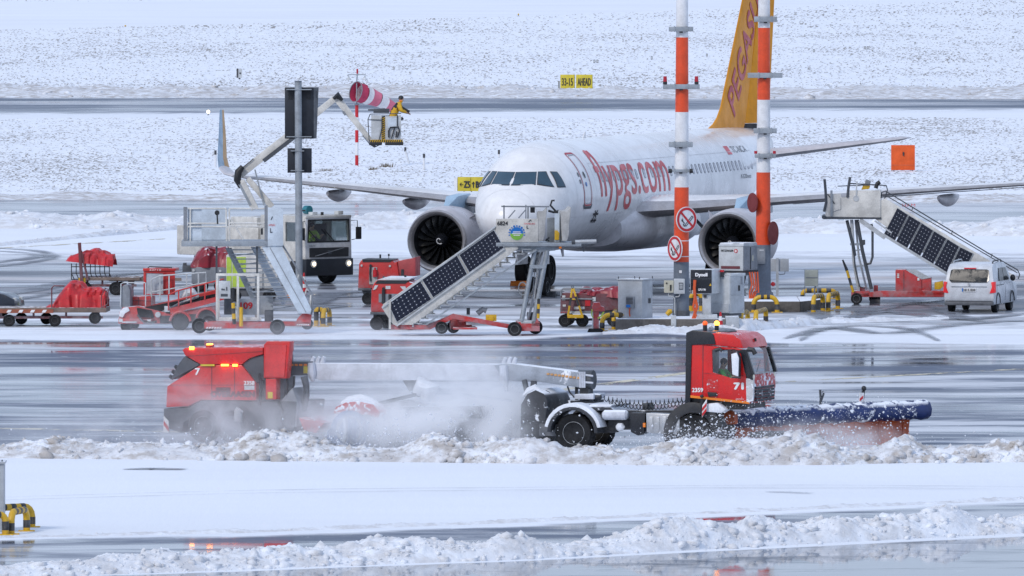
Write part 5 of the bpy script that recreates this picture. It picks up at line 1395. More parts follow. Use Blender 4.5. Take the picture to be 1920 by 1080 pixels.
b = MB(); px_box(bl, 308, 318, 574, 585, -.02, .1, b); b.lathe(bl.pt(296, 590, .0), (0, 1, 0), [(-.04, .10), (.2, .10)], 16); b.build('drive_motor', M['lgrey'], bl, bev=.01)
b = MB(); px_box(bl, 350, 372, 582, 600, .2, 1.4, b); px_tube(bl, [(258, 590), (265, 600), (280, 604), (294, 603)], .04, -.1, b); b.build('underbody', M['black'], bl)
b = MB(); px_tube(bl, [(340, 560), (350, 550), (362, 548), (370, 556)], [.06, .14, .14, .06], 1.6, b, 8); b.build('snow_cap', M['snowlump'], bl)

b = MB(); px_prism(bl, [(256, 577), (284, 582), (288, 596), (259, 594)], -.05, .95, b); b.build('belt_end', M['rubber'], bl, bev=.02)
b = MB(); px_prism(bl, [(223, 593), (225, 584), (231, 577), (240, 576), (243, 583), (234, 588), (230, 596)], -.02, 1.0, b); b.build('snow_cap', M['snowlump'], bl, bev=.03)
b = MB(); px_box(bl, 352, 374, 589, 606, .04, .09, b); px_box(bl, 300, 322, 592, 606, .04, .09, b); b.each('gap_shade_plate', M['black'], bl)  # black plates on the flank stand for shade in the underbody gaps
b = MB(); px_tube(bl, [(300, 588), (340, 568), (372, 556)], .05, .2, b, 8); px_tube(bl, [(262, 596), (270, 606), (290, 606)], .025, -.12, b, 6); b.each('hydraulic_ram', M['mgrey'], bl)
b = MB(); px_box(bl, 223, 230, 598, 604, -.13, -.1, b); px_box(bl, 276, 283, 599, 605, -.13, -.1, b); b.each('lamp', M['lens'], bl)
b = MB(); px_bar(bl, (238, 563), (283, 564), .02, .89, b, .02); px_bar(bl, (260, 557), (260, 576), .02, .89, b, .02); b.each('panel_gap', M['maroon'], bl)
# ---------------------------------------------------------------- service van with hi-vis panels behind the old stairs
sv = Thing('service_truck', 'service truck with hi-vis yellow panels half hidden behind the old stairs', 'truck', 450, 566, rz=-.05)
b = MB(); px_box(sv, 424, 492, 478, 541, 0, 2.2, b); b.build('body', M['truckwhite'], sv, bev=.03)
b = MB(); px_box(sv, 425, 434, 482, 540, -.02, 0, b); px_box(sv, 436, 461, 482, 538, -.02, 0, b); b.each('hi_vis_panel', M['neon'], sv)
b = MB(); px_box(sv, 424, 520, 541, 556, .1, 2.1, b); b.build('skirt', M['darkgrey'], sv)
for u, d in ((440, .1), (505, .1)): px_wheel(sv, u, 555, .24, .2, d, rim=.5, rimmat='mgrey')
b = MB(); px_prism(sv, [(492, 541), (520, 541), (520, 515), (512, 490), (492, 488)], .1, 2.1, b); b.build('cab', M['truckwhite'], sv, bev=.04)

# ---------------------------------------------------------------- maroon power cart with a folded tarpaulin
mc = Thing('equipment_cart', 'maroon equipment cart with yellow A-shaped drawbar in front, left of the grey cabinet', 'equipment cart', 1059, 613, rz=-.08)
b = MB(); px_prism(mc, [(1050, 583), (1052, 549), (1115, 550), (1165, 552), (1165, 580), (1116, 584)], 0, 1.6, b); b.build('body', M['maroon'], mc, bev=.03)
b = MB(); px_tube(mc, [(1052, 555), (1052, 545), (1056, 541), (1110, 541)], .035, -.02, b); px_tube(mc, [(1052, 560), (1112, 561)], .03, -.04, b); px_box(mc, 1050, 1118, 583, 588, -.04, 1.6, b); b.build('front_frame', M['mgrey'], mc)
b = MB()
for k in range(5): px_prism(mc, [(1051 + 4 * k, 587), (1053 + 4 * k, 587), (1055 + 4 * k, 584), (1053 + 4 * k, 584)], -.055, -.045, b)
b.each('warning_stripe', M['signred'], mc)
b = MB()
for u, v in ((1057, 556), (1057, 561), (1114, 559), (1114, 563), (1058, 573)): px_box(mc, u - 3, u + 3, v - 2, v + 2, -.03, 0, b)
px_box(mc, 1076, 1096, 575, 580, -.03, 0, b); px_box(mc, 1068, 1090, 584, 588, -.06, -.04, b); b.each('lamp', M['lens'], mc, bev=.005)
b = MB(); px_box(mc, 1097, 1107, 562, 574, -.03, 0, b); b.build('warning_plate', M['signred'], mc)
b = MB(); px_bar(mc, (1073, 541), (1065, 592), .07, -.25, b); px_bar(mc, (1075, 541), (1091, 590), .07, -.25, b); px_bar(mc, (1064, 593), (1094, 593), .13, -.25, b, .12); px_bar(mc, (1071, 561), (1081, 561), .05, -.25, b); db = b.build('drawbar', M['yellow'], mc, bev=.01)
b = MB(); px_bar(mc, (1070.5, 558), (1068, 573), .075, -.26, b); px_bar(mc, (1079.5, 556), (1085, 573), .075, -.26, b); b.build('black_band', M['black'], db)
b = MB(); b.lathe(mc.pt(1073.5, 538, -.25), (0, 1, 0), [(-.02, .03), (-.02, .05), (.02, .05), (.02, .03), (-.02, .03)], 12, cap=False); px_bar(mc, (1073.5, 540), (1073.5, 546), .05, -.25, b); b.build('tow_eye', M['black'], db)
for u, v, d in ((1059, 601, .05), (1092, 601, .05), (1150, 600, .05), (1066, 598, 1.5)): px_wheel(mc, u, v, .22, .18, d, rim=.5, rimmat='mgrey')
b = MB(); px_bar(mc, (1060, 599), (1150, 599), .08, .5, b); px_box(mc, 1112, 1165, 580, 590, .1, 1.5, b); b.each('underframe', M['darkgrey'], mc)
tarp('tarpaulin', 'dark red stiff tarpaulin folded on the maroon equipment cart', 'tarpaulin', mc, [(1086, 546), (1090, 541), (1108, 541), (1124, 541), (1140, 539), (1152, 537), (1162, 538), (1168, 545)], (552, 560), -.06, 1.5, M['tarpdark'], 21)
# ================================================================== PEOPLE
def person(name, label, J, E, mats, region, loc=None, parent=None, rz=0.0, cap=None, scale=1.0):
    """One skinned body over a jointed skeleton. J: name -> (x, y, z, radius); E: edges; region(centre) -> material index."""
    ks = list(J); me = bpy.data.meshes.new(name)
    me.from_pydata([J[k][:3] for k in ks], [(ks.index(a), ks.index(b_)) for a, b_ in E], [])
    o = link(name, me)
    md = o.modifiers.new('skin', 'SKIN'); sk = me.skin_vertices[0].data
    for k, sv_ in zip(ks, sk): sv_.radius = (J[k][3],) * 2; sv_.use_root = (k == ks[0])
    sb = o.modifiers.new('smooth', 'SUBSURF'); sb.levels = 1; sb.render_levels = 1
    dg = bpy.context.evaluated_depsgraph_get(); dg.update()
    m2 = bpy.data.meshes.new_from_object(o.evaluated_get(dg))
    o.modifiers.clear(); o.data = m2; m2.materials.clear()
    for m in mats: m2.materials.append(m)
    for p in m2.polygons: p.material_index = region(p.center); p.use_smooth = True
    o.location = loc; o.rotation_euler = (0, 0, rz)
    settag(o, label, 'person')
    h = Vector(J['head'][:3])
    f = Vector(J['nose'][:3]) - h; f.z = 0; f = f.normalized() if f.length > 1e-4 else Vector((1, 0, 0)); sd = Vector((-f.y, f.x, 0))
    b = MB(); b.sph(h + f * .075 + sd * .035 + Vector((0, 0, .01)), .014, 8, 5).sph(h + f * .075 - sd * .035 + Vector((0, 0, .01)), .014, 8, 5); b.each('eye', M['black'], o)
    b = MB(); b.sph(h - sd * .085, (.02, .015, .03), 8, 5).sph(h + sd * .085, (.02, .015, .03), 8, 5); b.each('ear', M['skin'], o)
    b = MB(); b.bar(h + f * .088 - sd * .025 - Vector((0, 0, .055)), h + f * .088 + sd * .025 - Vector((0, 0, .055)), .012, .01); b.build('mouth', M['brownred'], o)
    if cap is not None:
        b = MB(); b.sph(h + Vector((0, 0, .045)) - f * .012, (.105, .105, .10), 14, 8); b.build('cap', cap, o)
    return o
def human(lean, arms, head_dir, sit=False):
    """Joint table: lean = forward offset of the chest along +x; arms = two (elbow, wrist) pairs."""
    J = {}; E = []
    hz = .92 if not sit else .45
    J['pelvis'] = (0, 0, hz, .15); J['spine'] = (lean * .4, 0, hz + .24, .14); J['chest'] = (lean * .8, 0, hz + .44, .165)
    J['neck'] = (lean, 0, hz + .58, .065); J['head'] = (lean + .04 * (lean > 0), 0, hz + .71, .088); J['crown'] = (lean + .05 * (lean > 0), 0, hz + .80, .07)
    hx, hy = head_dir; H_ = J['head']; J['nose'] = (H_[0] + .105 * hx, H_[1] + .105 * hy, H_[2] - .012, .018)
    E += [('pelvis', 'spine'), ('spine', 'chest'), ('chest', 'neck'), ('neck', 'head'), ('head', 'crown'), ('head', 'nose')]
    for sg, nm, (el, wr) in ((1, 'a', arms[0]), (-1, 'b', arms[1])):
        J['sh' + nm] = (lean * .85, .19 * sg, hz + .50, .085); J['el' + nm] = (*el, .065); J['wr' + nm] = (*wr, .045)
        E += [('chest', 'sh' + nm), ('sh' + nm, 'el' + nm), ('el' + nm, 'wr' + nm)]
        d = (Vector(wr) - Vector(el)).normalized(); up = Vector((0, 0, 1)); sdv = d.cross(up); sdv = sdv.normalized() if sdv.length > .01 else Vector((0, 1, 0))
        pm = Vector(wr) + d * .07; J['palm' + nm] = (*pm, .038); E.append(('wr' + nm, 'palm' + nm))
        for k in range(4):
            q = pm + d * (.06 + .012 * (1.5 - abs(k - 1.5))) + sdv * (.028 * (k - 1.5)) ; J['fa%d%s' % (k, nm)] = (*q, .011); q2 = q + d * .02 - up * .035; J['fb%d%s' % (k, nm)] = (*q2, .009)
            E += [('palm' + nm, 'fa%d%s' % (k, nm)), ('fa%d%s' % (k, nm), 'fb%d%s' % (k, nm))]
        q = Vector(wr) + d * .05 + sdv * .055 - up * .02; J['th' + nm] = (*q, .012); E.append(('wr' + nm, 'th' + nm))
        if sit: J['hip' + nm] = (.08, .10 * sg, hz - .02, .11); J['kn' + nm] = (.46, .12 * sg, hz + .02, .085); J['an' + nm] = (.50, .12 * sg, .08, .055); J['ft' + nm] = (.64, .12 * sg, .05, .05)
        else: J['hip' + nm] = (0, .10 * sg, hz - .10, .115); J['kn' + nm] = (.05, .11 * sg, .48, .08); J['an' + nm] = (0, .11 * sg, .09, .055); J['ft' + nm] = (.15, .12 * sg, .05, .05)
        E += [('pelvis', 'hip' + nm), ('hip' + nm, 'kn' + nm), ('kn' + nm, 'an' + nm), ('an' + nm, 'ft' + nm)]
    return J, E

# ================================================================== DE-ICING TRUCK  (local x = its right, y = forward)
di = Thing('deicing_truck', 'white de-icing truck with lit headlights and a raised jointed boom behind the old stairs', 'truck', 616, 533, rz=math.radians(221))
W_ = 1.17
def fr_ring(outer, inner, y0, th=-.06): return MB().ring([(x, y0, z) for x, z in outer], [(x, y0, z) for x, z in inner], (0, th, 0))
b = fr_ring([(-W_, .98), (W_, .98), (W_ - .03, 2.6), (-W_ + .03, 2.6)], [(-1.03, 1.66), (1.03, 1.66), (1.0, 2.48), (-1.0, 2.48)], 0)
cab = b.build('cab', M['white'], di, bev=.02)
for sg in (1, -1):
    b = MB(); x = W_ * sg
    o_ = [(x, 0, .98), (x, -1.35, .98), (x, -1.35, 2.6), (x, -.05, 2.6)]; i_ = [(x, -.22, 1.66), (x, -1.2, 1.66), (x, -1.2, 2.4), (x, -.3, 2.4)]
    b.ring(o_, i_, (-.05 * sg, 0, 0)); b.build('door', M['truckwhite'], di, bev=.01)
    b = MB(); o_ = [(x, -1.37, .98), (x, -2.7, .98), (x, -2.7, 2.6), (x, -1.37, 2.6)]; i_ = [(x, -1.7, 1.66), (x, -2.2, 1.66), (x, -2.2, 2.4), (x, -1.7, 2.4)]
    b.ring(o_, i_, (-.05 * sg, 0, 0)); b.build('cab_side', M['truckwhite'], di, bev=.01)
    b = MB(); b.box(x - .03 * sg - .01, x - .03 * sg + .01, -1.22, -.2, 1.64, 2.42).box(x - .03 * sg - .01, x - .03 * sg + .01, -2.22, -1.68, 1.64, 2.42); b.each('side_window', M['glass'], di)
b = MB(); b.box(-W_ + .02, W_ - .02, -2.7, .02, 2.56, 2.66).box(-W_, W_, -2.7, -2.64, .98, 2.6).box(-W_, W_, -2.7, 0, .9, .98); b.build('cab_shell', M['truckwhite'], di, bev=.02)
b = MB(); b.box(-W_ + .08, W_ - .08, -.25, -.1, 1.35, 1.62).box(-W_ + .1, W_ - .1, -1.5, -1.4, 1.0, 2.3); b.build('dashboard', M['black'], di)
b = MB(); b.add([(-1.04, -.03, 1.65), (1.04, -.03, 1.65), (1.01, -.03, 2.49), (-1.01, -.03, 2.49)], [(0, 1, 2, 3)]); b.build('windscreen', M['glass'], di, recalc=False)
b = fr_ring([(-1.07, 1.62), (1.07, 1.62), (1.04, 2.52), (-1.04, 2.52)], [(-1.01, 1.68), (1.01, 1.68), (.98, 2.46), (-.98, 2.46)], .012, -.02); b.build('windscreen_seal', M['black'], di)
b = MB()
for x in (.55, -.25): b.bar((x, .05, 1.66), (x + .5, .05, 2.12), .035, .03)
b.each('wiper', M['black'], di)
b = MB(); b.box(-.98, .98, .01, .05, 1.06, 1.42); gr = b.build('grille', M['black'], di, bev=.01)
b = MB(); b.bar((.72, .07, 1.10), (-.72, .07, 1.40), .04, .02); b.build('grille_bar', M['mgrey'], gr)
b = MB(); b.box(-.09, .09, .05, .08, 1.17, 1.31); b.build('badge', M['darkgrey'], gr)
lettering(di, 'VOLVO', (1.0, .03, 1.47), (-.30, 0, 0), (0, 0, .06), M['darkgrey'])
b = MB(); b.box(-W_ - .02, W_ + .02, -.5, .08, .34, .99); bp = b.build('bumper', M['signback'], di, bev=.03)
for x in (.82, -.95):
    b = MB(); b.lathe((x, .06, .80), (0, 1, 0), [(0, .15), (.04, .15), (.05, .10)], 16); hl = b.build('headlight', M['lens'], di)
    b = MB(); b.sph((x, .12, .80), (.085, .03, .085), 12, 6); b.build('bulb', M['headlamp'], hl)
for sg in (1, -1):
    b = MB(); b.tube([(sg * W_, -.05, 2.45), (sg * (W_ + .2), .1, 2.45), (sg * (W_ + .22), .12, 1.75), (sg * W_, 0, 1.7)], .018, 6); mr = b.build('mirror_arm', M['black'], di)
    b = MB(); b.box(sg * (W_ + .14), sg * (W_ + .38), .06, .16, 1.72, 2.2); b.build('mirror', M['black'], mr, bev=.03)
for y in (-1.25, -5.6):
    for sg in (1, -1): wheel(di, (sg * .98, y, .50), .50, .30, (1, 0, 0), .6, 'mgrey')
b = MB(); b.box(1.0, 1.16, -1.9, -.6, .5, 1.2).box(-1.16, -1.0, -1.9, -.6, .5, 1.2); b.each('wheel_housing', M['black'], di, bev=.08)
b = MB(); b.box(-.45, .45, -7.6, -.3, .6, .95); b.build('frame', M['darkgrey'], di)
b = MB(); b.box(-W_, W_, -7.8, -2.85, 1.0, 2.15); tk = b.build('fluid_tank', M['cream'], di, bev=.06)
b = MB(); b.box(-.8, 1.1, -4.6, -3.0, 2.16, 2.55); b.build('turret_base', M['truckwhite'], di, bev=.04)
b = MB(); b.box(.2, 1.1, -6.9, -5.2, 2.16, 2.42); b.build('hose_box', M['lgrey'], di, bev=.03)
b = MB(); b.tube([(-.1, -.5, 2.66), (-.1, -.5, 2.78)], .06, 8).tube([(.9, -.6, 2.66), (.92, -.6, 2.85), (.75, -.5, 2.85)], .03, 6); b.each('roof_horn', M['black'], di)
b = MB(); b.box(-.88, -.62, -.4, -.15, 2.68, 2.82).box(.42, .68, -.4, -.15, 2.68, 2.80); b.each('roof_lamp', M['lens'], di, bev=.02)
b = MB(); b.lathe((.30, -.9, 2.86), (0, 1, 0), [(-.12, .02), (-.12, .17), (.12, .17), (.12, .02)], 18); b.build('hose_reel', paint('teal', (.03, .20, .25), .4), di)
B_ = lambda u, v, dy=2.6: di.ptY(u, v, dy)
def boxbar(b, p, q, w0, w1, thick):
    t = (q - p).normalized(); n = di.Ri @ Vector((0, 1, 0)); x = t.cross(n).normalized()
    return b.prism([p - x * w0 / 2 - n * thick / 2, p + x * w0 / 2 - n * thick / 2, q + x * w1 / 2 - n * thick / 2, q - x * w1 / 2 - n * thick / 2],
                   [p - x * w0 / 2 + n * thick / 2, p + x * w0 / 2 + n * thick / 2, q + x * w1 / 2 + n * thick / 2, q - x * w1 / 2 + n * thick / 2])
b = MB(); boxbar(b, B_(510, 388, 2.6), B_(464, 334, 2.6), .24, .22, .3); boxbar(b, B_(478, 392, 2.3), B_(452, 338, 2.3), .30, .26, .3); lb = b.each('lower_arm', M['truckwhite'], di, bev=.02)
b = MB(); boxbar(b, B_(470, 385, 2.2), B_(449, 345, 2.2), .10, .10, .12); boxbar(b, B_(495, 385, 2.4), B_(478, 318, 2.4), .06, .06, .06); b.each('hydraulic_ram', M['steel'], di)
b = MB(); b.tube([B_(455, 312, 2.25), B_(447, 322, 2.25), B_(445, 337, 2.25), B_(452, 352, 2.25)], [.10, .15, .15, .09], 10); b.build('elbow_guard', M['black'], di)
b = MB(); boxbar(b, B_(450, 327), B_(630, 183), .33, .24, .30); ub = b.build('main_arm', M['truckwhite'], di, bev=.02)
b = MB(); boxbar(b, B_(494, 302, 2.4), B_(590, 228, 2.4), .16, .14, .12); b.build('cable_tray', M['darkgrey'], ub)
b = MB(); b.tube([B_(450, 318, 2.4), B_(470, 302, 2.4), B_(475, 297, 2.4)], .02, 6); b.build('hose', M['black'], ub)
b = MB(); b.tube([B_(625, 185, 2.4), B_(633, 178, 2.4), B_(642, 188, 2.4)], [.06, .14, .06], 10); b.build('elbow_guard', M['black'], di)
b = MB(); boxbar(b, B_(629, 181), B_(694, 262), .30, .18, .26); fa = b.build('fore_arm', M['truckwhite'], di, bev=.02)
b = MB(); boxbar(b, B_(672, 238), B_(703, 275), .10, .10, .2); b.tube([B_(680, 254, 2.4), B_(694, 271, 2.4), B_(702, 276, 2.4), B_(711, 272, 2.4)], .025, 6); b.tube([B_(643, 209, 2.4), B_(648, 216, 2.4)], .05, 6); b.each('basket_link', M['mgrey'], di)
BY = 2.6
def bk_prism(pts, dy0, dy1, b=None):
    b = b or MB(); n = di.Ri @ Vector((0, dy1 - dy0, 0)); a = [B_(u, v, BY + dy0) for u, v in pts]
    return b.prism(a, [p + n for p in a])
def R4(u0, u1, v0, v1): return [(u0, v1), (u1, v1), (u1, v0), (u0, v0)]
b = MB(); bk_prism(R4(693, 755, 264, 267), -.5, .5, b); bs = b.build('basket_floor', M['mgrey'], di)
b = MB(); bk_prism(R4(696, 716, 216, 263), -.52, -.49, b); bk_prism(R4(722, 752, 218, 263), -.52, -.49, b); bk_prism(R4(697, 752, 216, 263), .47, .5, b); b.each('basket_panel', M['lgrey'], di, bev=.01)
b = MB(); bk_prism(R4(727, 745, 221, 240), -.535, -.52, b); b.build('basket_window', M['bluewhite'], di)
b = MB(); bk_prism(R4(692, 716, 266.5, 272.5), -.58, .55, b); bk_prism(R4(722, 756, 266.5, 272.5), -.58, .55, b); b.each('basket_bumper', M['black'], di, bev=.03)
b = MB()
for k in range(11): bk_prism([(716, 262 - 4 * k), (721.5, 259 - 4 * k), (721.5, 257 - 4 * k), (716, 260 - 4 * k)], -.55, -.545, b)
for k in range(15): u = 695 + 4 * k; bk_prism([(u, 267), (u + 2, 267), (u + 3.5, 262.5), (u + 1.5, 262.5)], -.55, -.545, b)
b.build('hazard_stripe', M['black'], di)['kind'] = 'stuff'
b = MB(); bk_prism(R4(715.5, 722, 220, 263), -.535, -.53, b); bk_prism(R4(694.5, 755, 262, 267.3), -.54, -.535, b); b.each('stripe_board', M['yellow'], di)
b = MB(); n2 = lambda L, dy: [B_(u, v, BY + dy) for u, v in L]
for dy in (-.55, .5): b.tube(n2([(694, 214), (752, 213)], dy), .02, 6); b.tube(n2([(692, 262), (690, 224), (694, 214)], dy), .018, 6)
b.tube(n2([(690, 224), (716, 225)], -.55), .016, 6); b.tube(n2([(716, 222), (716, 240), (711, 262)], -.56), .018, 6)
b.each('basket_rail', M['darkgrey'], di)
b = MB(); b.tube(n2([(729, 258), (729, 245), (732, 239), (747, 238), (749, 246), (745, 258)], -.58), .03, 6); b.tube(n2([(734, 260), (738, 246), (740, 240)], -.58), .022, 6); b.tube(n2([(742, 258), (744, 246)], -.58), .022, 6); b.tube(n2([(745, 215), (745, 236)], -.56), .02, 6); b.build('hose_bundle', M['black'], di)
b = MB(); b.tube(n2([(751, 224), (756, 221)], -.3), .06, 8); b.build('work_lamp', M['black'], di)
b = MB(); b.tube(n2([(690, 206), (700, 206), (722, 204)], 0), .035, 6); bk_prism(R4(700, 730, 204, 212), -.3, .2, b); b.build('control_panel', M['darkgrey'], di, bev=.03)
floorp = di.A + di.R @ B_(733, 264.5, BY - .1)
J, E_ = human(.36, [((.46, .22, 1.16), (.62, .12, 1.10)), ((.40, -.27, 1.18), (.58, -.16, 1.12))], (.85, -.52))
for k_ in ('chest', 'spine', 'sha', 'shb', 'ela', 'elb'): J[k_] = (*J[k_][:3], J[k_][3] * 1.28)
wk = person('person', 'person in yellow jacket and black cap leaning from the raised basket with a lance', J, E_, [M['skin'], M['jacket'], M['navy']],
            lambda c: 0 if (c.z > 1.545 or c.x > .60) else (2 if (c.z < .88 or (c.x < .24 and c.z > 1.24)) else 1), loc=floorp, cap=M['black'])
sc_ = MB(); sc_.lathe((.38, 0, 1.55), (.2, 0, 1), [(-.03, .06), (0, .085), (.04, .07)], 12, cap=False); sc_.build('scarf', M['stripeorange'], wk)
ln = Thing('spray_lance', 'black spray lance held by the person in the yellow jacket', 'spray lance', loc=floorp)
b = MB(); b.tube([(.20, -.24, 1.48), (.5, -.2, 1.28), (.72, -.18, 1.14)], [.03, .035, .05], 8); b.build('barrel', M['black'], ln)
b = MB(); b.bar((.5, -.2, 1.28), (.48, -.2, 1.16), .035); b.build('grip', M['black'], ln)
seat = di.A + di.R @ Vector((.30, -.72, 1.08))
J, E_ = human(.06, [((.25, .26, .68), (.42, .2, .78)), ((.25, -.26, .68), (.42, -.2, .78))], (1, 0), sit=True)
person('person', 'driver in a hi-vis vest behind the windscreen of the white de-icing truck', J, E_, [M['skin'], M['neon'], M['navy']], lambda c: 0 if (c.z > .98 or (c.x > .36 and c.z > .66)) else (2 if c.z < .5 else 1), loc=seat, rz=math.radians(221 + 90), cap=M['navy'])

# ================================================================== SNOW PLOUGH TRUCK  (local x = forward, y = away from the camera side, z = up; y = 0 is its near flank)
pl = Thing('plough_truck', 'red snow plough truck with wide blue and orange blade pushing a wave of snow', 'snow plough', 1074, 848, rz=-math.radians(18))
CW = 2.35
WIN = [(1335, 656), (1377, 655), (1386, 663), (1389, 710), (1371, 709), (1336, 698)]
OUT = [(1319, 648), (1381, 652.5), (1392, 655), (1405, 757), (1366, 753), (1318, 748)]
b = MB(); b.ring(pl.pts(OUT, 0), pl.pts(WIN, 0), (0, .06, 0)); dr = b.build('door', M['cabred'], pl, bev=.008)
b = MB(); px_prism(pl, [(1295, 647), (1318, 647.6), (1317, 748), (1293, 745)], 0.004, .06, b); b.build('cab_side', M['cabred'], pl, bev=.008)
a = pl.pts(OUT, 0); b = MB(); far = [Vector((p.x, CW - .06, p.z)) for p in a]; w_ = [Vector((p.x, CW - .06, p.z)) for p in pl.pts(WIN, 0)]; b.ring(far, w_, (0, .06, 0)); b.build('door', M['cabred'], pl)
b = MB(); px_prism(pl, [(1294, 649), (1306, 632), (1340, 624), (1374, 627), (1388, 637), (1394, 654), (1381, 652), (1340, 647.5)], .0, CW, b); b.build('roof', M['cabred'], pl, bev=.035)
b = MB(); px_prism(pl, [(1284, 757), (1286, 624), (1298, 619), (1330, 622), (1338, 628), (1342, 646), (1297, 647), (1294, 757)], -.03, CW + .03, b); b.build('rear_fairing', M['satinblack'], pl, bev=.03)
b = MB(); px_box(pl, 1350, 1366, 621.5, 624.5, .7, 1.5, b); b.build('roof_hatch', M['darkgrey'], pl)
b = MB(); px_prism(pl, [(1337, 654), (1386, 656.5), (1395, 655), (1409, 703), (1404, 716), (1397, 700), (1389, 663), (1378, 657), (1340, 657)], -.012, .05, b); b.build('window_frame', M['satinblack'], pl)
b = MB(); b.add([p + Vector((0, .03, 0)) for p in pl.pts(WIN, 0)], [tuple(range(6))]); b.build('side_window', M['glass'], pl, recalc=False)
wsn = pl.pts([(1395, 656), (1409, 703)], 0)
b = MB(); q0, q1 = wsn; b.add([q1 + Vector((0, .1, 0)), Vector((q1.x, CW - .1, q1.z)), Vector((q0.x, CW - .1, q0.z)), q0 + Vector((0, .1, 0))], [(0, 1, 2, 3)]); b.build('windscreen', M['glass'], pl, recalc=False)
b = MB(); b.bar(q0 + Vector((.02, .05, 0)), q1 + Vector((.02, .05, 0)), .12, .10); b.bar(Vector((q0.x, CW - .05, q0.z)), Vector((q1.x, CW - .05, q1.z)), .1, .10); b.each('pillar', M['satinblack'], pl)
b = MB(); px_prism(pl, [(1393, 702), (1409, 702), (1410, 730), (1407, 757), (1393, 755)], .06, CW, b); fp = b.build('front_panel', paint('snow_caked_red', (.5, .012, .012), .4, cake=.56, snow=.8, cscale=5), pl, bev=.04)
b = MB(); px_prism(pl, [(1398, 709), (1413, 711), (1412, 752), (1399, 755)], -.02, .10, b); b.build('corner_panel', paint('snow_caked_white', (.6, .6, .62), .6, cake=.55), pl, bev=.03)
b = MB()
for k in range(5): p = pl.pt(1409, 728 + k * 6, 0); b.box(p.x, p.x + .05, .3, CW - .3, p.z - .03, p.z + .03)
b.each('grille_slat', M['caked'], pl)
b = MB(); px_box(pl, 1296, 1395, 748, 768, .15, CW - .15, b); b.build('cab_floor', M['black'], pl)
p0, p1 = pl.pt(1300, 655, 0), pl.pt(1300, 745, 0)
b = MB(); b.box(p0.x, p0.x + .05, .07, CW - .07, p1.z, p0.z); b.build('cab_back', M['darkgrey'], pl)
p = pl.pt(1393, 706, 0); b = MB(); b.box(p.x - .35, p.x, .1, CW - .1, p.z - .3, p.z - .02); b.build('dashboard', M['black'], pl)
b = MB(); px_prism(pl, [(1293, 741), (1405, 753), (1405, 757.5), (1293, 745.5)], -.014, .01, b); b.build('reflective_stripe', M['stripeorange'], pl)
px_text(pl, '71', 1376.5, 1393.5, 718, 730, -.006, M['textwhite'], .022)
px_text(pl, '2359', 1298, 1318, 727.5, 735, -.004, M['textwhite'], .008)
px_text(pl, 'AROCS', 1379, 1394, 747, 749.5, -.004, M['textwhite'])
b = MB(); px_prism(pl, [(1326, 735), (1343, 736), (1345, 743), (1328, 744)], -.05, .01, b); b.build('door_handle', M['black'], dr, bev=.01)
b = MB(); px_box(pl, 1325, 1346, 712, 733, -.008, -.003, b); b.build('snow_patch', paint('snow_stuck_to_door', (.60, .014, .012), .35, cake=.40, cscale=18), dr)
b = MB(); px_prism(pl, [(1371, 663), (1382, 660), (1386, 670), (1386, 707), (1373, 703)], -.32, -.12, b); mr = b.build('mirror', M['black'], pl, bev=.03)
b = MB(); px_prism(pl, [(1371, 664), (1381, 661), (1385, 671), (1384, 706), (1373, 702)], -.36, -.325, b); b.build('snow_cap', M['snowlump'], mr, bev=.01)
b = MB(); px_tube(pl, [(1402, 655), (1412, 656), (1416, 664)], .07, -.05, b, 8); px_tube(pl, [(1340, 657), (1350, 654), (1354, 658)], .05, -.1, b, 8); b.each('mirror_arm', M['black'], pl)
for y_, u_ in ((.05, 1411), (CW - .1, 1406)):
    p = pl.pt(u_, 707, 0); b = MB(); b.lathe(Vector((p.x, y_, p.z)), (1, 0, 0), [(-.12, .04), (-.05, .10), (.02, .11), (.02, .08)], 14); hl = b.build('work_light', M['black'], pl)
    b = MB(); b.sph(Vector((p.x + .02, y_, p.z)), (.03, .085, .085), 12, 6); b.build('bulb', paint('lamp_glass', (.75, .72, .6), .1), hl)
b = MB()
for v_ in (690, 694): p = pl.pt(1405, 700, 0); 
b.bar(Vector((p.x + .03, .6, p.z + .02)), Vector((p.x - .08, 1.3, p.z + .32)), .02); b.bar(Vector((p.x + .03, 1.4, p.z + .02)), Vector((p.x - .08, 2.0, p.z + .32)), .02); b.each('wiper', M['black'], pl)
for u_, d_, m_ in ((1322, .5, 'amberlow'), (1344, 1.2, 'amber')):
    b = MB(); px_tube(pl, [(u_, 620), (u_, 608)], .06, d_, b, 10); bc = b.build('beacon', M['black'], pl)
    b = MB(); b.sph(pl.pt(u_, 606.5, d_), (.075, .075, .075), 12, 7); b.build('beacon_lens', M[m_], bc)
b = MB(); px_tube(pl, [(1332, 620), (1333, 613), (1334, 610)], [.06, .06, .02], .8, b, 10); b.build('roof_horn', M['lgrey'], pl)
b = MB(); px_tube(pl, [(1417, 640), (1416, 634)], .03, 1.3, b); b.build('roof_antenna', M['black'], pl)
b = MB(); px_bar(pl, (1318, 648), (1317.5, 748), .016, -.002, b, .01); px_bar(pl, (1320, 700), (1402, 705), .010, -.003, b, .008); b.each('panel_gap', M['maroon'], pl)
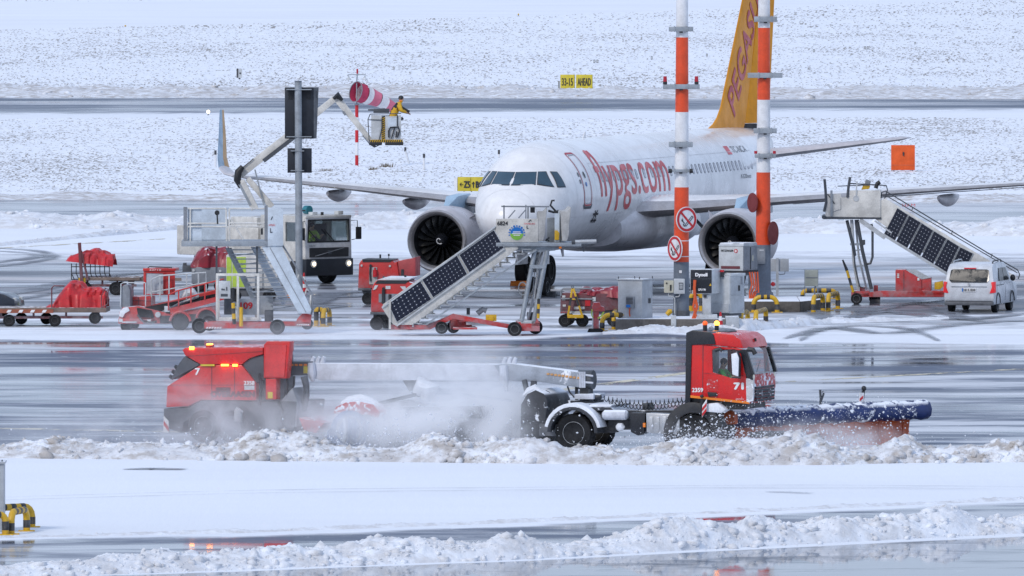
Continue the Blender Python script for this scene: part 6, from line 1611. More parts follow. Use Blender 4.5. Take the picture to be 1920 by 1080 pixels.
# running gear
def near_far(u, v, r, w, rimm='lgrey'):
    p = pl.pt(u, v, 0)
    wheel(pl, (p.x, w / 2 + .02, p.z), r, w, (0, 1, 0), .58, rimm); wheel(pl, (p.x, CW - w / 2 - .02, p.z), r, w, (0, 1, 0), .58, rimm)
near_far(1074, 812, .535, .50); near_far(1300, 812, .53, .34, 'darkgrey')  # front rims coloured darker to paint in the shadow under the fender
def arc_fender(name, u, v, r0, r1, a0, a1, d0, d1, mat):
    c = pl.pt(u, v, 0); A_ = np.linspace(math.radians(a0), math.radians(a1), 14)
    po = [Vector((c.x + r1 * math.cos(a), d0, c.z + r1 * math.sin(a))) for a in A_] + [Vector((c.x + r0 * math.cos(a), d0, c.z + r0 * math.sin(a))) for a in A_[::-1]]
    return MB().prism(po, [Vector((p.x, d1, p.z)) for p in po]).build(name, mat, pl, bev=.02)
arc_fender('rear_fender', 1074, 812, .64, .74, 0, 178, -.06, .60, M['caked']); arc_fender('snow_cap', 1074, 812, .735, .84, 12, 168, -.04, .58, M['snowlump'])
arc_fender('rear_fender', 1074, 812, .64, .74, 0, 178, CW - .6, CW + .06, M['caked'])
arc_fender('front_fender', 1300, 812, .57, .86, 12, 200, -.05, .5, M['black'])
b = MB(); px_box(pl, 1268, 1336, 770, 815, .5, 1.9, b); b.build('wheel_housing', M['black'], pl)  # black block fills the front wheel arch, standing for its shadow
b = MB(); px_box(pl, 1100, 1290, 769, 784, .65, .80, b); px_box(pl, 1100, 1290, 769, 784, 1.55, 1.70, b); b.each('frame_rail', M['caked'], pl, bev=.01)
b = MB(); px_box(pl, 1010, 1045, 795, 818, .3, 2.0, b); b.build('rear_beam', M['darkgrey'], pl, bev=.03)
b = MB(); px_prism(pl, [(1211, 774), (1272, 777), (1270, 816), (1212, 811)], .02, .62, b); tk = b.build('fuel_tank', M['silver'], pl, bev=.035)
b = MB()
for k in range(5): u = 1216 + 12.5 * k; px_prism(pl, [(u, 781), (u + 8, 781.5), (u + 8, 808), (u, 807)], -.0, .02, b)
b.each('tank_rib', M['metal'], tk, bev=.012)
b = MB(); px_prism(pl, [(1181, 774), (1210, 774), (1208, 812), (1196, 817), (1182, 810)], .05, .6, b); bx = b.build('battery_box', M['satinblack'], pl, bev=.03)
b = MB(); px_box(pl, 1205.5, 1210, 793, 801, .0, .05, b); b.build('side_marker', M['stripeorange'], bx)
b = MB(); px_tube(pl, [(1130, 778), (1134, 778), (1174, 778), (1178, 778)], [.08, .14, .14, .08], .25, b, 12); b.build('air_tank', M['cakedwhite'], pl)
b = MB(); px_tube(pl, [(1156, 802), (1160, 801), (1166, 801), (1170, 803)], [.06, .12, .12, .06], .25, b, 10); b.build('snow_cap', M['snowlump'], pl)
b = MB(); px_box(pl, 1140, 1200, 785, 806, .5, 1.9, b); px_box(pl, 1118, 1150, 790, 812, .9, 1.5, b); b.build('gearbox', M['black'], pl, bev=.05)
b = MB(); px_prism(pl, [(1104, 764), (1145, 764), (1152, 770), (1100, 771)], .3, 2.0, b); b.build('fifth_wheel_plate', M['caked'], pl, bev=.01)
b = MB(); px_prism(pl, [(1103, 763.5), (1144, 763.5), (1148, 759), (1106, 758)], .3, 2.0, b); b.build('snow_cap', M['snowlump'], pl, bev=.03)
b = MB(); px_box(pl, 1204, 1214, 756, 770, .8, 1.4, b); b.build('air_filter', M['darkgrey'], pl, bev=.02)
b = MB(); px_bar(pl, (1264, 772), (1279, 762), .10, .3, b, .05); b.build('step_plate', M['cakedwhite'], pl)
for k, (v0, v1, d_, nt_) in enumerate(((747, 749, .9, 19), (752, 763, .7, 22))):
    p, q = pl.pt(1131 if k == 0 else 1140, v0, d_), pl.pt(1284, v0 + 2, d_); P_ = []
    for i in range(nt_ * 8 + 1):
        t_ = i / (nt_ * 8); a_ = 2 * math.pi * i / 8
        c = p.lerp(q, t_) - Vector((0, 0, (.12 if k == 0 else .16) * math.sin(math.pi * t_)))
        P_.append(c + Vector((0, .075 * math.cos(a_), .075 * math.sin(a_))))
    b = MB(); b.tube(P_, .012, 5); b.build('coiled_hose', M['black'], pl)
# driver
J, E_ = human(.05, [((.26, .26, .70), (.44, .16, .80)), ((.26, -.26, .70), (.44, -.16, .80))], (1, 0), sit=True)
pw = pl.pt(1352, 742, .75)
person('person', 'driver in bright green work jacket behind the side window of the red plough truck', J, E_, [M['skin'], M['green'], M['navy']], lambda c: 0 if (c.z > 1.0 or (c.x > .38 and c.z > .66)) else (2 if c.z < .48 else 1), loc=pl.A + pl.R @ Vector((pw.x, .75, pw.z - .25)), rz=-math.radians(18), cap=M['navy'])
# plough blade: swept from the near left to the far right
g0, g1 = G(1322, 846), G(1712, 833)
bd = (g1 - g0); bl_len = bd.length; bd.normalize(); bnrm = Vector((bd.y, -bd.x, 0))
def bpt(s, e, z): return pl.Ri @ (g0 + bd * s + bnrm * e + Vector((0, 0, z)) - pl.A)
PROF = [(0.0, .02), (-.14, .18), (-.20, .38), (-.16, .58), (-.05, .76)]
ns = 25; rings = []
for k in range(ns):
    s = bl_len * k / (ns - 1)
    rings.append([bpt(s, e, z * (1 + .10 * k / ns)) for e, z in PROF] + [bpt(s, e - .03, z * (1 + .10 * k / ns)) for e, z in PROF[::-1]])
b = MB(); b.loft(rings); bo = b.build('mouldboard', M['bladeorange'], pl, ang=60)
b = MB()
for k in range(9): s = bl_len * (.03 + .94 * k / 8); b.prism([bpt(s - .02, e + .03, z * 1.05) for e, z in PROF] + [bpt(s - .02, e - .0, z * 1.05) for e, z in PROF[::-1]], [bpt(s + .02, e + .03, z * 1.05) for e, z in PROF] + [bpt(s + .02, e, z * 1.05) for e, z in PROF[::-1]])
b.each('rib', M['bladeorange'], bo)
TP = [(-.06, .64), (.14, .60), (.30, .70), (.34, .89), (.25, 1.07), (.06, 1.15), (-.13, 1.09), (-.18, .9)]
rings = []; ns = 60
for k in range(ns):
    t_ = k / (ns - 1); s = .24 + (bl_len + .18) * t_; sw = 1 + .05 * math.sin(k * 1.9) + .04 * math.sin(k * .77 + 1); dz = .02 + .09 * t_
    rings.append([bpt(s, e * sw, (z - .9) * sw + .9 + dz) for e, z in TP])
b = MB(); b.loft(rings); b.build('deflector', M['ploughblue'], pl, ang=70)
b = MB(); pe = pl.pts([(1313, 800), (1317, 782), (1326, 773), (1338, 774), (1346, 782), (1347, 800)], 0); e0 = bpt(0, .25, 0)
b.prism([Vector((p.x, e0.y - .05, p.z)) for p in pe], [Vector((p.x, e0.y + .25, p.z)) for p in pe]); b.build('end_plate', M['bladeorange'], pl, bev=.02)
b = MB(); px_prism(pl, [(1320, 772), (1324, 757), (1345, 755), (1362, 768), (1352, 775)], -.1, .4, b); b.build('snow_cap', M['snowlump'], pl, bev=.06)
def marker(s, h, parts):
    for nm, mat, z0, z1, w in parts:
        p, q = bpt(s, .05, z0), bpt(s, .05, z1)
        b = MB(); b.bar(p, q, w, .04); b.build(nm, mat, pl)
b = MB(); P_ = pl.pts([(1316, 783), (1325, 768), (1325, 748), (1317, 760)], -.2); b.prism(P_, [p + Vector((0, .03, 0)) for p in P_]); mk = b.build('marker_board', M['textwhite'], pl)
b = MB()
for dv in (0, 10): P_ = pl.pts([(1316.5, 781 - dv), (1324.5, 771 - dv), (1324.5, 765 - dv), (1316.5, 775 - dv)], -.215); b.prism(P_, [p + Vector((0, .012, 0)) for p in P_])
b.each('stripe', M['signred'], mk)
b = MB(); px_tube(pl, [(1316, 775), (1316, 747)], .04, -.15, b, 8); b.sph(pl.pt(1316, 743, -.15), (.06, .06, .05), 10, 6); b.build('marker_lamp', M['black'], pl)
b = MB(); b.tube([bpt(4.05, .0, 1.05), bpt(4.07, 0, 1.35), bpt(4.05, 0, 1.62)], .035, 7); b.tube([bpt(4.08, 0, 1.3), bpt(4.17, 0, 1.5), bpt(4.15, 0, 1.58)], .03, 6); b.build('marker_pole', M['darkgrey'], pl)
b = MB(); b.tube([bpt(5.52, 0, 1.1), bpt(5.58, 0, 1.55)], .05, 8); b.sph(bpt(5.6, 0, 1.62), .075, 10, 6); b.build('marker_lamp', M['black'], pl)
b = MB(); b.prism([bpt(5.40, .05, 1.22), bpt(5.55, .05, 1.22), bpt(5.57, .05, 1.50), bpt(5.42, .05, 1.50)], [bpt(5.40, .03, 1.22), bpt(5.55, .03, 1.22), bpt(5.57, .03, 1.50), bpt(5.42, .03, 1.50)]); mk = b.build('marker_board', M['textwhite'], pl)
b = MB(); b.prism([bpt(5.40, .065, 1.26), bpt(5.52, .065, 1.34), bpt(5.53, .065, 1.42), bpt(5.41, .065, 1.34)], [bpt(5.40, .052, 1.26), bpt(5.52, .052, 1.34), bpt(5.53, .052, 1.42), bpt(5.41, .052, 1.34)]); b.build('stripe', M['signred'], mk)
b = MB(); p = pl.pt(1405, 790, 0); b.box(p.x - .2, p.x + 1.0, .7, .9, .45, .6); b.box(p.x - .2, p.x + 1.0, 1.5, 1.7, .45, .6); b.each('push_arm', M['darkgrey'], pl)

# ================================================================== SWEEPER TRAILER
sw = Thing('sweeper_trailer', 'red runway sweeper with a long snow-caked drawbar coupled behind the plough truck', 'sweeper', 380, 836, rz=-math.radians(20))
SWW = 2.4
b = MB(); px_prism(sw, [(313, 724), (376, 684), (453, 684), (480, 718), (480, 751), (376, 750), (353, 762), (311, 764)], 0, SWW, b); hb = b.build('engine_hood', M['sweepred'], sw, bev=.04)
b = MB(); px_prism(sw, [(341, 655.6), (347, 652), (493, 651), (493, 664), (467, 672), (453, 683.5), (376, 683.5), (347, 667)], -.03, SWW + .03, b); b.build('roof_hood', M['sweepred'], sw, bev=.04)
b = MB(); px_prism(sw, [(341, 674), (347, 667.5), (375, 684), (320, 712), (330, 690)], .05, SWW - .05, b); b.build('rear_vent', M['darkgrey'], sw, bev=.02)
b = MB()
for k in range(3): px_tube(sw, [(333 - 5 * k, 687 + 9 * k), (330 - 5 * k, 691 + 9 * k)], .08, .3, b, 8)
b.each('rear_lamp_socket', M['black'], sw)
b = MB(); px_prism(sw, [(454, 684), (467, 673), (494, 665), (496, 712), (481, 718)], .05, SWW - .05, b); b.build('side_vent', M['darkgrey'], sw, bev=.02)
b = MB(); px_prism(sw, [(494, 709), (537, 710), (544, 640), (500, 639), (494, 647)], -.12, .22, b); b.build('air_intake', M['sweepred'], sw, bev=.04)
b = MB(); px_prism(sw, [(497, 706), (533, 706.5), (537, 647), (498, 647)], -.15, -.12, b); b.build('intake_lid', paint('light_red', (.62, .05, .05), .35), sw)
b = MB(); px_box(sw, 498, 518, 710, 749, -.1, .3, b); wb = b.build('ladder_cover', M['sweepred'], sw, bev=.02)
b = MB(); px_box(sw, 502, 511, 735, 747, -.115, -.1, b); b.build('warning_label', M['signyellow'], wb)
b = MB(); px_box(sw, 481, 532, 666, 770, .22, 1.0, b); b.build('front_bulkhead', M['darkgrey'], sw, bev=.03)
b = MB(); px_prism(sw, [(307, 766), (354, 764), (378, 752), (555, 753), (550, 812), (420, 816), (418, 790), (380, 772), (344, 792), (340, 812), (306, 800)], .05, SWW - .05, b); b.build('chassis', M['darkgrey'], sw, bev=.03)
b = MB(); px_prism(sw, [(525, 752), (548, 726), (560, 760), (556, 800), (530, 800)], .1, 1.1, b); b.build('blower_housing', M['mgrey'], sw, bev=.06)
for u in (380, 432):
    p = sw.pt(u, 799, 0)
    for y in (.2, SWW - .2): wheel(sw, (p.x, y, p.z), .46, .36, (0, 1, 0), .6, 'lgrey')
b = MB(); px_prism(sw, [(306, 810), (317, 812), (316, 790), (307, 780)], -.02, .02, b); mk = b.build('marker_board', M['textwhite'], sw)
b = MB(); px_prism(sw, [(307, 797), (316, 809), (316, 801), (307, 789)], -.035, -.022, b); b.build('stripe', M['signred'], mk)
b = MB(); px_tube(sw, [(446, 790), (447, 772), (450, 768)], .12, -.05, b, 10); b.build('filter_canister', M['lgrey'], sw)
for u, v, m_, w_ in ((359, 652.5, 'amber', 4.5), (390, 648.5, 'amber', 4)):
    b = MB(); px_box(sw, u - w_, u + w_, v - 1.5, v + 3, .1, .4, b); lb = b.build('beacon', M['sweepred'], sw)
    b = MB(); px_box(sw, u - w_ * .8, u + w_ * .8, v - 4, v - .5, .12, .38, b) if v < 650 else px_box(sw, u - w_, u + w_, v - 2.5, v + 3.5, -.07, -.03, b); b.build('beacon_lens', M[m_], lb, bev=.02)
b = MB(); px_box(sw, 376, 402, 683, 686.5, -.06, -.03, b); b.build('light_bar', M['signyellow'], sw)
b = MB(); px_box(sw, 414.5, 428, 683, 686.3, -.07, -.03, b); px_box(sw, 436, 444.5, 683, 687, -.07, -.03, b); b.each('warning_light', M['amber'], sw)
b = MB()
for k in range(6): px_bar(sw, (466 + 4.5 * k, 672 - 1.6 * k), (469.5 + 4.5 * k, 670.8 - 1.6 * k), .03, .03, b)
b.build('light_strip', M['yellow'], sw)
px_text(sw, '7', 366, 374.5, 690.5, 703, -.012, M['textwhite'], .012)
px_text(sw, '2358', 457.5, 477, 714.5, 721.5, -.012, M['textwhite'], .008)
b = MB(); px_box(sw, 458, 477, 723, 731, -.012, .0, b); b.build('rating_plate', M['lgrey'], sw)
px_text(sw, 'OVERAASEN', 396, 477, 734, 744, -.012, M['maroon'], .02)
b = MB()
for L in ([(397, 686), (397, 748)], [(440, 686), (440, 749)], [(318, 722), (478, 722)]): px_bar(sw, L[0], L[1], .018, -.004, b, .01)
px_bar(sw, (350, 668), (492, 659), .018, -.034, b, .01)
b.each('panel_gap', M['maroon'], sw)
b = MB()
for k in range(5): px_bar(sw, (405, 727 + 1.7 * k), (432, 727 + 1.7 * k), .02, -.012, b, .012)
b.each('louvre', M['black'], sw)
b = MB(); px_tube(sw, [(486, 700), (490, 730), (487, 760)], .035, -.05, b, 6); px_tube(sw, [(522, 752), (530, 770), (528, 790)], .035, .0, b, 6); px_tube(sw, [(538, 705), (540, 722), (536, 740)], .03, .1, b, 6); b.each('hose', M['black'], sw)
# drawbar
D0, D1 = .95, 1.45
b = MB(); px_box(sw, 535, 582, 678, 704, .8, 1.6, b); bb_ = b.build('drawbar_root', M['darkgrey'], sw, bev=.03)
b = MB()
for k in range(4): px_box(sw, 544 + 8.5 * k, 549.5 + 8.5 * k, 682.5, 686, .77, .8, b)
b.each('reflector', M['stripeorange'], bb_)
b = MB(); px_box(sw, 569, 576, 687, 700, .77, .8, b); b.build('warning_label', M['signyellow'], bb_)
b = MB(); px_prism(sw, [(580, 681), (950, 683), (950, 713), (600, 713), (580, 706)], D0, D1, b); bm_ = b.build('drawbar', M['cakedwhite'], sw, bev=.03)
b = MB(); px_prism(sw, [(925, 684), (952, 681), (1088, 698), (1088, 727), (1010, 716), (945, 713)], D0 - .03, D1 + .03, b); gn = b.build('gooseneck', paint('frosted_grey', (.34, .38, .44), .5, dirt=.2, snow=.8, cake=.42, cscale=1.5), sw, bev=.03)
b = MB()
for k in range(9): px_box(sw, 1025 + 7 * k, 1030 + 7 * k, 699.5 + .9 * k, 703 + .95 * k, D0 - .055, D0 - .03, b)
b.each('reflector', paint('frosted_orange', (.66, .34, .12), .5, cake=.35), gn)
b = MB()
for u0, v0 in ((586, 681), (596, 681), (605, 681), (945, 683), (955, 682), (964, 683)): px_tube(sw, [(u0, v0), (u0 + 1, v0 - 7), (u0 + 3, v0 - 12)], [.09, .06, .05], 1.1, b, 8)
b.each('lifting_lug', M['cakedwhite'], sw)
b = MB(); px_tube(sw, [(583, 680), (584, 700), (587, 715)], [.12, .14, .05], .9, b, 8); px_tube(sw, [(944, 685), (946, 712), (950, 735)], [.12, .14, .04], .9, b, 8); b.each('icicle_snow', M['cakedwhite'], sw)
b = MB(); px_tube(sw, [(1086, 712), (1100, 712), (1113, 712)], .27, 1.2, b, 18); b.build('coupling_head', M['darkgrey'], sw)
b = MB()
for k in range(3): px_tube(sw, [(1088 + 4 * k, 697), (1088 + 4 * k, 727)], .03, .90, b, 6)
px_tube(sw, [(1088, 702), (1112, 705)], .03, .92, b, 6); px_tube(sw, [(1088, 716), (1112, 718)], .03, .92, b, 6)
b.each('coupling_flange', M['cakedwhite'], sw)
b = MB(); px_box(sw, 1087, 1103, 724, 752, 1.0, 1.4, b); px_box(sw, 1078, 1082, 722, 752, 1.1, 1.2, b); b.each('kingpin_post', M['black'], sw)
b = MB(); px_box(sw, 1077, 1113, 739, 749, .7, 1.7, b); b.build('coupling_box', M['cakedwhite'], sw, bev=.03)
b = MB(); px_tube(sw, [(1114, 744), (1118, 745), (1127, 744)], [.10, .10, .07], .9, b, 8); px_tube(sw, [(1064, 724), (1068, 735), (1077, 745)], .025, .9, b, 6); px_box(sw, 1064, 1112, 751, 756, .8, 1.7, b); b.each('hose_connector', M['caked'], sw)
b = MB(); px_tube(sw, [(552, 705), (551, 722), (547, 730)], .03, .4, b, 6); b.build('hose', M['black'], sw)
b = MB(); px_tube(sw, [(570, 706), (574, 722), (575, 740), (569, 770)], [.11, .10, .09, .10], .5, b, 8); px_tube(sw, [(573, 730), (566, 755), (563, 770)], .03, .4, b, 6); b.build('support_leg', M['darkgrey'], sw)
b = MB(); px_prism(sw, [(560, 783), (608, 793), (592, 812), (570, 808)], -.1, 1.5, b); b.build('deflector', M['sweepred'], sw, bev=.02)
# broom and its hood below the drawbar
b = MB(); p = sw.pt(645, 806, -.1); q = sw.pt(930, 806, 2.6); 
bx_ = (q - p).normalized()
b.lathe(p, bx_, [(0, .1), (0, .50)] + [(x_, .50 + .05 * ((i % 2) * 2 - 1)) for i, x_ in enumerate(np.linspace(.1, (q - p).length - .1, 40))] + [((q - p).length, .50), ((q - p).length, .1)], 22); b.build('broom_roller', M['brushblue'], sw)
b = MB(); b.lathe(p - bx_ * .05, bx_, [(0, .12), (0, .26), (-.05, .30), (-.05, .36), (0, .40)], 20, cap=False); b.build('broom_hub', M['lgrey'], sw)
b = MB(); px_prism(sw, [(622, 775), (630, 762), (648, 754), (672, 752), (700, 758), (712, 772), (706, 784), (690, 778), (650, 780)], -.2, .5, b); b.build('broom_hood', bpy.data.materials['snow_caked_red'], sw, bev=.05)
b = MB(); px_tube(sw, [(640, 757), (655, 750), (676, 747), (697, 752), (712, 762)], [.06, .11, .13, .11, .06], .1, b, 10); b.build('snow_cap', M['snowlump'], sw)
b = MB(); px_prism(sw, [(690, 790), (700, 762), (730, 752), (772, 748), (800, 756), (850, 754), (900, 762), (945, 758), (960, 775), (962, 832), (700, 836)], 1.3, 1.9, b); b.build('broom_frame', M['caked'], sw, bev=.08)
b = MB(); b.lathe(sw.pt(655, 806, -.25), (0, 1, 0), [(0, .5), (.0, .55), (.35, .55), (.35, .5)], 26); b.lathe(sw.pt(630, 818, -.28), (0, 1, 0), [(0, .2), (.0, .28), (.2, .28), (.2, .2)], 20); b.each('end_brush', M['brushblue'], sw)
b = MB(); b.lathe(sw.pt(655, 806, -.28), (0, 1, 0), [(0, .30), (-.02, .34), (-.02, .38), (0, .40)], 24, cap=False); b.build('brush_ring', M['mgrey'], sw)
b = MB(); px_bar(sw, (708, 757), (780, 740), .10, .5, b); px_bar(sw, (716, 775), (905, 772), .35, .9, b); px_prism(sw, [(755, 713), (778, 713), (784, 745), (768, 735)], .8, 1.4, b); px_bar(sw, (870, 740), (960, 752), .10, 1.5, b); b.each('broom_arm', M['caked'], sw)
b = MB(); px_tube(sw, [(778, 738), (792, 724), (806, 728), (798, 750)], [.12, .30, .30, .15], .9, b, 10); b.build('snow_lump', M['snowlump'], sw)
b = MB(); px_prism(sw, [(976, 758), (988, 738), (1004, 730), (1020, 738), (1027, 752), (1022, 800), (1016, 832), (974, 832)], .2, 2.1, b); b.build('splash_guard', M['caked'], sw, bev=.06)
b = MB(); px_bar(sw, (983, 712), (988, 734), .12, .9, b); px_bar(sw, (1001, 714), (1000, 732), .14, .9, b); b.each('guard_bracket', M['darkgrey'], sw)
b = MB(); px_tube(sw, [(982, 742), (992, 734), (1004, 728), (1016, 735)], [.05, .12, .12, .05], .5, b, 8); b.build('snow_cap', M['snowlump'], sw)

# ------------------------------------------------------------------ thrown snow: drifting spray and flying crumbs
def spray(name, label, blobs, box, nscale=.55):
    m, nt, p, out = new_mat(name + '_air'); nt.nodes.remove(p)
    pos = wpos(nt); tot = None
    for (c, r, d) in blobs:
        vm = nt.nodes.new('ShaderNodeVectorMath'); vm.operation = 'SUBTRACT'; nt.links.new(pos, vm.inputs[0]); vm.inputs[1].default_value = c
        vd = nt.nodes.new('ShaderNodeVectorMath'); vd.operation = 'DIVIDE'; nt.links.new(vm.outputs[0], vd.inputs[0]); vd.inputs[1].default_value = r
        ln_ = nt.nodes.new('ShaderNodeVectorMath'); ln_.operation = 'LENGTH'; nt.links.new(vd.outputs[0], ln_.inputs[0])
        k = mrange(nt, ln_.outputs['Value'], 1, 0, 0, d)
        tot = k if tot is None else math_(nt, 'ADD', tot, k)
    n = mrange(nt, noise(nt, nscale, 5, .65, pos, sc=(.8, .6, 1.2), dist=.8), .36, .66, .12, 2.1)
    v = nt.nodes.new('ShaderNodeVolumePrincipled'); v.inputs['Color'].default_value = (.985, .99, 1.0, 1); v.inputs['Anisotropy'].default_value = .1
    nt.links.new(math_(nt, 'MULTIPLY', tot, n), v.inputs['Density'])
    nt.links.new(v.outputs[0], out.inputs['Volume'])
    b = MB(); b.box(*box); o = b.build(name, m, None, ang=0)
    settag(o, label, 'snow spray', None, 'stuff')
    return o
def PXY(u, v, Y):
    r = ray(u, v); t = Y / r.y; q = CAMP + r * t; return tuple(q)
spray('snow_spray', 'white cloud of thrown snow round the sweeper behind the plough', [
    (PXY(840, 725, 372.6), (3.4, 2.4, 1.9), 0.409), (PXY(940, 760, 372.4), (1.5, 1.8, 1.3), 0.372), (PXY(880, 795, 373.3), (3.2, 3.0, 1.7), 1.934), (PXY(740, 785, 373.0), (2.4, 2.0, 1.3), 0.372), (PXY(770, 800, 373.8), (3.0, 3.0, 1.5), 0.856), (PXY(950, 800, 372.8), (1.6, 2.4, 1.3), 0.770), (PXY(650, 805, 374), (3.2, 3.0, 1.3), 0.616),
    (PXY(430, 800, 374.5), (4.6, 3.2, 1.8), 0.514), (PXY(200, 815, 375), (5.5, 3.0, 1.1), 0.222), (PXY(620, 740, 376), (8.5, 4.0, 2.4), 0.146), (PXY(650, 795, 373.0), (2.2, 2.0, 1.2), 0.335), (PXY(1320, 812, 370.3), (1.7, 1.2, .75), 0.409), (PXY(1500, 822, 370.4), (2.6, 1.6, .75), 0.514), (PXY(1600, 822, 371.4), (1.8, 1.6, .6), 0.377)],
    (-16, 13, 366.5, 381, -.3, 3.4), .85)
spray('snow_spray', 'thin drifting haze of snow in front of the old stairs and belt loader', [(PXY(440, 618, 462), (6.5, 9, 1.0), .03), (PXY(560, 628, 458), (5, 8, .8), .032), (PXY(330, 600, 464), (4, 6, 1.1), .022)], (-16, 2, 450, 474, -.3, 2.0))
rg = np.random.default_rng(77); iv = np.array([(1, 0, 0), (-1, 0, 0), (0, 1, 0), (0, -1, 0), (0, 0, 1), (0, 0, -1)], float); jf = np.array([(0, 2, 4), (2, 1, 4), (1, 3, 4), (3, 0, 4), (2, 0, 5), (1, 2, 5), (3, 1, 5), (0, 3, 5)])
cs = []; fs = []; off = 0
for k in range(6200):
    if k < 2300:
        u = rg.normal(1490, 105); v = 864 - abs(rg.normal(0, 32)); Y = rg.uniform(367.2, 370.2) 
    elif k < 2900: u = rg.uniform(1340, 1720); v = rg.normal(772, 16); Y = 369.0 + (u - 1322) / 390 * 3.6 - rg.uniform(.3, .8)
    elif k < 3600: u = rg.normal(500, 260); v = 840 - abs(rg.normal(0, 18)); Y = rg.uniform(367, 371)
    elif k < 4300: u = rg.normal(840, 110); v = 835 - abs(rg.normal(0, 38)); Y = rg.uniform(370.0, 373.5)
    else: u = rg.normal(1330, 60); v = 850 - abs(rg.normal(0, 26)); Y = rg.uniform(367.6, 369.3)
    r = .011 + .03 * rg.random() ** 4
    if 2300 <= k < 2900: r *= .75
    c = np.array(PXY(u, v, Y)); c[2] = max(c[2], .05)
    cs.append(iv * r * rg.uniform(.5, 1.4, 3) + c); fs.append(jf + off); off += 6
settag(np_mesh('flying_snow', np.concatenate(cs), np.concatenate(fs), M['snowlump'], smooth=False), 'crumbs of snow flying off the plough blade', 'snow', None, 'stuff')
# ================================================================== MASTS, CABINETS, BARRIERS
pA = Thing('concrete_plinth', 'snow-topped concrete plinth under the grey cabinet and the left orange mast', 'plinth', 1270, 622)
M['concrete'] = paint('wet_concrete', (.17, .155, .14), .75, dirt=.45, snow=.95, bmp=.3, dscale=1.2)
b = MB(); px_box(pA, 1155, 1360, 598, 623, 0, 2.8, b); b.build('block', M['concrete'], pA, bev=.02)
b = MB(); px_box(pA, 1360.5, 1386, 594, 619, .02, 2.6, b); b.build('block', M['grey'], pA, bev=.02)
b = MB(); px_box(pA, 1258, 1268, 592, 611, -.04, .3, b); b.build('cable_cover', M['lgrey'], pA, bev=.02)
pB = Thing('concrete_plinth', 'snow-topped concrete plinth under the right orange mast', 'plinth', 1470, 585)
b = MB(); px_prism(pB, [(1396, 585), (1500, 585), (1500, 565), (1396, 565)], 0, 5.5, b); b.build('block', M['concrete'], pB, bev=.02)
p, q = pB.pt(1500.5, 585, 0.01), pB.pt(1541, 585, 0.01); zt = pB.pt(1500, 565, 0).z
b = MB(); b.prism([p, (q.x, 2.0, 0), (q.x, 5.4, 0), (p.x, 5.4, 0)], [(p.x, p.y, zt - .003), (q.x, 2.0, zt - .003), (q.x, 5.4, zt - .003), (p.x, 5.4, zt - .003)]); b.build('block', M['concrete'], pB, bev=.02)

def mast(t, segs, d, rtop, rbot, vtop, vbot):
    """segs: (v0, v1, material) from the top down; the tube tapers all the way."""
    for v0, v1, mt, uc0, uc1 in segs:
        r = lambda v: rtop + (rbot - rtop) * (v - vtop) / (vbot - vtop)
        b = MB(); b.tube([t.pt(uc0, v0, d), t.pt(uc1, v1, d)], [r(v0), r(v1)], 22); b.build('pole_section', M[mt], t, ang=50)
def crossbar(t, u0, u1, v0, v1, d, name='crossbar', mat='steel'):
    b = MB(); px_box(t, u0, u1, v0, v1, d - .38, d - .30, b); o = b.build(name, M[mat], t, bev=.008)
    b = MB(); uc = (u0 + u1) / 2
    for k in (-12, 12): px_box(t, uc + k - 1, uc + k + 1, v0 - 1, v1 + 1, d - .40, d + .1, b)
    b.each('bracket', M[mat], o)
    b = MB(); px_box(t, uc - 3, uc + 3, v1, v1 + 2.5, d - .36, d - .2, b); b.build('clamp', M['black'], o)
    return o
def no_smoking(t, u, v, d, a, R_, parent):
    c = t.pt(u, v, d); n = Vector((math.sin(a), -math.cos(a), 0)); ex = Vector((math.cos(a), math.sin(a), 0)); ez = Vector((0, 0, 1))
    P = lambda x, z, h: c + ex * x * R_ + ez * z * R_ + n * h
    A_ = np.linspace(0, 2 * math.pi, 41)[:-1]
    b = MB(); b.prism([P(math.cos(k), math.sin(k), 0) for k in A_], [P(math.cos(k), math.sin(k), -.03) for k in A_]); o = b.build('no_smoking_sign', M['mastwhite'], parent, ang=40)
    b = MB(); b.ring([P(.94 * math.cos(k), .94 * math.sin(k), .004) for k in A_], [P(.74 * math.cos(k), .74 * math.sin(k), .004) for k in A_], n * .004)
    b.build('red_ring', M['signred'], o, ang=0)
    s_ = math.sqrt(.5); b = MB(); w = .085
    b.prism([P(-.75 * s_ - w * s_, .75 * s_ - w * s_, .012), P(.75 * s_ - w * s_, -.75 * s_ - w * s_, .012), P(.75 * s_ + w * s_, -.75 * s_ + w * s_, .012), P(-.75 * s_ + w * s_, .75 * s_ + w * s_, .012)],
            [P(-.75 * s_ - w * s_, .75 * s_ - w * s_, .016), P(.75 * s_ - w * s_, -.75 * s_ - w * s_, .016), P(.75 * s_ + w * s_, -.75 * s_ + w * s_, .016), P(-.75 * s_ + w * s_, .75 * s_ + w * s_, .016)]); b.build('slash', M['signred'], o)
    b = MB(); q0, q1 = Vector((-.15, -.50, 0)), Vector((.58, .24, 0)); dx = (q1 - q0).normalized(); nx = Vector((-dx.y, dx.x, 0))
    cs_ = [q0 - nx * .1, q1 - nx * .1, q1 + nx * .1, q0 + nx * .1]; ci = [q0 - nx * .045 + dx * .06, q1 - nx * .045 - dx * .06, q1 + nx * .045 - dx * .06, q0 + nx * .045 + dx * .06]
    b.ring([P(k.x, k.y, .008) for k in cs_], [P(k.x, k.y, .008) for k in ci], n * .002); b.build('cigarette', M['textblack'], o, ang=0)
    b = MB(); b.tube([P(-.2, -.55, .006), P(-.35, -.38, .006), P(-.22, -.28, .006), P(-.45, -.12, .006), P(-.36, -.02, .006)], .018, 5); b.tube([P(-.3, -.2, .006), P(-.5, -.05, .006), P(-.42, .08, .006)], .015, 5); b.build('smoke', M['textblack'], o)['kind'] = 'stuff'
    return o
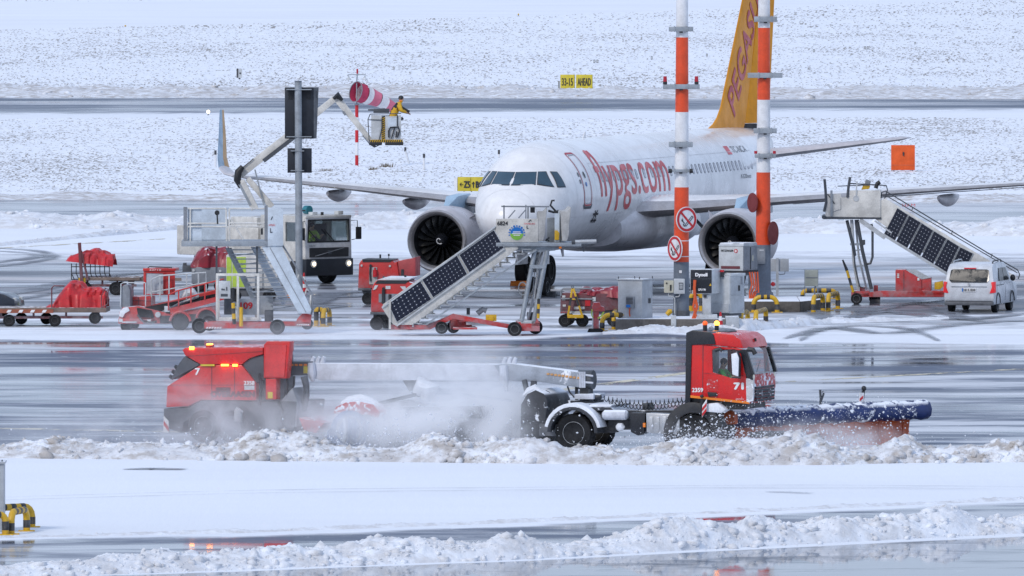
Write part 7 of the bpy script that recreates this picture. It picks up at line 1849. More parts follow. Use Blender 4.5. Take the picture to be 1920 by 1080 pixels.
mA = Thing('floodlight_mast', 'left orange and white striped mast with two no-smoking signs and a pair of red lamps', 'mast', 1278, 612)
DA = 1.3
mast(mA, [(-640, -220, 'mastwhite', 1280, 1279.5), (-220, -70, 'orange', 1279.5, 1279), (-70, 70, 'mastwhite', 1279, 1279), (70, 210, 'orange', 1279, 1278.5), (210, 351, 'mastwhite', 1278.5, 1278), (351, 491, 'orange', 1278, 1277.5), (491, 596, 'greysteel', 1277.5, 1277)], DA, .13, .285, -640, 596)
b = MB(); b.tube([mA.pt(1277, 582, DA), mA.pt(1277, 600, DA)], .31, 20); b.build('base_collar', M['darkgrey'], mA)
b = MB(); b.tube([mA.pt(1277.6, 450.5, DA), mA.pt(1277.6, 452, DA)], .268, 22); b.tube([mA.pt(1277.6, 480, DA), mA.pt(1277.6, 481.5, DA)], .272, 22); b.each('band', M['mastwhite'], mA)
crossbar(mA, 1254, 1300, 50, 59, DA); crossbar(mA, 1254, 1299, 266, 276, DA)
cb = crossbar(mA, 1243, 1312, 158, 167, DA)
for u in (1247, 1306):
    b = MB(); px_tube(mA, [(u, 158), (u, 153)], .075, DA - .33, b, 12); lp = b.build('obstruction_lamp', M['black'], cb)
for u in (1247, 1306):
    b = MB(); px_tube(mA, [(u, 153), (u, 143)], [.07, .06], DA - .33, b, 12); b.build('lamp_dome', M['redlamp'], mA)
cb = crossbar(mA, 1256, 1297, 317.5, 323, DA, 'clamp_bar')
b = MB(); px_tube(mA, [(1253, 320.5), (1260, 320.5)], .08, DA - .33, b, 10); px_tube(mA, [(1293, 320.5), (1299, 320.5)], .08, DA - .33, b, 10); b.each('bar_end', M['black'], cb)
no_smoking(mA, 1287.5, 411.5, DA - .42, math.radians(36), .45, mA); no_smoking(mA, 1265, 466, DA - .30, math.radians(-56), .45, mA)
b = MB(); px_box(mA, 1273.5, 1278.5, 507, 512, DA - .30, DA - .27, b); b.build('label_plate', M['textwhite'], mA)
b = MB(); px_box(mA, 1245, 1263, 526, 549, DA - .5, DA - .2, b); x_ = b.build('switch_box', M['beige'], mA, bev=.02)
b = MB(); px_box(mA, 1256, 1259, 534, 545, DA - .52, DA - .5, b); b.lathe(mA.pt(1250, 531, DA - .51), (0, 1, 0), [(-.01, .03), (.01, .03)], 10); b.each('switch', M['black'], x_)
b = MB(); px_box(mA, 1263.5, 1284, 523, 551, DA - .48, DA - .25, b); x_ = b.build('meter_box', M['lgrey'], mA, bev=.02)
b = MB(); px_box(mA, 1273, 1281, 530, 543, DA - .50, DA - .48, b); x2 = b.build('meter_display', M['darkgrey'], x_)
b = MB()
for k in range(3): px_box(mA, 1274, 1280, 532 + 3.5 * k, 533.8 + 3.5 * k, DA - .505, DA - .5, b)
b.each('slot', M['lgrey'], x_)
b = MB(); px_tube(mA, [(1253, 549), (1254, 555), (1262, 556), (1265, 560), (1265, 592)], .025, DA - .42, b, 6); px_tube(mA, [(1275, 551), (1273, 556), (1266, 557)], .02, DA - .42, b, 6); b.each('conduit', M['lgrey'], mA)
b = MB(); px_tube(mA, [(1250, 590), (1256, 584), (1260, 583)], [.08, .10, .06], DA - .6, b, 8); b.build('plug_cap', M['yellow'], mA)

mB = Thing('floodlight_mast', 'right orange and white striped mast with grey flared foot before the right engine', 'mast', 1432, 578)
DB = 1.2
mast(mB, [(-640, -220, 'mastwhite', 1434, 1433.5), (-220, -75, 'orange', 1433.5, 1433), (-75, 52, 'mastwhite', 1433, 1432.6), (52, 187, 'orange', 1432.6, 1432), (187, 323, 'mastwhite', 1432, 1431.3), (323, 459, 'orange', 1431.3, 1431), (459, 545, 'greysteel', 1431, 1431)], DB, .13, .285, -640, 545)
b = MB(); b.lathe(mB.pt(1431.5, 566, DB), (0, 0, 1), [(0, .42), (.17, .42), (.38, .30), (.42, .29)], 12); fb = b.build('flared_base', M['greysteel'], mB, ang=10)
b = MB()
for k in range(10):
    a = 2 * math.pi * k / 10; c = mB.pt(1431.5, 566, DB); b.bar(c + Vector((.43 * math.cos(a), .43 * math.sin(a), .02)), c + Vector((.32 * math.cos(a), .32 * math.sin(a), .36)), .03)
b.each('gusset', M['mgrey'], fb)
b = MB(); b.tube([mB.pt(1431, 413, DB), mB.pt(1431, 414.5, DB)], .262, 22); b.tube([mB.pt(1431, 449, DB), mB.pt(1431, 450.5, DB)], .266, 22); b.tube([mB.pt(1431, 364, DB), mB.pt(1431, 365.5, DB)], .254, 22); b.each('band', M['mastwhite'], mB)
crossbar(mB, 1414, 1457, 31, 41, DB); crossbar(mB, 1402, 1467, 136.5, 146, DB); crossbar(mB, 1413, 1456.5, 240.5, 250, DB)
cb = crossbar(mB, 1415, 1455, 288, 296, DB)
b = MB(); px_tube(mB, [(1417, 288), (1417, 283)], .06, DB - .33, b, 10); px_tube(mB, [(1452, 288), (1452, 283)], .06, DB - .33, b, 10); b.each('obstruction_lamp', M['redlamp'], mB)
for (u, v, a, R_, dd) in ((1411, 380, -60, .36, -.2), (1449.5, 437, 62, .43, -.15)):
    c = mB.pt(u, v, DB + dd); n = Vector((math.sin(math.radians(a)), -math.cos(math.radians(a)), 0))
    b = MB(); b.lathe(c, n, [(-.015, R_), (.015, R_)], 32); b.build('sign_disc', M['brownred'], mB)
b = MB(); px_box(mB, 1420, 1435, 466, 495, DB - .33, DB - .2, b); x_ = b.build('fuse_door', M['mgrey'], mB, bev=.01)
b = MB(); px_box(mB, 1424, 1432, 468, 470.5, DB - .34, DB - .33, b); b.build('label_print', M['lgrey'], x_)
b = MB(); px_box(mB, 1427, 1434, 34, 44, DB - .26, DB - .16, b); px_box(mB, 1427, 1434, 238, 249, DB - .28, DB - .2, b); b.each('cover_plate', M['mastwhite'], mB)
b = MB(); px_tube(mB, [(1446, 531), (1450, 533), (1453, 534)], [.06, .09, .05], DB - .4, b, 10); b.build('red_plug', M['signred'], mB)

cg = Thing('electrical_cabinet', 'tall grey steel cabinet with a small socket panel on the concrete plinth', 'cabinet', loc=pA.A + Vector(pA.pt(1204, 599, .45)), rz=math.radians(-24))
ht = (598 - 526) / 53.0
b = MB(); b.box(-.92, 0, 0, .92, 0, ht); b.build('housing', M['grey'], cg, bev=.012)
b = MB(); b.box(-.96, .04, -.04, .96, ht, ht + .045); b.build('roof', M['grey'], cg, bev=.012)
b = MB()
for x, y in ((-.9, 0), (-.1, 0), (0, .9), (-.5, .5)): b.tube([(x, y, ht + .04), (x, y, ht + .13)], .018, 6)
b.each('lifting_eye', M['darkgrey'], cg)
b = MB(); b.box(-.60, -.28, -.07, 0, .40, .80); sp_ = b.build('socket_panel', M['mgrey'], cg, bev=.012)
b = MB(); b.box(-.57, -.32, -.09, -.07, .66, .76).box(-.57, -.32, -.09, -.07, .54, .64); b.each('socket', M['darkgrey'], sp_, bev=.01)
b = MB(); b.box(-.57, -.42, -.09, -.07, .42, .51); b.build('switch', M['blue'], sp_)
b = MB(); b.box(0, .03, .55, .70, .55, .72); b.build('lock', M['black'], cg)
b = MB(); b.tube([(-.45, -.05, .4), (-.46, -.06, .22), (-.46, 0, .1)], .02, 6); b.build('cable', M['hoseorange'], cg)

dy = Thing('power_converter', 'box power converter with black front lettered in white on a grey pedestal', 'power unit', loc=pA.A + Vector(pA.pt(1335, 596, .5)), rz=0)
dp = lambda u, v, d: dy.pt(u, v, d)
p, q = dp(1294, 551, 0), dp(1335, 505, 0); e_ = dp(1352, 551, 0).x
b = MB(); b.prism([(p.x, 0, p.z), (q.x, 0, p.z), (q.x, 0, q.z), (p.x, 0, q.z)], [(p.x + .33, .75, p.z), (q.x + .33, .75, p.z), (q.x + .33, .75, q.z), (p.x + .33, .75, q.z)]); b.build('housing', M['lgrey'], dy, bev=.03)
b = MB(); px_box(dy, 1295, 1334.5, 506, 550, -.03, .02, b); fp = b.build('front_cover', M['satinblack'], dy, bev=.02)
b = MB(); px_box(dy, 1296, 1333, 522.5, 523.3, -.036, -.03, b); b.build('panel_gap', M['darkgrey'], fp)
px_text(dy, 'Dynell', 1304, 1326, 512, 520, -.035, M['textwhite'], .012, parent=fp)
px_text(dy, 'GPU 90', 1309, 1323, 541, 545, -.035, M['textwhite'], .004, parent=fp)
b = MB(); px_prism(dy, [(1329.5, 536), (1334, 536), (1332, 531)], -.04, -.03, b); b.build('warning_mark', M['yellow'], fp)
b = MB(); px_box(dy, 1297, 1305, 544, 550, -.04, -.03, b); b.build('label_plate', M['lgrey'], fp)
b = MB(); px_box(dy, 1317, 1333, 552, 596, .1, .45, b); px_box(dy, 1308, 1345, 590, 597, -.1, .7, b); b.build('pedestal', M['lgrey'], dy, bev=.02)
b = MB(); px_tube(dy, [(1303, 525), (1302, 540), (1303, 556), (1307, 575), (1302, 590), (1298, 602)], .055, -.12, b, 10); px_tube(dy, [(1303, 556), (1300, 575), (1305, 592), (1300, 603)], .04, -.15, b, 8); b.build('cable', M['hoseorange'], dy)
b = MB(); px_box(dy, 1319, 1325, 553, 558, .05, .1, b); b.build('socket', M['black'], dy)
b = MB(); px_tube(dy, [(1354, 519), (1354, 510)], .07, .6, b, 10); lp = b.build('beacon', M['black'], dy)
b = MB(); px_tube(dy, [(1354, 510), (1354, 506)], .075, .6, b, 10); b.build('beacon_lens', M['signred'], lp)

gc = Thing('switchgear_cabinet', 'large pale grey switchgear cabinet standing behind the black-fronted power converter', 'cabinet', loc=pA.A + Vector(pA.pt(1368, 592, .95)), rz=math.radians(-40))
S_ = 53.0; k1, k2 = (1368 - 1331) / S_ / math.cos(math.radians(40)), (1396 - 1368) / S_ / math.sin(math.radians(40))
h1, h2 = (592 - 519) / S_, (592 - 514) / S_
b = MB(); b.box(-k1, 0, 0, k2, .08, h1); b.build('housing', M['lgrey'], gc, bev=.012)
b = MB(); b.box(-k1 * .0 - .25, .03, .02, k2 + .03, h1, h2); b.build('roof', M['lgrey'], gc, bev=.015)
b = MB(); b.box(-k1, .0, -.05, 0, .10, .42); b.build('plinth_panel', M['grey'], gc, bev=.01)
b = MB(); b.box(0, .02, .04, k2 - .04, .72, h1 - .05).box(0, .02, .04, k2 - .04, .12, .69); dd = b.each('door', M['grey'], gc, bev=.008)
b = MB(); b.box(.02, .06, k2 * .55, k2 * .62, .86, 1.05); b.build('lock', M['black'], gc)
b = MB(); b.box(.02, .03, k2 * .72, k2 * .84, 1.08, 1.34); b.build('vent', M['mgrey'], gc)
b = MB(); b.box(-k1 + .1, -.05, .05, k2 - .1, -.05, .08); b.build('base_frame', M['darkgrey'], gc)

hz = Thing('ground_power_unit', 'grey ground power unit with red cross logo raised before the engine', 'power unit', 1393, 580, rz=math.radians(-27))
p0 = hz.pt(1393, 508, 0).z; p1 = hz.pt(1393, 459, 0).z; w1 = (1393 - 1348) / 51.3 / math.cos(math.radians(27)); w2 = (1420 - 1393) / 51.3 / math.sin(math.radians(27))
b = MB(); b.box(-w1, 0, 0, w2, p0, p1 - .06); b.build('housing', M['lgrey'], hz, bev=.02)
b = MB(); b.box(0.001, .02, .02, w2, p0 + .02, p1 - .08); b.build('side_panel', M['mgrey'], hz)
b = MB(); b.box(.021, .03, w2 * .48, w2 * .53, p0 + .05, p1 - .1); b.build('panel_gap', M['black'], hz)
b = MB(); b.box(.021, .03, w2 * .62, w2 * .70, p0 + .35, p0 + .55); b.build('label_plate', M['beige'], hz)
b = MB(); b.prism([(-w1 - .02, -.02, p1 - .06), (.03, -.02, p1 - .06), (.0, .06, p1 + .06), (-w1 + .03, .06, p1 + .06)], [(-w1 - .02, w2, p1 - .06), (.03, w2, p1 - .06), (0, w2, p1 + .06), (-w1 + .03, w2, p1 + .06)]); b.build('roof', M['grey'], hz, bev=.02)
b = MB(); b.box(-w1 + .1, -.12, -.015, .01, p0 + .07, p0 + .17); b.build('vent', M['maroon'], hz)
lettering(hz, 'HITZINGER', (-w1 + .10, -.006, p1 - .26), (.50, 0, 0), (0, 0, .075), M['textblack'], bold=.004)
b = MB(); b.lathe((-w1 + .70, -.005, p1 - .23), (0, -1, 0), [(0, .075), (.008, .075)], 20); lg = b.build('logo', M['signred'], hz)
b = MB(); b.box(-w1 + .685, -w1 + .715, -.02, -.014, p1 - .28, p1 - .18).box(-w1 + .65, -w1 + .684, -.02, -.014, p1 - .245, p1 - .215).box(-w1 + .716, -w1 + .75, -.02, -.014, p1 - .245, p1 - .215); b.build('logo_cross', M['textwhite'], lg)
b = MB(); b.box(-w1 + .1, -w1 + .2, .1, .2, 0, p0).box(-.2, -.1, .1, .2, 0, p0).box(-.2, -.1, w2 - .3, w2 - .2, 0, p0).box(-w1 + .1, -w1 + .2, w2 - .3, w2 - .2, 0, p0); b.each('leg', M['steel'], hz)
b = MB(); b.box(-w1, .05, 0, w2, p0 - .07, p0); b.build('frame', M['black'], hz)
b = MB()
for k in range(4): b.tube([(.12 + .05 * k, .3 + .12 * k, p0 - .05), (.22 + .04 * k, .3 + .1 * k, p0 - .5 - .1 * k), (.12 + .04 * k, .3 + .1 * k, .6), (.2, .2, .15)], .03, 6)
b.build('cable_bundle', M['hoseorange'], hz)

jb = Thing('junction_box', 'grey junction box on a thin post right of the flared mast foot', 'junction box', 1458, 572)
b = MB(); px_box(jb, 1445, 1479, 485, 509, .8, 1.0, b); x_ = b.build('box', M['grey'], jb, bev=.015)
b = MB(); px_box(jb, 1455, 1460, 484, 556, .72, .79, b); b.build('post', M['grey'], jb)
b = MB(); px_tube(jb, [(1472, 509), (1471, 514), (1462, 515), (1458, 512)], .015, .85, b, 6); b.build('cable', M['darkgrey'], jb)
bd_ = Thing('information_board', 'blank greenish-grey board on two thin legs at the end of the plinth', 'board', 1521, 574)
b = MB(); px_box(bd_, 1509, 1533.5, 506, 536.5, .6, .66, b); b.build('panel', paint('pale_green_grey', (.42, .45, .40), .5, dirt=.15), bd_, bev=.006)
b = MB(); px_tube(bd_, [(1509, 505), (1509, 560)], .02, .63, b, 6); px_tube(bd_, [(1533.5, 505), (1533.5, 560)], .02, .63, b, 6); b.each('leg', M['steel'], bd_)
b = MB(); px_tube(bd_, [(1529, 536), (1527, 545), (1528, 555)], .035, .7, b, 6); b.build('cable', M['mgrey'], bd_)
b = MB(); px_box(bd_, 1511, 1532, 519.5, 521, .58, .6, b); b.build('crossbar', M['mgrey'], bd_)

rp = Thing('hydrant_post', 'red post with a red head on a black rubber foot beside the maroon cart', 'post', 1117, 623)
b = MB(); px_box(rp, 1112.5, 1123, 578, 618, .0, .2, b); b.build('post', M['red'], rp, bev=.015)
b = MB(); px_prism(rp, [(1110, 584), (1134, 584), (1133, 576), (1127, 574), (1124, 567), (1113, 567), (1110, 575)], -.08, .28, b); b.build('head', M['red'], rp, bev=.02)
b = MB(); px_prism(rp, [(1101, 624), (1132, 624), (1131, 619), (1124, 616), (1104, 617)], -.12, .35, b); b.build('foot', M['rubber'], rp, bev=.025)
b = MB(); px_box(rp, 1110.5, 1112.4, 580, 617, -.01, .15, b); b.build('edge_strip', M['lgrey'], rp)
b = MB(); px_tube(rp, [(1110, 580), (1109, 590), (1112, 596)], .02, -.1, b, 6); px_tube(rp, [(1132, 585), (1128, 592), (1121, 597)], .03, -.1, b, 6); b.each('hose', M['neon'], rp)

def hoop(label, a, b_, h, r=.085, group='yellow and black hoop barriers'):
    A_, B2 = Vector(a), Vector(b_); t = Thing('hoop_barrier', label, 'barrier', loc=(A_ + B2) / 2, group=group)
    A_, B2 = A_ - t.A, B2 - t.A; L = (B2 - A_).length; dx = (B2 - A_).normalized(); rc = min(.26, L * .38, h * .5)
    P = [A_, A_ + Vector((0, 0, (h - rc) * .5)), A_ + Vector((0, 0, h - rc))] + [A_ + dx * (rc - rc * math.cos(k)) + Vector((0, 0, h - rc + rc * math.sin(k))) for k in (.4, .8, 1.2, 1.571)]
    nm = max(1, int(round((L - 2 * rc) / .22)));  nm += (nm % 2 == 0)
    mid = [A_ + dx * (rc + (L - 2 * rc) * k / nm) + Vector((0, 0, h)) for k in range(1, nm)]
    Q = [B2 - dx * (rc - rc * math.cos(k)) + Vector((0, 0, h - rc + rc * math.sin(k))) for k in (1.571, 1.2, .8, .4)] + [B2 + Vector((0, 0, h - rc)), B2 + Vector((0, 0, (h - rc) * .5)), B2]
    full = P + mid + Q
    bb = MB(); bb.tube(full, r, 12); tb_ = bb.build('tube', M['yellow'], t)
    bands = [(P[1] * .45 + P[2] * .55 - Vector((0, 0, (h - rc) * .28)), P[2] - Vector((0, 0, .01)))]
    bb = MB(); bb.tube([P[1] - Vector((0, 0, .05)), P[2]], r * 1.03, 12); bb.tube([Q[-2] - Vector((0, 0, .05)), Q[-3]], r * 1.03, 12)
    seq = [P[-1]] + mid + [Q[0]]
    for k in range(0, len(seq) - 1, 2) if nm == 1 else range(0, len(seq) - 1, 2): bb.tube([seq[k], seq[k + 1]], r * 1.03, 12)
    bb.each('black_band', M['black'], t)
    bb = MB()
    for e in (A_, B2): bb.box(e.x - .2, e.x + .2, e.y - .15, e.y + .15, 0, .025)
    bb.each('base_plate', M['yellow'], t, bev=.005)
    return t
hoop('wide yellow-black hoop barrier in front of the grey cabinet', G(1129, 621), G(1196, 620), .56)
hoop('yellow-black hoop barrier seen end-on behind the wide one by the red post', G(1146, 619) + Vector((.1, .5, 0)), G(1156, 612) + Vector((0, 1.2, 0)), .56)
hoop('yellow-black hoop barrier at the foot of the right mast', G(1413, 586), G(1457, 586), .56)
hoop('narrow yellow-black hoop barrier beside the grey plinth end, nearest the red truck cab', G(1389, 618.5), G(1402, 615), .58)
hoop('yellow-black hoop barrier between the plinths, second from the truck cab', G(1417, 612), G(1436, 606), .50)
hoop('yellow-black hoop barrier at the plinth end below the blank board', G(1525, 587), G(1543, 583.5), .58)
hoop('yellow-black hoop barrier standing rightmost beside the blank board', G(1553, 583), G(1571, 579), .58)
hoop('long low yellow-black barrier lying behind the blank board', G(1505, 560), G(1566, 560), .30)
hoop('yellow-black hoop barrier behind the power converter and its orange cable', G(1296, 583), G(1315, 583), .62)
hoop('yellow-black hoop barrier right of the foot of the old stairs', G(593, 612), G(604, 612), .60)
hoop('yellow-black hoop barrier outermost right of the old stairs', G(606, 613), G(618, 611), .58)
hoop('large yellow-black hoop barrier at the near grey box in the corner', G(-14, 992), G(60, 988.5), .52)
hoop('small yellow-black hoop barrier in front of the large one in the corner', G(21, 1002), G(50, 996), .54)
hoop('yellow-black hoop barrier touching the near grey box in the corner', G(-18, 1004), G(10, 1003), .50)
nb = Thing('electrical_cabinet', 'grey steel box cut off by the picture edge near the corner barriers', 'cabinet', -14, 999)
b = MB(); px_box(nb, -50, 7, 869, 999, .2, 1.2, b); b.build('housing', M['grey'], nb, bev=.012)
b = MB(); px_box(nb, -53, 9.5, 866, 870, .15, 1.25, b); b.build('roof', M['grey'], nb, bev=.01)
b = MB(); px_tube(nb, [(4, 866), (4, 862)], .018, .4, b, 6); b.build('lifting_eye', M['darkgrey'], nb)

def cone(label, u, v, h, group='traffic cones'):
    t = Thing('traffic_cone', label, 'traffic cone', u, v, group=group)
    b = MB(); b.box(-.17, .17, -.17, .17, 0, .035); b.build('base', M['rubber'], t, bev=.01)
    for k in range(5):
        r0, r1 = .13 - .10 * k / 5, .13 - .10 * (k + 1) / 5
        b = MB(); b.lathe((0, 0, .035 + (h - .035) * k / 5), (0, 0, 1), [(0, r0), ((h - .035) / 5, r1)], 16, cap=(k == 4)); b.build('cone_band', M['signred'] if k % 2 == 0 else M['textwhite'], t)
    return t
cone('red and white traffic cone behind the roof of the red truck cab', 1351, 627, .78)
cone('red and white traffic cone beside the grey pole in front of the de-icing truck', 570, 548, .74)
sc = Thing('orange_marker', 'small orange ground marker seen through the steps of the old stairs', 'marker', 545, 566)
b = MB(); px_prism(sc, [(532, 558), (540, 553), (556, 553), (560, 557), (556, 560)], 0, .4, b); b.build('body', M['stripeorange'], sc, bev=.02)

# ================================================================== WHITE VAN
vn = Thing('white_van', 'white passenger van seen from behind parked at the foot of the right stairs', 'van', 1817, 587, rz=-math.radians(13))
def body_prism(prof, wz):
    return MB().prism([(-wz(z), y, z) for y, z in prof], [(wz(z), y, z) for y, z in prof])
VW = lambda z: .925 - max(0, z - 1.0) * .17 - max(0, .5 - z) * .1
VP = [(.10, .30), (.0, .46), (-.02, .60), (.0, 1.02), (.10, 1.35), (.24, 1.66), (.42, 1.76), (1.5, 1.81), (2.5, 1.79), (2.75, 1.74), (3.35, 1.22), (3.55, 1.12), (4.25, .98), (4.42, .80), (4.46, .45), (4.40, .28)]
b = body_prism(VP, VW); b.build('body', paint('van_white', (.68, .71, .75), .22, dirt=.12, grime=.4), vn, bev=.05)
rz_ = lambda z: np.interp(z, [1.02, 1.35, 1.66], [0, .10, .24])
b = MB(); zs_ = [1.12, 1.34, 1.57]; vs = []
gl = [(-.66, 1.11), (.66, 1.11), (.74, 1.2), (.70, 1.54), (.62, 1.58), (-.62, 1.58), (-.70, 1.54), (-.74, 1.2)]
b.prism([(x, rz_(z) - .030, z) for x, z in gl], [(x, rz_(z) + .02, z) for x, z in gl]); b.build('rear_window', M['glassdark'], vn, ang=20)
b = MB(); b.box(-.22, .22, .16, .22, 1.605, 1.635); b.build('brake_light', M['tail'], vn)
for sg in (-1, 1):
    x0, x1 = sg * .72, sg * .95
    b = MB(); b.prism([(x0 + sg * .04, -.05, .72), (x1, -.035, .74), (x1 - sg * .015, -.01, 1.14), (x0 + sg * .09, -.02, 1.12), (x0 + sg * .13, -.05, .95)], [(x0 + sg * .04, .1, .72), (x1, .25, .74), (x1 - sg * .015, .3, 1.14), (x0 + sg * .09, .1, 1.12), (x0 + sg * .13, .1, .95)]); b.build('tail_light', M['tail'], vn, bev=.015)
    for y in (.82, 3.50): wheel(vn, (sg * .80, y, .32), .32, .21, (1, 0, 0), .68, 'silver')
    f = lambda y, z: (sg * (VW(z) + .008), y, z)
    for nm, P_ in (('side_window', [(1.12, 1.14), (1.95, 1.14), (1.95, 1.60), (1.30, 1.60)]), ('side_window', [(2.02, 1.14), (3.05, 1.14), (2.62, 1.60), (2.02, 1.60)])):
        b = MB(); a = [Vector(f(y, z)) for y, z in P_]; b.prism(a, [p - Vector((sg * .03, 0, 0)) for p in a]); b.build(nm, M['glassdark'], vn)
    if sg == 1:
        b = MB(); b.box(.925, .95, .55, 1.75, .985, 1.005); b.build('slide_rail', M['darkgrey'], vn)
    b = MB(); b.tube([(sg * .72, .75, 1.79), (sg * .72, .85, 1.86), (sg * .72, 2.2, 1.88), (sg * .72, 2.35, 1.81)], .025, 7); b.build('roof_rail', M['black'] if sg == 1 else M['silver'], vn)
    b = MB(); b.sph((sg * 1.03, 3.02, 1.20), (.10, .07, .12), 12, 8); b.build('mirror', M['black'], vn)
    b = MB(); b.box(sg * .94 - .012, sg * .94 + .012, 1.85, 2.0, 1.02, 1.05).box(sg * .94 - .012, sg * .94 + .012, 2.75, 2.92, 1.02, 1.05); b.each('door_handle', M['silver'], vn)
    for y in (.82, 3.50):
        b = MB(); A_ = np.linspace(.05, math.pi - .05, 12); b.tube([(sg * .915, y + .385 * math.cos(a), .32 + .385 * math.sin(a)) for a in A_], .03, 6); b.build('wheel_arch', M['black'], vn)
    b = MB(); b.tube([(sg * .945, 2.0, .42), (sg * .955, 2.0, .8), (sg * .94, 1.99, 1.12)], .006, 4); b.build('door_gap', M['darkgrey'], vn)
b = MB(); b.box(-.90, .90, -.05, .2, .28, .42); b.build('rear_bumper', M['darkgrey'], vn, bev=.03)
b = MB(); b.box(-.86, .86, -.05, .0, .44, .455); b.build('bumper_gap', M['mgrey'], vn)
b = MB(); b.box(-.66, .66, -.035, .0, .955, .965); b.build('tailgate_trim', M['mgrey'], vn)
b = MB(); b.box(-.26, .26, -.045, -.01, .78, .90); pt_ = b.build('number_plate', M['textwhite'], vn)
b = MB(); b.box(-.26, -.21, -.05, -.045, .78, .90); b.build('plate_band', M['blue'], pt_)
lettering(vn, 'HH K 8240', (-.19, -.046, .80), (.43, 0, 0), (0, 0, .08), M['textblack'], bold=.004)
b = MB(); b.prism([(0, -.03, 1.10), (.05, -.02, 1.03), (0, -.035, .96), (-.05, -.02, 1.03)], [(0, 0, 1.10), (.05, 0, 1.03), (0, 0, .96), (-.05, 0, 1.03)]); b.build('badge', M['silver'], vn)

# ================================================================== DARK CAR at the left edge
dc = Thing('dark_car', 'dark blue car cut off by the left picture edge behind the luggage dolly', 'car', -72, 594, rz=math.radians(-99))
CWD = lambda z: .90 - max(0, z - .85) * .34
CP = [(-2.1, .30), (-2.2, .6), (-2.1, .98), (-1.5, 1.30), (-.9, 1.44), (.1, 1.44), (.95, .98), (1.75, .84), (2.1, .66), (2.15, .4), (2.0, .25)]
b = body_prism(CP, CWD); b.build('body', paint('car_dark_blue', (.012, .018, .032), .15, dirt=.1), dc, bev=.06)
for sg in (-1, 1):
    f = lambda y, z: Vector((sg * (CWD(z) + .01), y, z))
    b = MB(); a = [f(-1.4, .98), f(.62, .98), f(.02, 1.34), f(-.95, 1.34)]; b.prism(a, [p - Vector((sg * .03, 0, 0)) for p in a]); b.build('side_window', M['glassdark'], dc)
    for y in (-1.3, 1.3): wheel(dc, (sg * .78, y, .32), .32, .21, (1, 0, 0), .66, 'silver')
    b = MB(); b.sph((sg * 1.0, .62, 1.02), (.13, .07, .10), 12, 8); b.build('mirror', M['black'], dc)
    b = MB(); b.box(sg * .6 - .16, sg * .6 + .16, 2.0, 2.13, .60, .72); b.build('headlight', M['lens'], dc, bev=.03)
b = MB(); b.prism([(-.66, .93, 1.02), (.66, .93, 1.02), (.58, .16, 1.41), (-.58, .16, 1.41)], [(-.66, .9, 1.0), (.66, .9, 1.0), (.58, .12, 1.38), (-.58, .12, 1.38)]); b.build('windscreen', M['glassdark'], dc)

# ================================================================== SIGN POST SEEN FROM BEHIND
ps = Thing('sign_post', 'grey pole carrying two dark sign boxes seen from behind, before the de-icing truck', 'sign post', 560, 556)
b = MB(); px_tube(ps, [(559, 153), (561, 556)], .135, .4, b, 18); b.build('pole', M['steel'], ps)
b = MB(); px_tube(ps, [(559, 151.5), (559, 154)], .14, .4, b, 18); b.build('pole_cap', M['greysteel'], ps)
p, q = ps.pt(534, 260, .62), ps.pt(588, 164, .62)
b = MB(); b.box(p.x, q.x, .62, 1.1, p.z, q.z); bx = b.build('sign_box', M['signback'], ps, bev=.01)
b = MB(); r_ = ps.pt(597.5, 164, 1.1); b.prism([(q.x + .003, .62, p.z), (q.x + .003, .62, q.z), (r_.x, 1.1, q.z), (r_.x - .08, 1.1, p.z)], [(q.x - .05, .7, p.z), (q.x - .05, .7, q.z), (q.x - .05, 1.1, q.z), (q.x - .05, 1.1, p.z)]); b.build('sign_box_side', M['darkgrey'], bx)
b = MB()
for u0, u1 in ((540, 548), (574, 583)):
    for k in range(7): px_box(ps, u0, u1, 172 + 2.2 * k, 173 + 2.2 * k, .60, .62, b)
b.build('vent', M['black'], bx)['kind'] = 'stuff'
b = MB(); px_box(ps, 591, 593.5, 170, 183, .86, .9, b); b.build('handle', M['black'], bx)
p, q = ps.pt(539, 324, .62), ps.pt(584.5, 278, .62)
b = MB(); b.box(p.x, q.x, .62, .78, p.z, q.z); b2 = b.build('sign_box', M['signback'], ps, bev=.01)
b = MB()
for v in (168, 256.5): px_box(ps, 537, 584, v - .8, v + .8, .25, .6, b)
for v in (283, 320): px_box(ps, 545, 570, v - .8, v + .8, .25, .6, b)
b.each('bracket', M['steel'], ps)
b = MB(); px_tube(ps, [(568, 260), (568, 268), (573, 270), (574, 261)], .012, .5, b, 5); px_tube(ps, [(552, 260), (551, 268), (556, 272)], .012, .5, b, 5); b.each('cable', M['lgrey'], ps)

# ================================================================== WINDSOCK
ws = Thing('windsock', 'pink and white striped windsock on a red and white pole out in the snowy grass', 'windsock', 669, 314)
for k, (v0, v1, m_) in enumerate(((197, 220, 'sockred'), (220, 244, 'mastwhite'), (244, 267, 'signred'), (267, 291, 'mastwhite'), (291, 314, 'signred'))):
    b = MB(); px_tube(ws, [(669, v0), (669, v1)], .09, 0, b, 12); b.build('pole_section', M[m_ if m_ != 'sockred' else 'signred'], ws)
b = MB(); px_tube(ws, [(669, 197), (669, 195)], .13, 0, b, 12); px_tube(ws, [(669, 196), (669, 150), (670, 138)], .035, 0, b, 8); b.build('upper_pole', M['steel'], ws)
b = MB(); px_bar(ws, (653, 140), (686, 140), .05, 0, b); px_tube(ws, [(653, 140), (653, 146)], .02, 0, b, 6); px_tube(ws, [(685, 140), (683, 146)], .02, 0, b, 6); b.build('lamp_arm', M['steel'], ws)
for u in (654, 684):
    b = MB(); b.lathe(ws.pt(u, 149, 0), (0, 0, 1), [(-.02, .13), (.0, .14), (.10, .06), (.14, .03)], 12); b.build('lamp', M['lgrey'], ws)
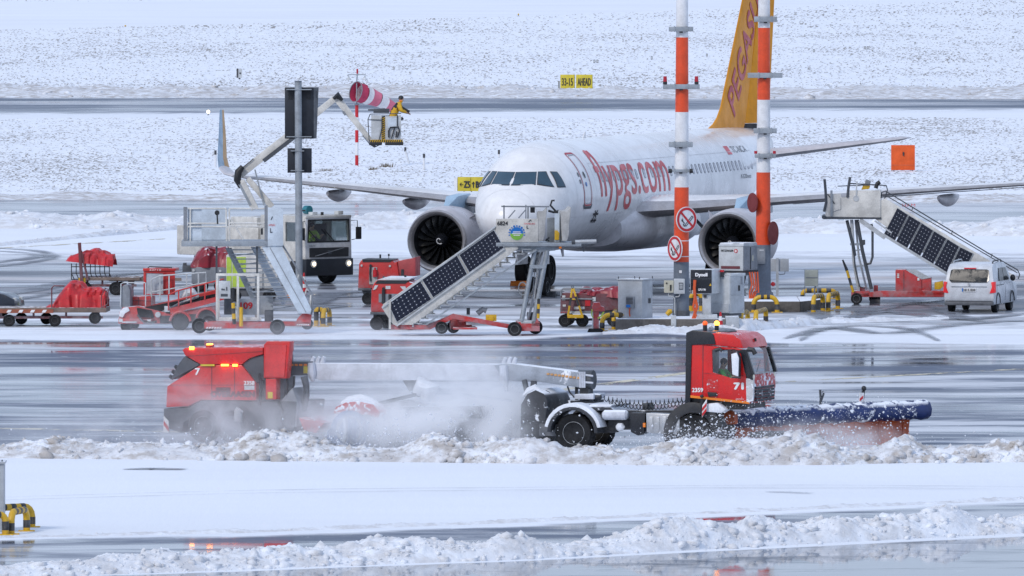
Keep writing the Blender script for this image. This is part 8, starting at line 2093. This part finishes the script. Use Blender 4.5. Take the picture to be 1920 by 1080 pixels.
b = MB(); px_tube(ws, [(670, 138), (670, 132)], .05, 0, b, 8); px_tube(ws, [(670, 132), (670, 129)], .045, 0, b, 8); b.build('obstruction_lamp', M['redlamp'], ws)
S2 = FPX / ws.A.y
C_ = [(667, 172, 19.5), (680, 175.5, 18.5), (690, 179, 17.5), (709, 187, 14), (723, 194, 12), (740, 203, 9.5)]
for i, m_ in enumerate(('sockred', 'sockwhite', 'sockpink', 'sockwhite', 'sockpink')):
    n_ = 5; P_ = []; R_ = []
    for k in range(n_):
        t_ = k / (n_ - 1); a = [x + (y - x) * t_ for x, y in zip(C_[i], C_[i + 1])]
        P_.append(ws.pt(a[0], a[1], -.3 + .55 * (i + t_) / 2)); R_.append(a[2] / S2 * (1 - .04 * math.sin(math.pi * t_)))
    b = MB(); b.tube(P_, R_, 24, cap=False); b.build('sock_band', M[m_], ws, ang=70, recalc=False)
    if i == 0: ring0 = b.v[:24]
b = MB(); b.tube([Vector(p) for p in ring0] + [Vector(ring0[0])], .025, 6); b.build('mouth_ring', M['mgrey'], ws)
b = MB(); px_tube(ws, [(681, 162), (682, 156), (684, 157)], .03, 0, b, 6); b.build('pivot', M['black'], ws)

# ================================================================== TAXIWAY SIGNS AND MARKERS OUT IN THE SNOW
s1 = Thing('taxiway_sign', 'yellow taxiway sign in two plates reading 33-15 and AHEAD', 'taxiway sign', 1080, 169, rz=math.radians(-6))
for u0, u1, tx, m in ((1050.5, 1077, '33-15', 3), (1080, 1110.5, 'AHEAD', 3)):
    b = MB(); px_box(s1, u0, u1, 140, 166, 0, .35, b); pn = b.build('plate', M['signyellow'], s1, bev=.02)
    px_text(s1, tx, u0 + m, u1 - m, 146.5, 160.5, -.02, M['textblack'], .010, parent=pn)
    b = MB()
    for k in range(4): u = u0 + 3 + k * (u1 - u0 - 6) / 3; px_tube(s1, [(u, 166), (u, 170)], .05, .18, b, 6)
    b.each('leg', M['darkgrey'], s1)
b = MB(); px_box(s1, 1046.5, 1049, 152, 167, .3, .5, b); b.build('end_post', M['mgrey'], s1)
s2 = Thing('taxiway_sign', 'yellow direction sign with arrows reading Z5 and B6 half hidden by the aircraft nose', 'taxiway sign', 880, 363, rz=math.radians(-4))
b = MB(); px_box(s2, 851, 857.5, 334, 360, .0, .4, b); b.build('end_cap', M['mastwhite'], s2)
for u0, u1 in ((858, 882.5), (883.3, 908)):
    b = MB(); px_box(s2, u0, u1, 332, 358.5, 0, .35, b); b.build('plate', M['signyellow'], s2, bev=.012)
b = MB(); px_box(s2, 908, 914, 331, 350, .0, .35, b); b.build('plate', M['black'], s2)
px_text(s2, 'Z5', 870, 881, 340, 352, -.02, M['textblack'], .02); px_text(s2, 'B6', 892.5, 903, 340, 352, -.02, M['textblack'], .02)
b = MB(); px_bar(s2, (862, 346), (868.5, 346), .05, -.02, b, .02); px_bar(s2, (862, 346), (865, 342.5), .05, -.02, b, .02); px_bar(s2, (862, 346), (865, 349.5), .05, -.02, b, .02)
px_bar(s2, (887.5, 341), (887.5, 352), .05, -.02, b, .02); px_bar(s2, (887.5, 341), (884.8, 345), .05, -.02, b, .02); px_bar(s2, (887.5, 341), (890.2, 345), .05, -.02, b, .02); b.build('arrow_print', M['textblack'], s2)
b = MB()
for u in (856, 870, 884, 898, 908): px_tube(s2, [(u, 358), (u, 364)], .04, .18, b, 6)
b.each('leg', M['darkgrey'], s2)
s3 = Thing('marker_sign', 'small black-edged white marker sign alone in the far snowy grass', 'marker sign', 449, 151)
b = MB(); px_box(s3, 447, 454, 129, 146, 0, .2, b); b.build('plate', M['lgrey'], s3)
b = MB(); px_box(s3, 443.5, 447, 128.5, 146, .0, .25, b); px_box(s3, 449, 452, 136, 139, -.02, 0, b); b.each('edge', M['black'], s3)
b = MB(); px_tube(s3, [(449, 146), (449, 151)], .08, .1, b, 6); b.build('leg', M['black'], s3)
ob = Thing('orange_board', 'square orange board with a small dark fitting in front of the snowy grass', 'orange board', 1693, 324, rz=math.radians(4))
b = MB(); px_box(ob, 1671, 1715.5, 272, 319, 0, .06, b); pn = b.build('panel', paint('orange_fabric', (.80, .11, .012), .7, dirt=.1, bmp=.3), ob, bev=.015)
b = MB(); px_box(ob, 1671, 1715.5, 309, 310, -.01, 0, b); b.build('seam', M['bladeorange'], pn)
b = MB(); px_tube(ob, [(1694, 285), (1694, 292)], .04, -.04, b, 8); b.build('fitting', M['black'], pn)
b = MB(); px_tube(ob, [(1676, 319), (1676, 325)], .04, .04, b, 6); px_tube(ob, [(1711, 319), (1711, 325)], .04, .04, b, 6); b.each('leg', M['mgrey'], ob)
mk_places = [(1114.5, 120, 'left one of a pair beside the AHEAD sign'), (1120, 120, 'right one of a pair beside the AHEAD sign'), (1222, 113.5, 'just left of the left mast lamps'), (1325.5, 108.5, 'between the left mast and the tail fin'), (1526, 100, 'first right of the right mast'), (1622, 94.5, 'left one of the pair right of the tail'), (1627, 94.5, 'right one of the pair right of the tail'), (1716, 86, 'second from the right edge but one'), (1810, 83, 'second from the right edge'), (1900, 75, 'nearest the right edge')]
first = None
for u, v, w_ in mk_places:
    lab = 'tiny dark edge marker, ' + w_
    if first is None:
        t = Thing('edge_marker', lab, 'edge marker', u, v, group='small edge markers in the far grass'); first = t
        b = MB(); b.box(-.075, .075, 0, .06, .06, .34); b.build('panel', M['darkgrey'], t); b = MB(); b.box(-.05, .05, -.012, 0, .12, .30); b.build('reflector', M['lgrey'], t); b = MB(); b.tube([(0, .03, 0), (0, .03, .1)], .03, 6); b.build('stake', M['mgrey'], t); kids = list(t.o.children)
    else:
        r = first.o.copy(); COL.objects.link(r); r.location = G(u, v); r['label'] = lab
        for c in kids: q = c.copy(); COL.objects.link(q); q.parent = r
for u, v, v0, lab in ((404, 316, 282, 'thin white snow pole left of the blue winglet'), (764, 310, 276, 'leaning white snow pole under the raised basket'), (795, 321, 288, 'white snow pole with a black top right of the basket'), (935.5, 296, 281, 'short dark-topped snow pole above the cockpit roof')):
    t = Thing('snow_pole', lab, 'snow pole', u, v, group='snow poles in the grass')
    lean = 4 if u == 764 else 0
    b = MB(); px_tube(t, [(u - lean, v0 + 6), (u + lean, v)], .06, 0, b, 8); b.build('pole', M['mastwhite'], t)
    b = MB(); px_tube(t, [(u - lean, v0), (u - lean, v0 + 8)], .062, 0, b, 8); b.build('reflector_cap', M['black'], t)
for u, v, m, lab in ((390.5, 216, 'headlamp', 'lit edge light glowing beside the far taxiway'), (235, 53, 'yellow', 'small yellow edge light on the snowed runway, left one'), (972, 31, 'yellow', 'small yellow edge light on the snowed runway, middle one')):
    t = Thing('edge_light', lab, 'edge light', u, v)
    b = MB(); b.tube([(0, 0, 0), (0, 0, .16)], .05, 8); b.build('stake', M['mgrey'], t)
    b = MB(); b.sph((0, 0, .22), (.09, .09, .09) if v < 100 else (.11, .11, .11), 10, 6); b.build('lens', M[m], t)
# dead grass clumps near the windsock
for u, v, w, h, lab in ((726, 316, .45, .35, 'tuft of dead grass right of the windsock pole'), (700, 321, .35, .28, 'smaller tuft of dead grass between windsock pole and snow pole'), (613, 322, .6, .22, 'low dead grass clump left of the windsock pole')):
    t = Thing('grass_tuft', lab, 'grass tuft', u, v)
    b = MB()
    for k in range(60):
        x, y = random.gauss(0, w * .4), random.gauss(0, .3); a = random.uniform(-.5, .5); hh = h * random.uniform(.5, 1)
        b.add([(x - .02, y, 0), (x + .02, y, 0), (x + a * hh, y + random.uniform(-.1, .1), hh)], [(0, 1, 2)])
    b.build('blades', paint('dead_grass', (.16, .13, .09), .8) if 'dead_grass' not in bpy.data.materials else bpy.data.materials['dead_grass'], t, recalc=False, ang=0)['kind'] = 'stuff'
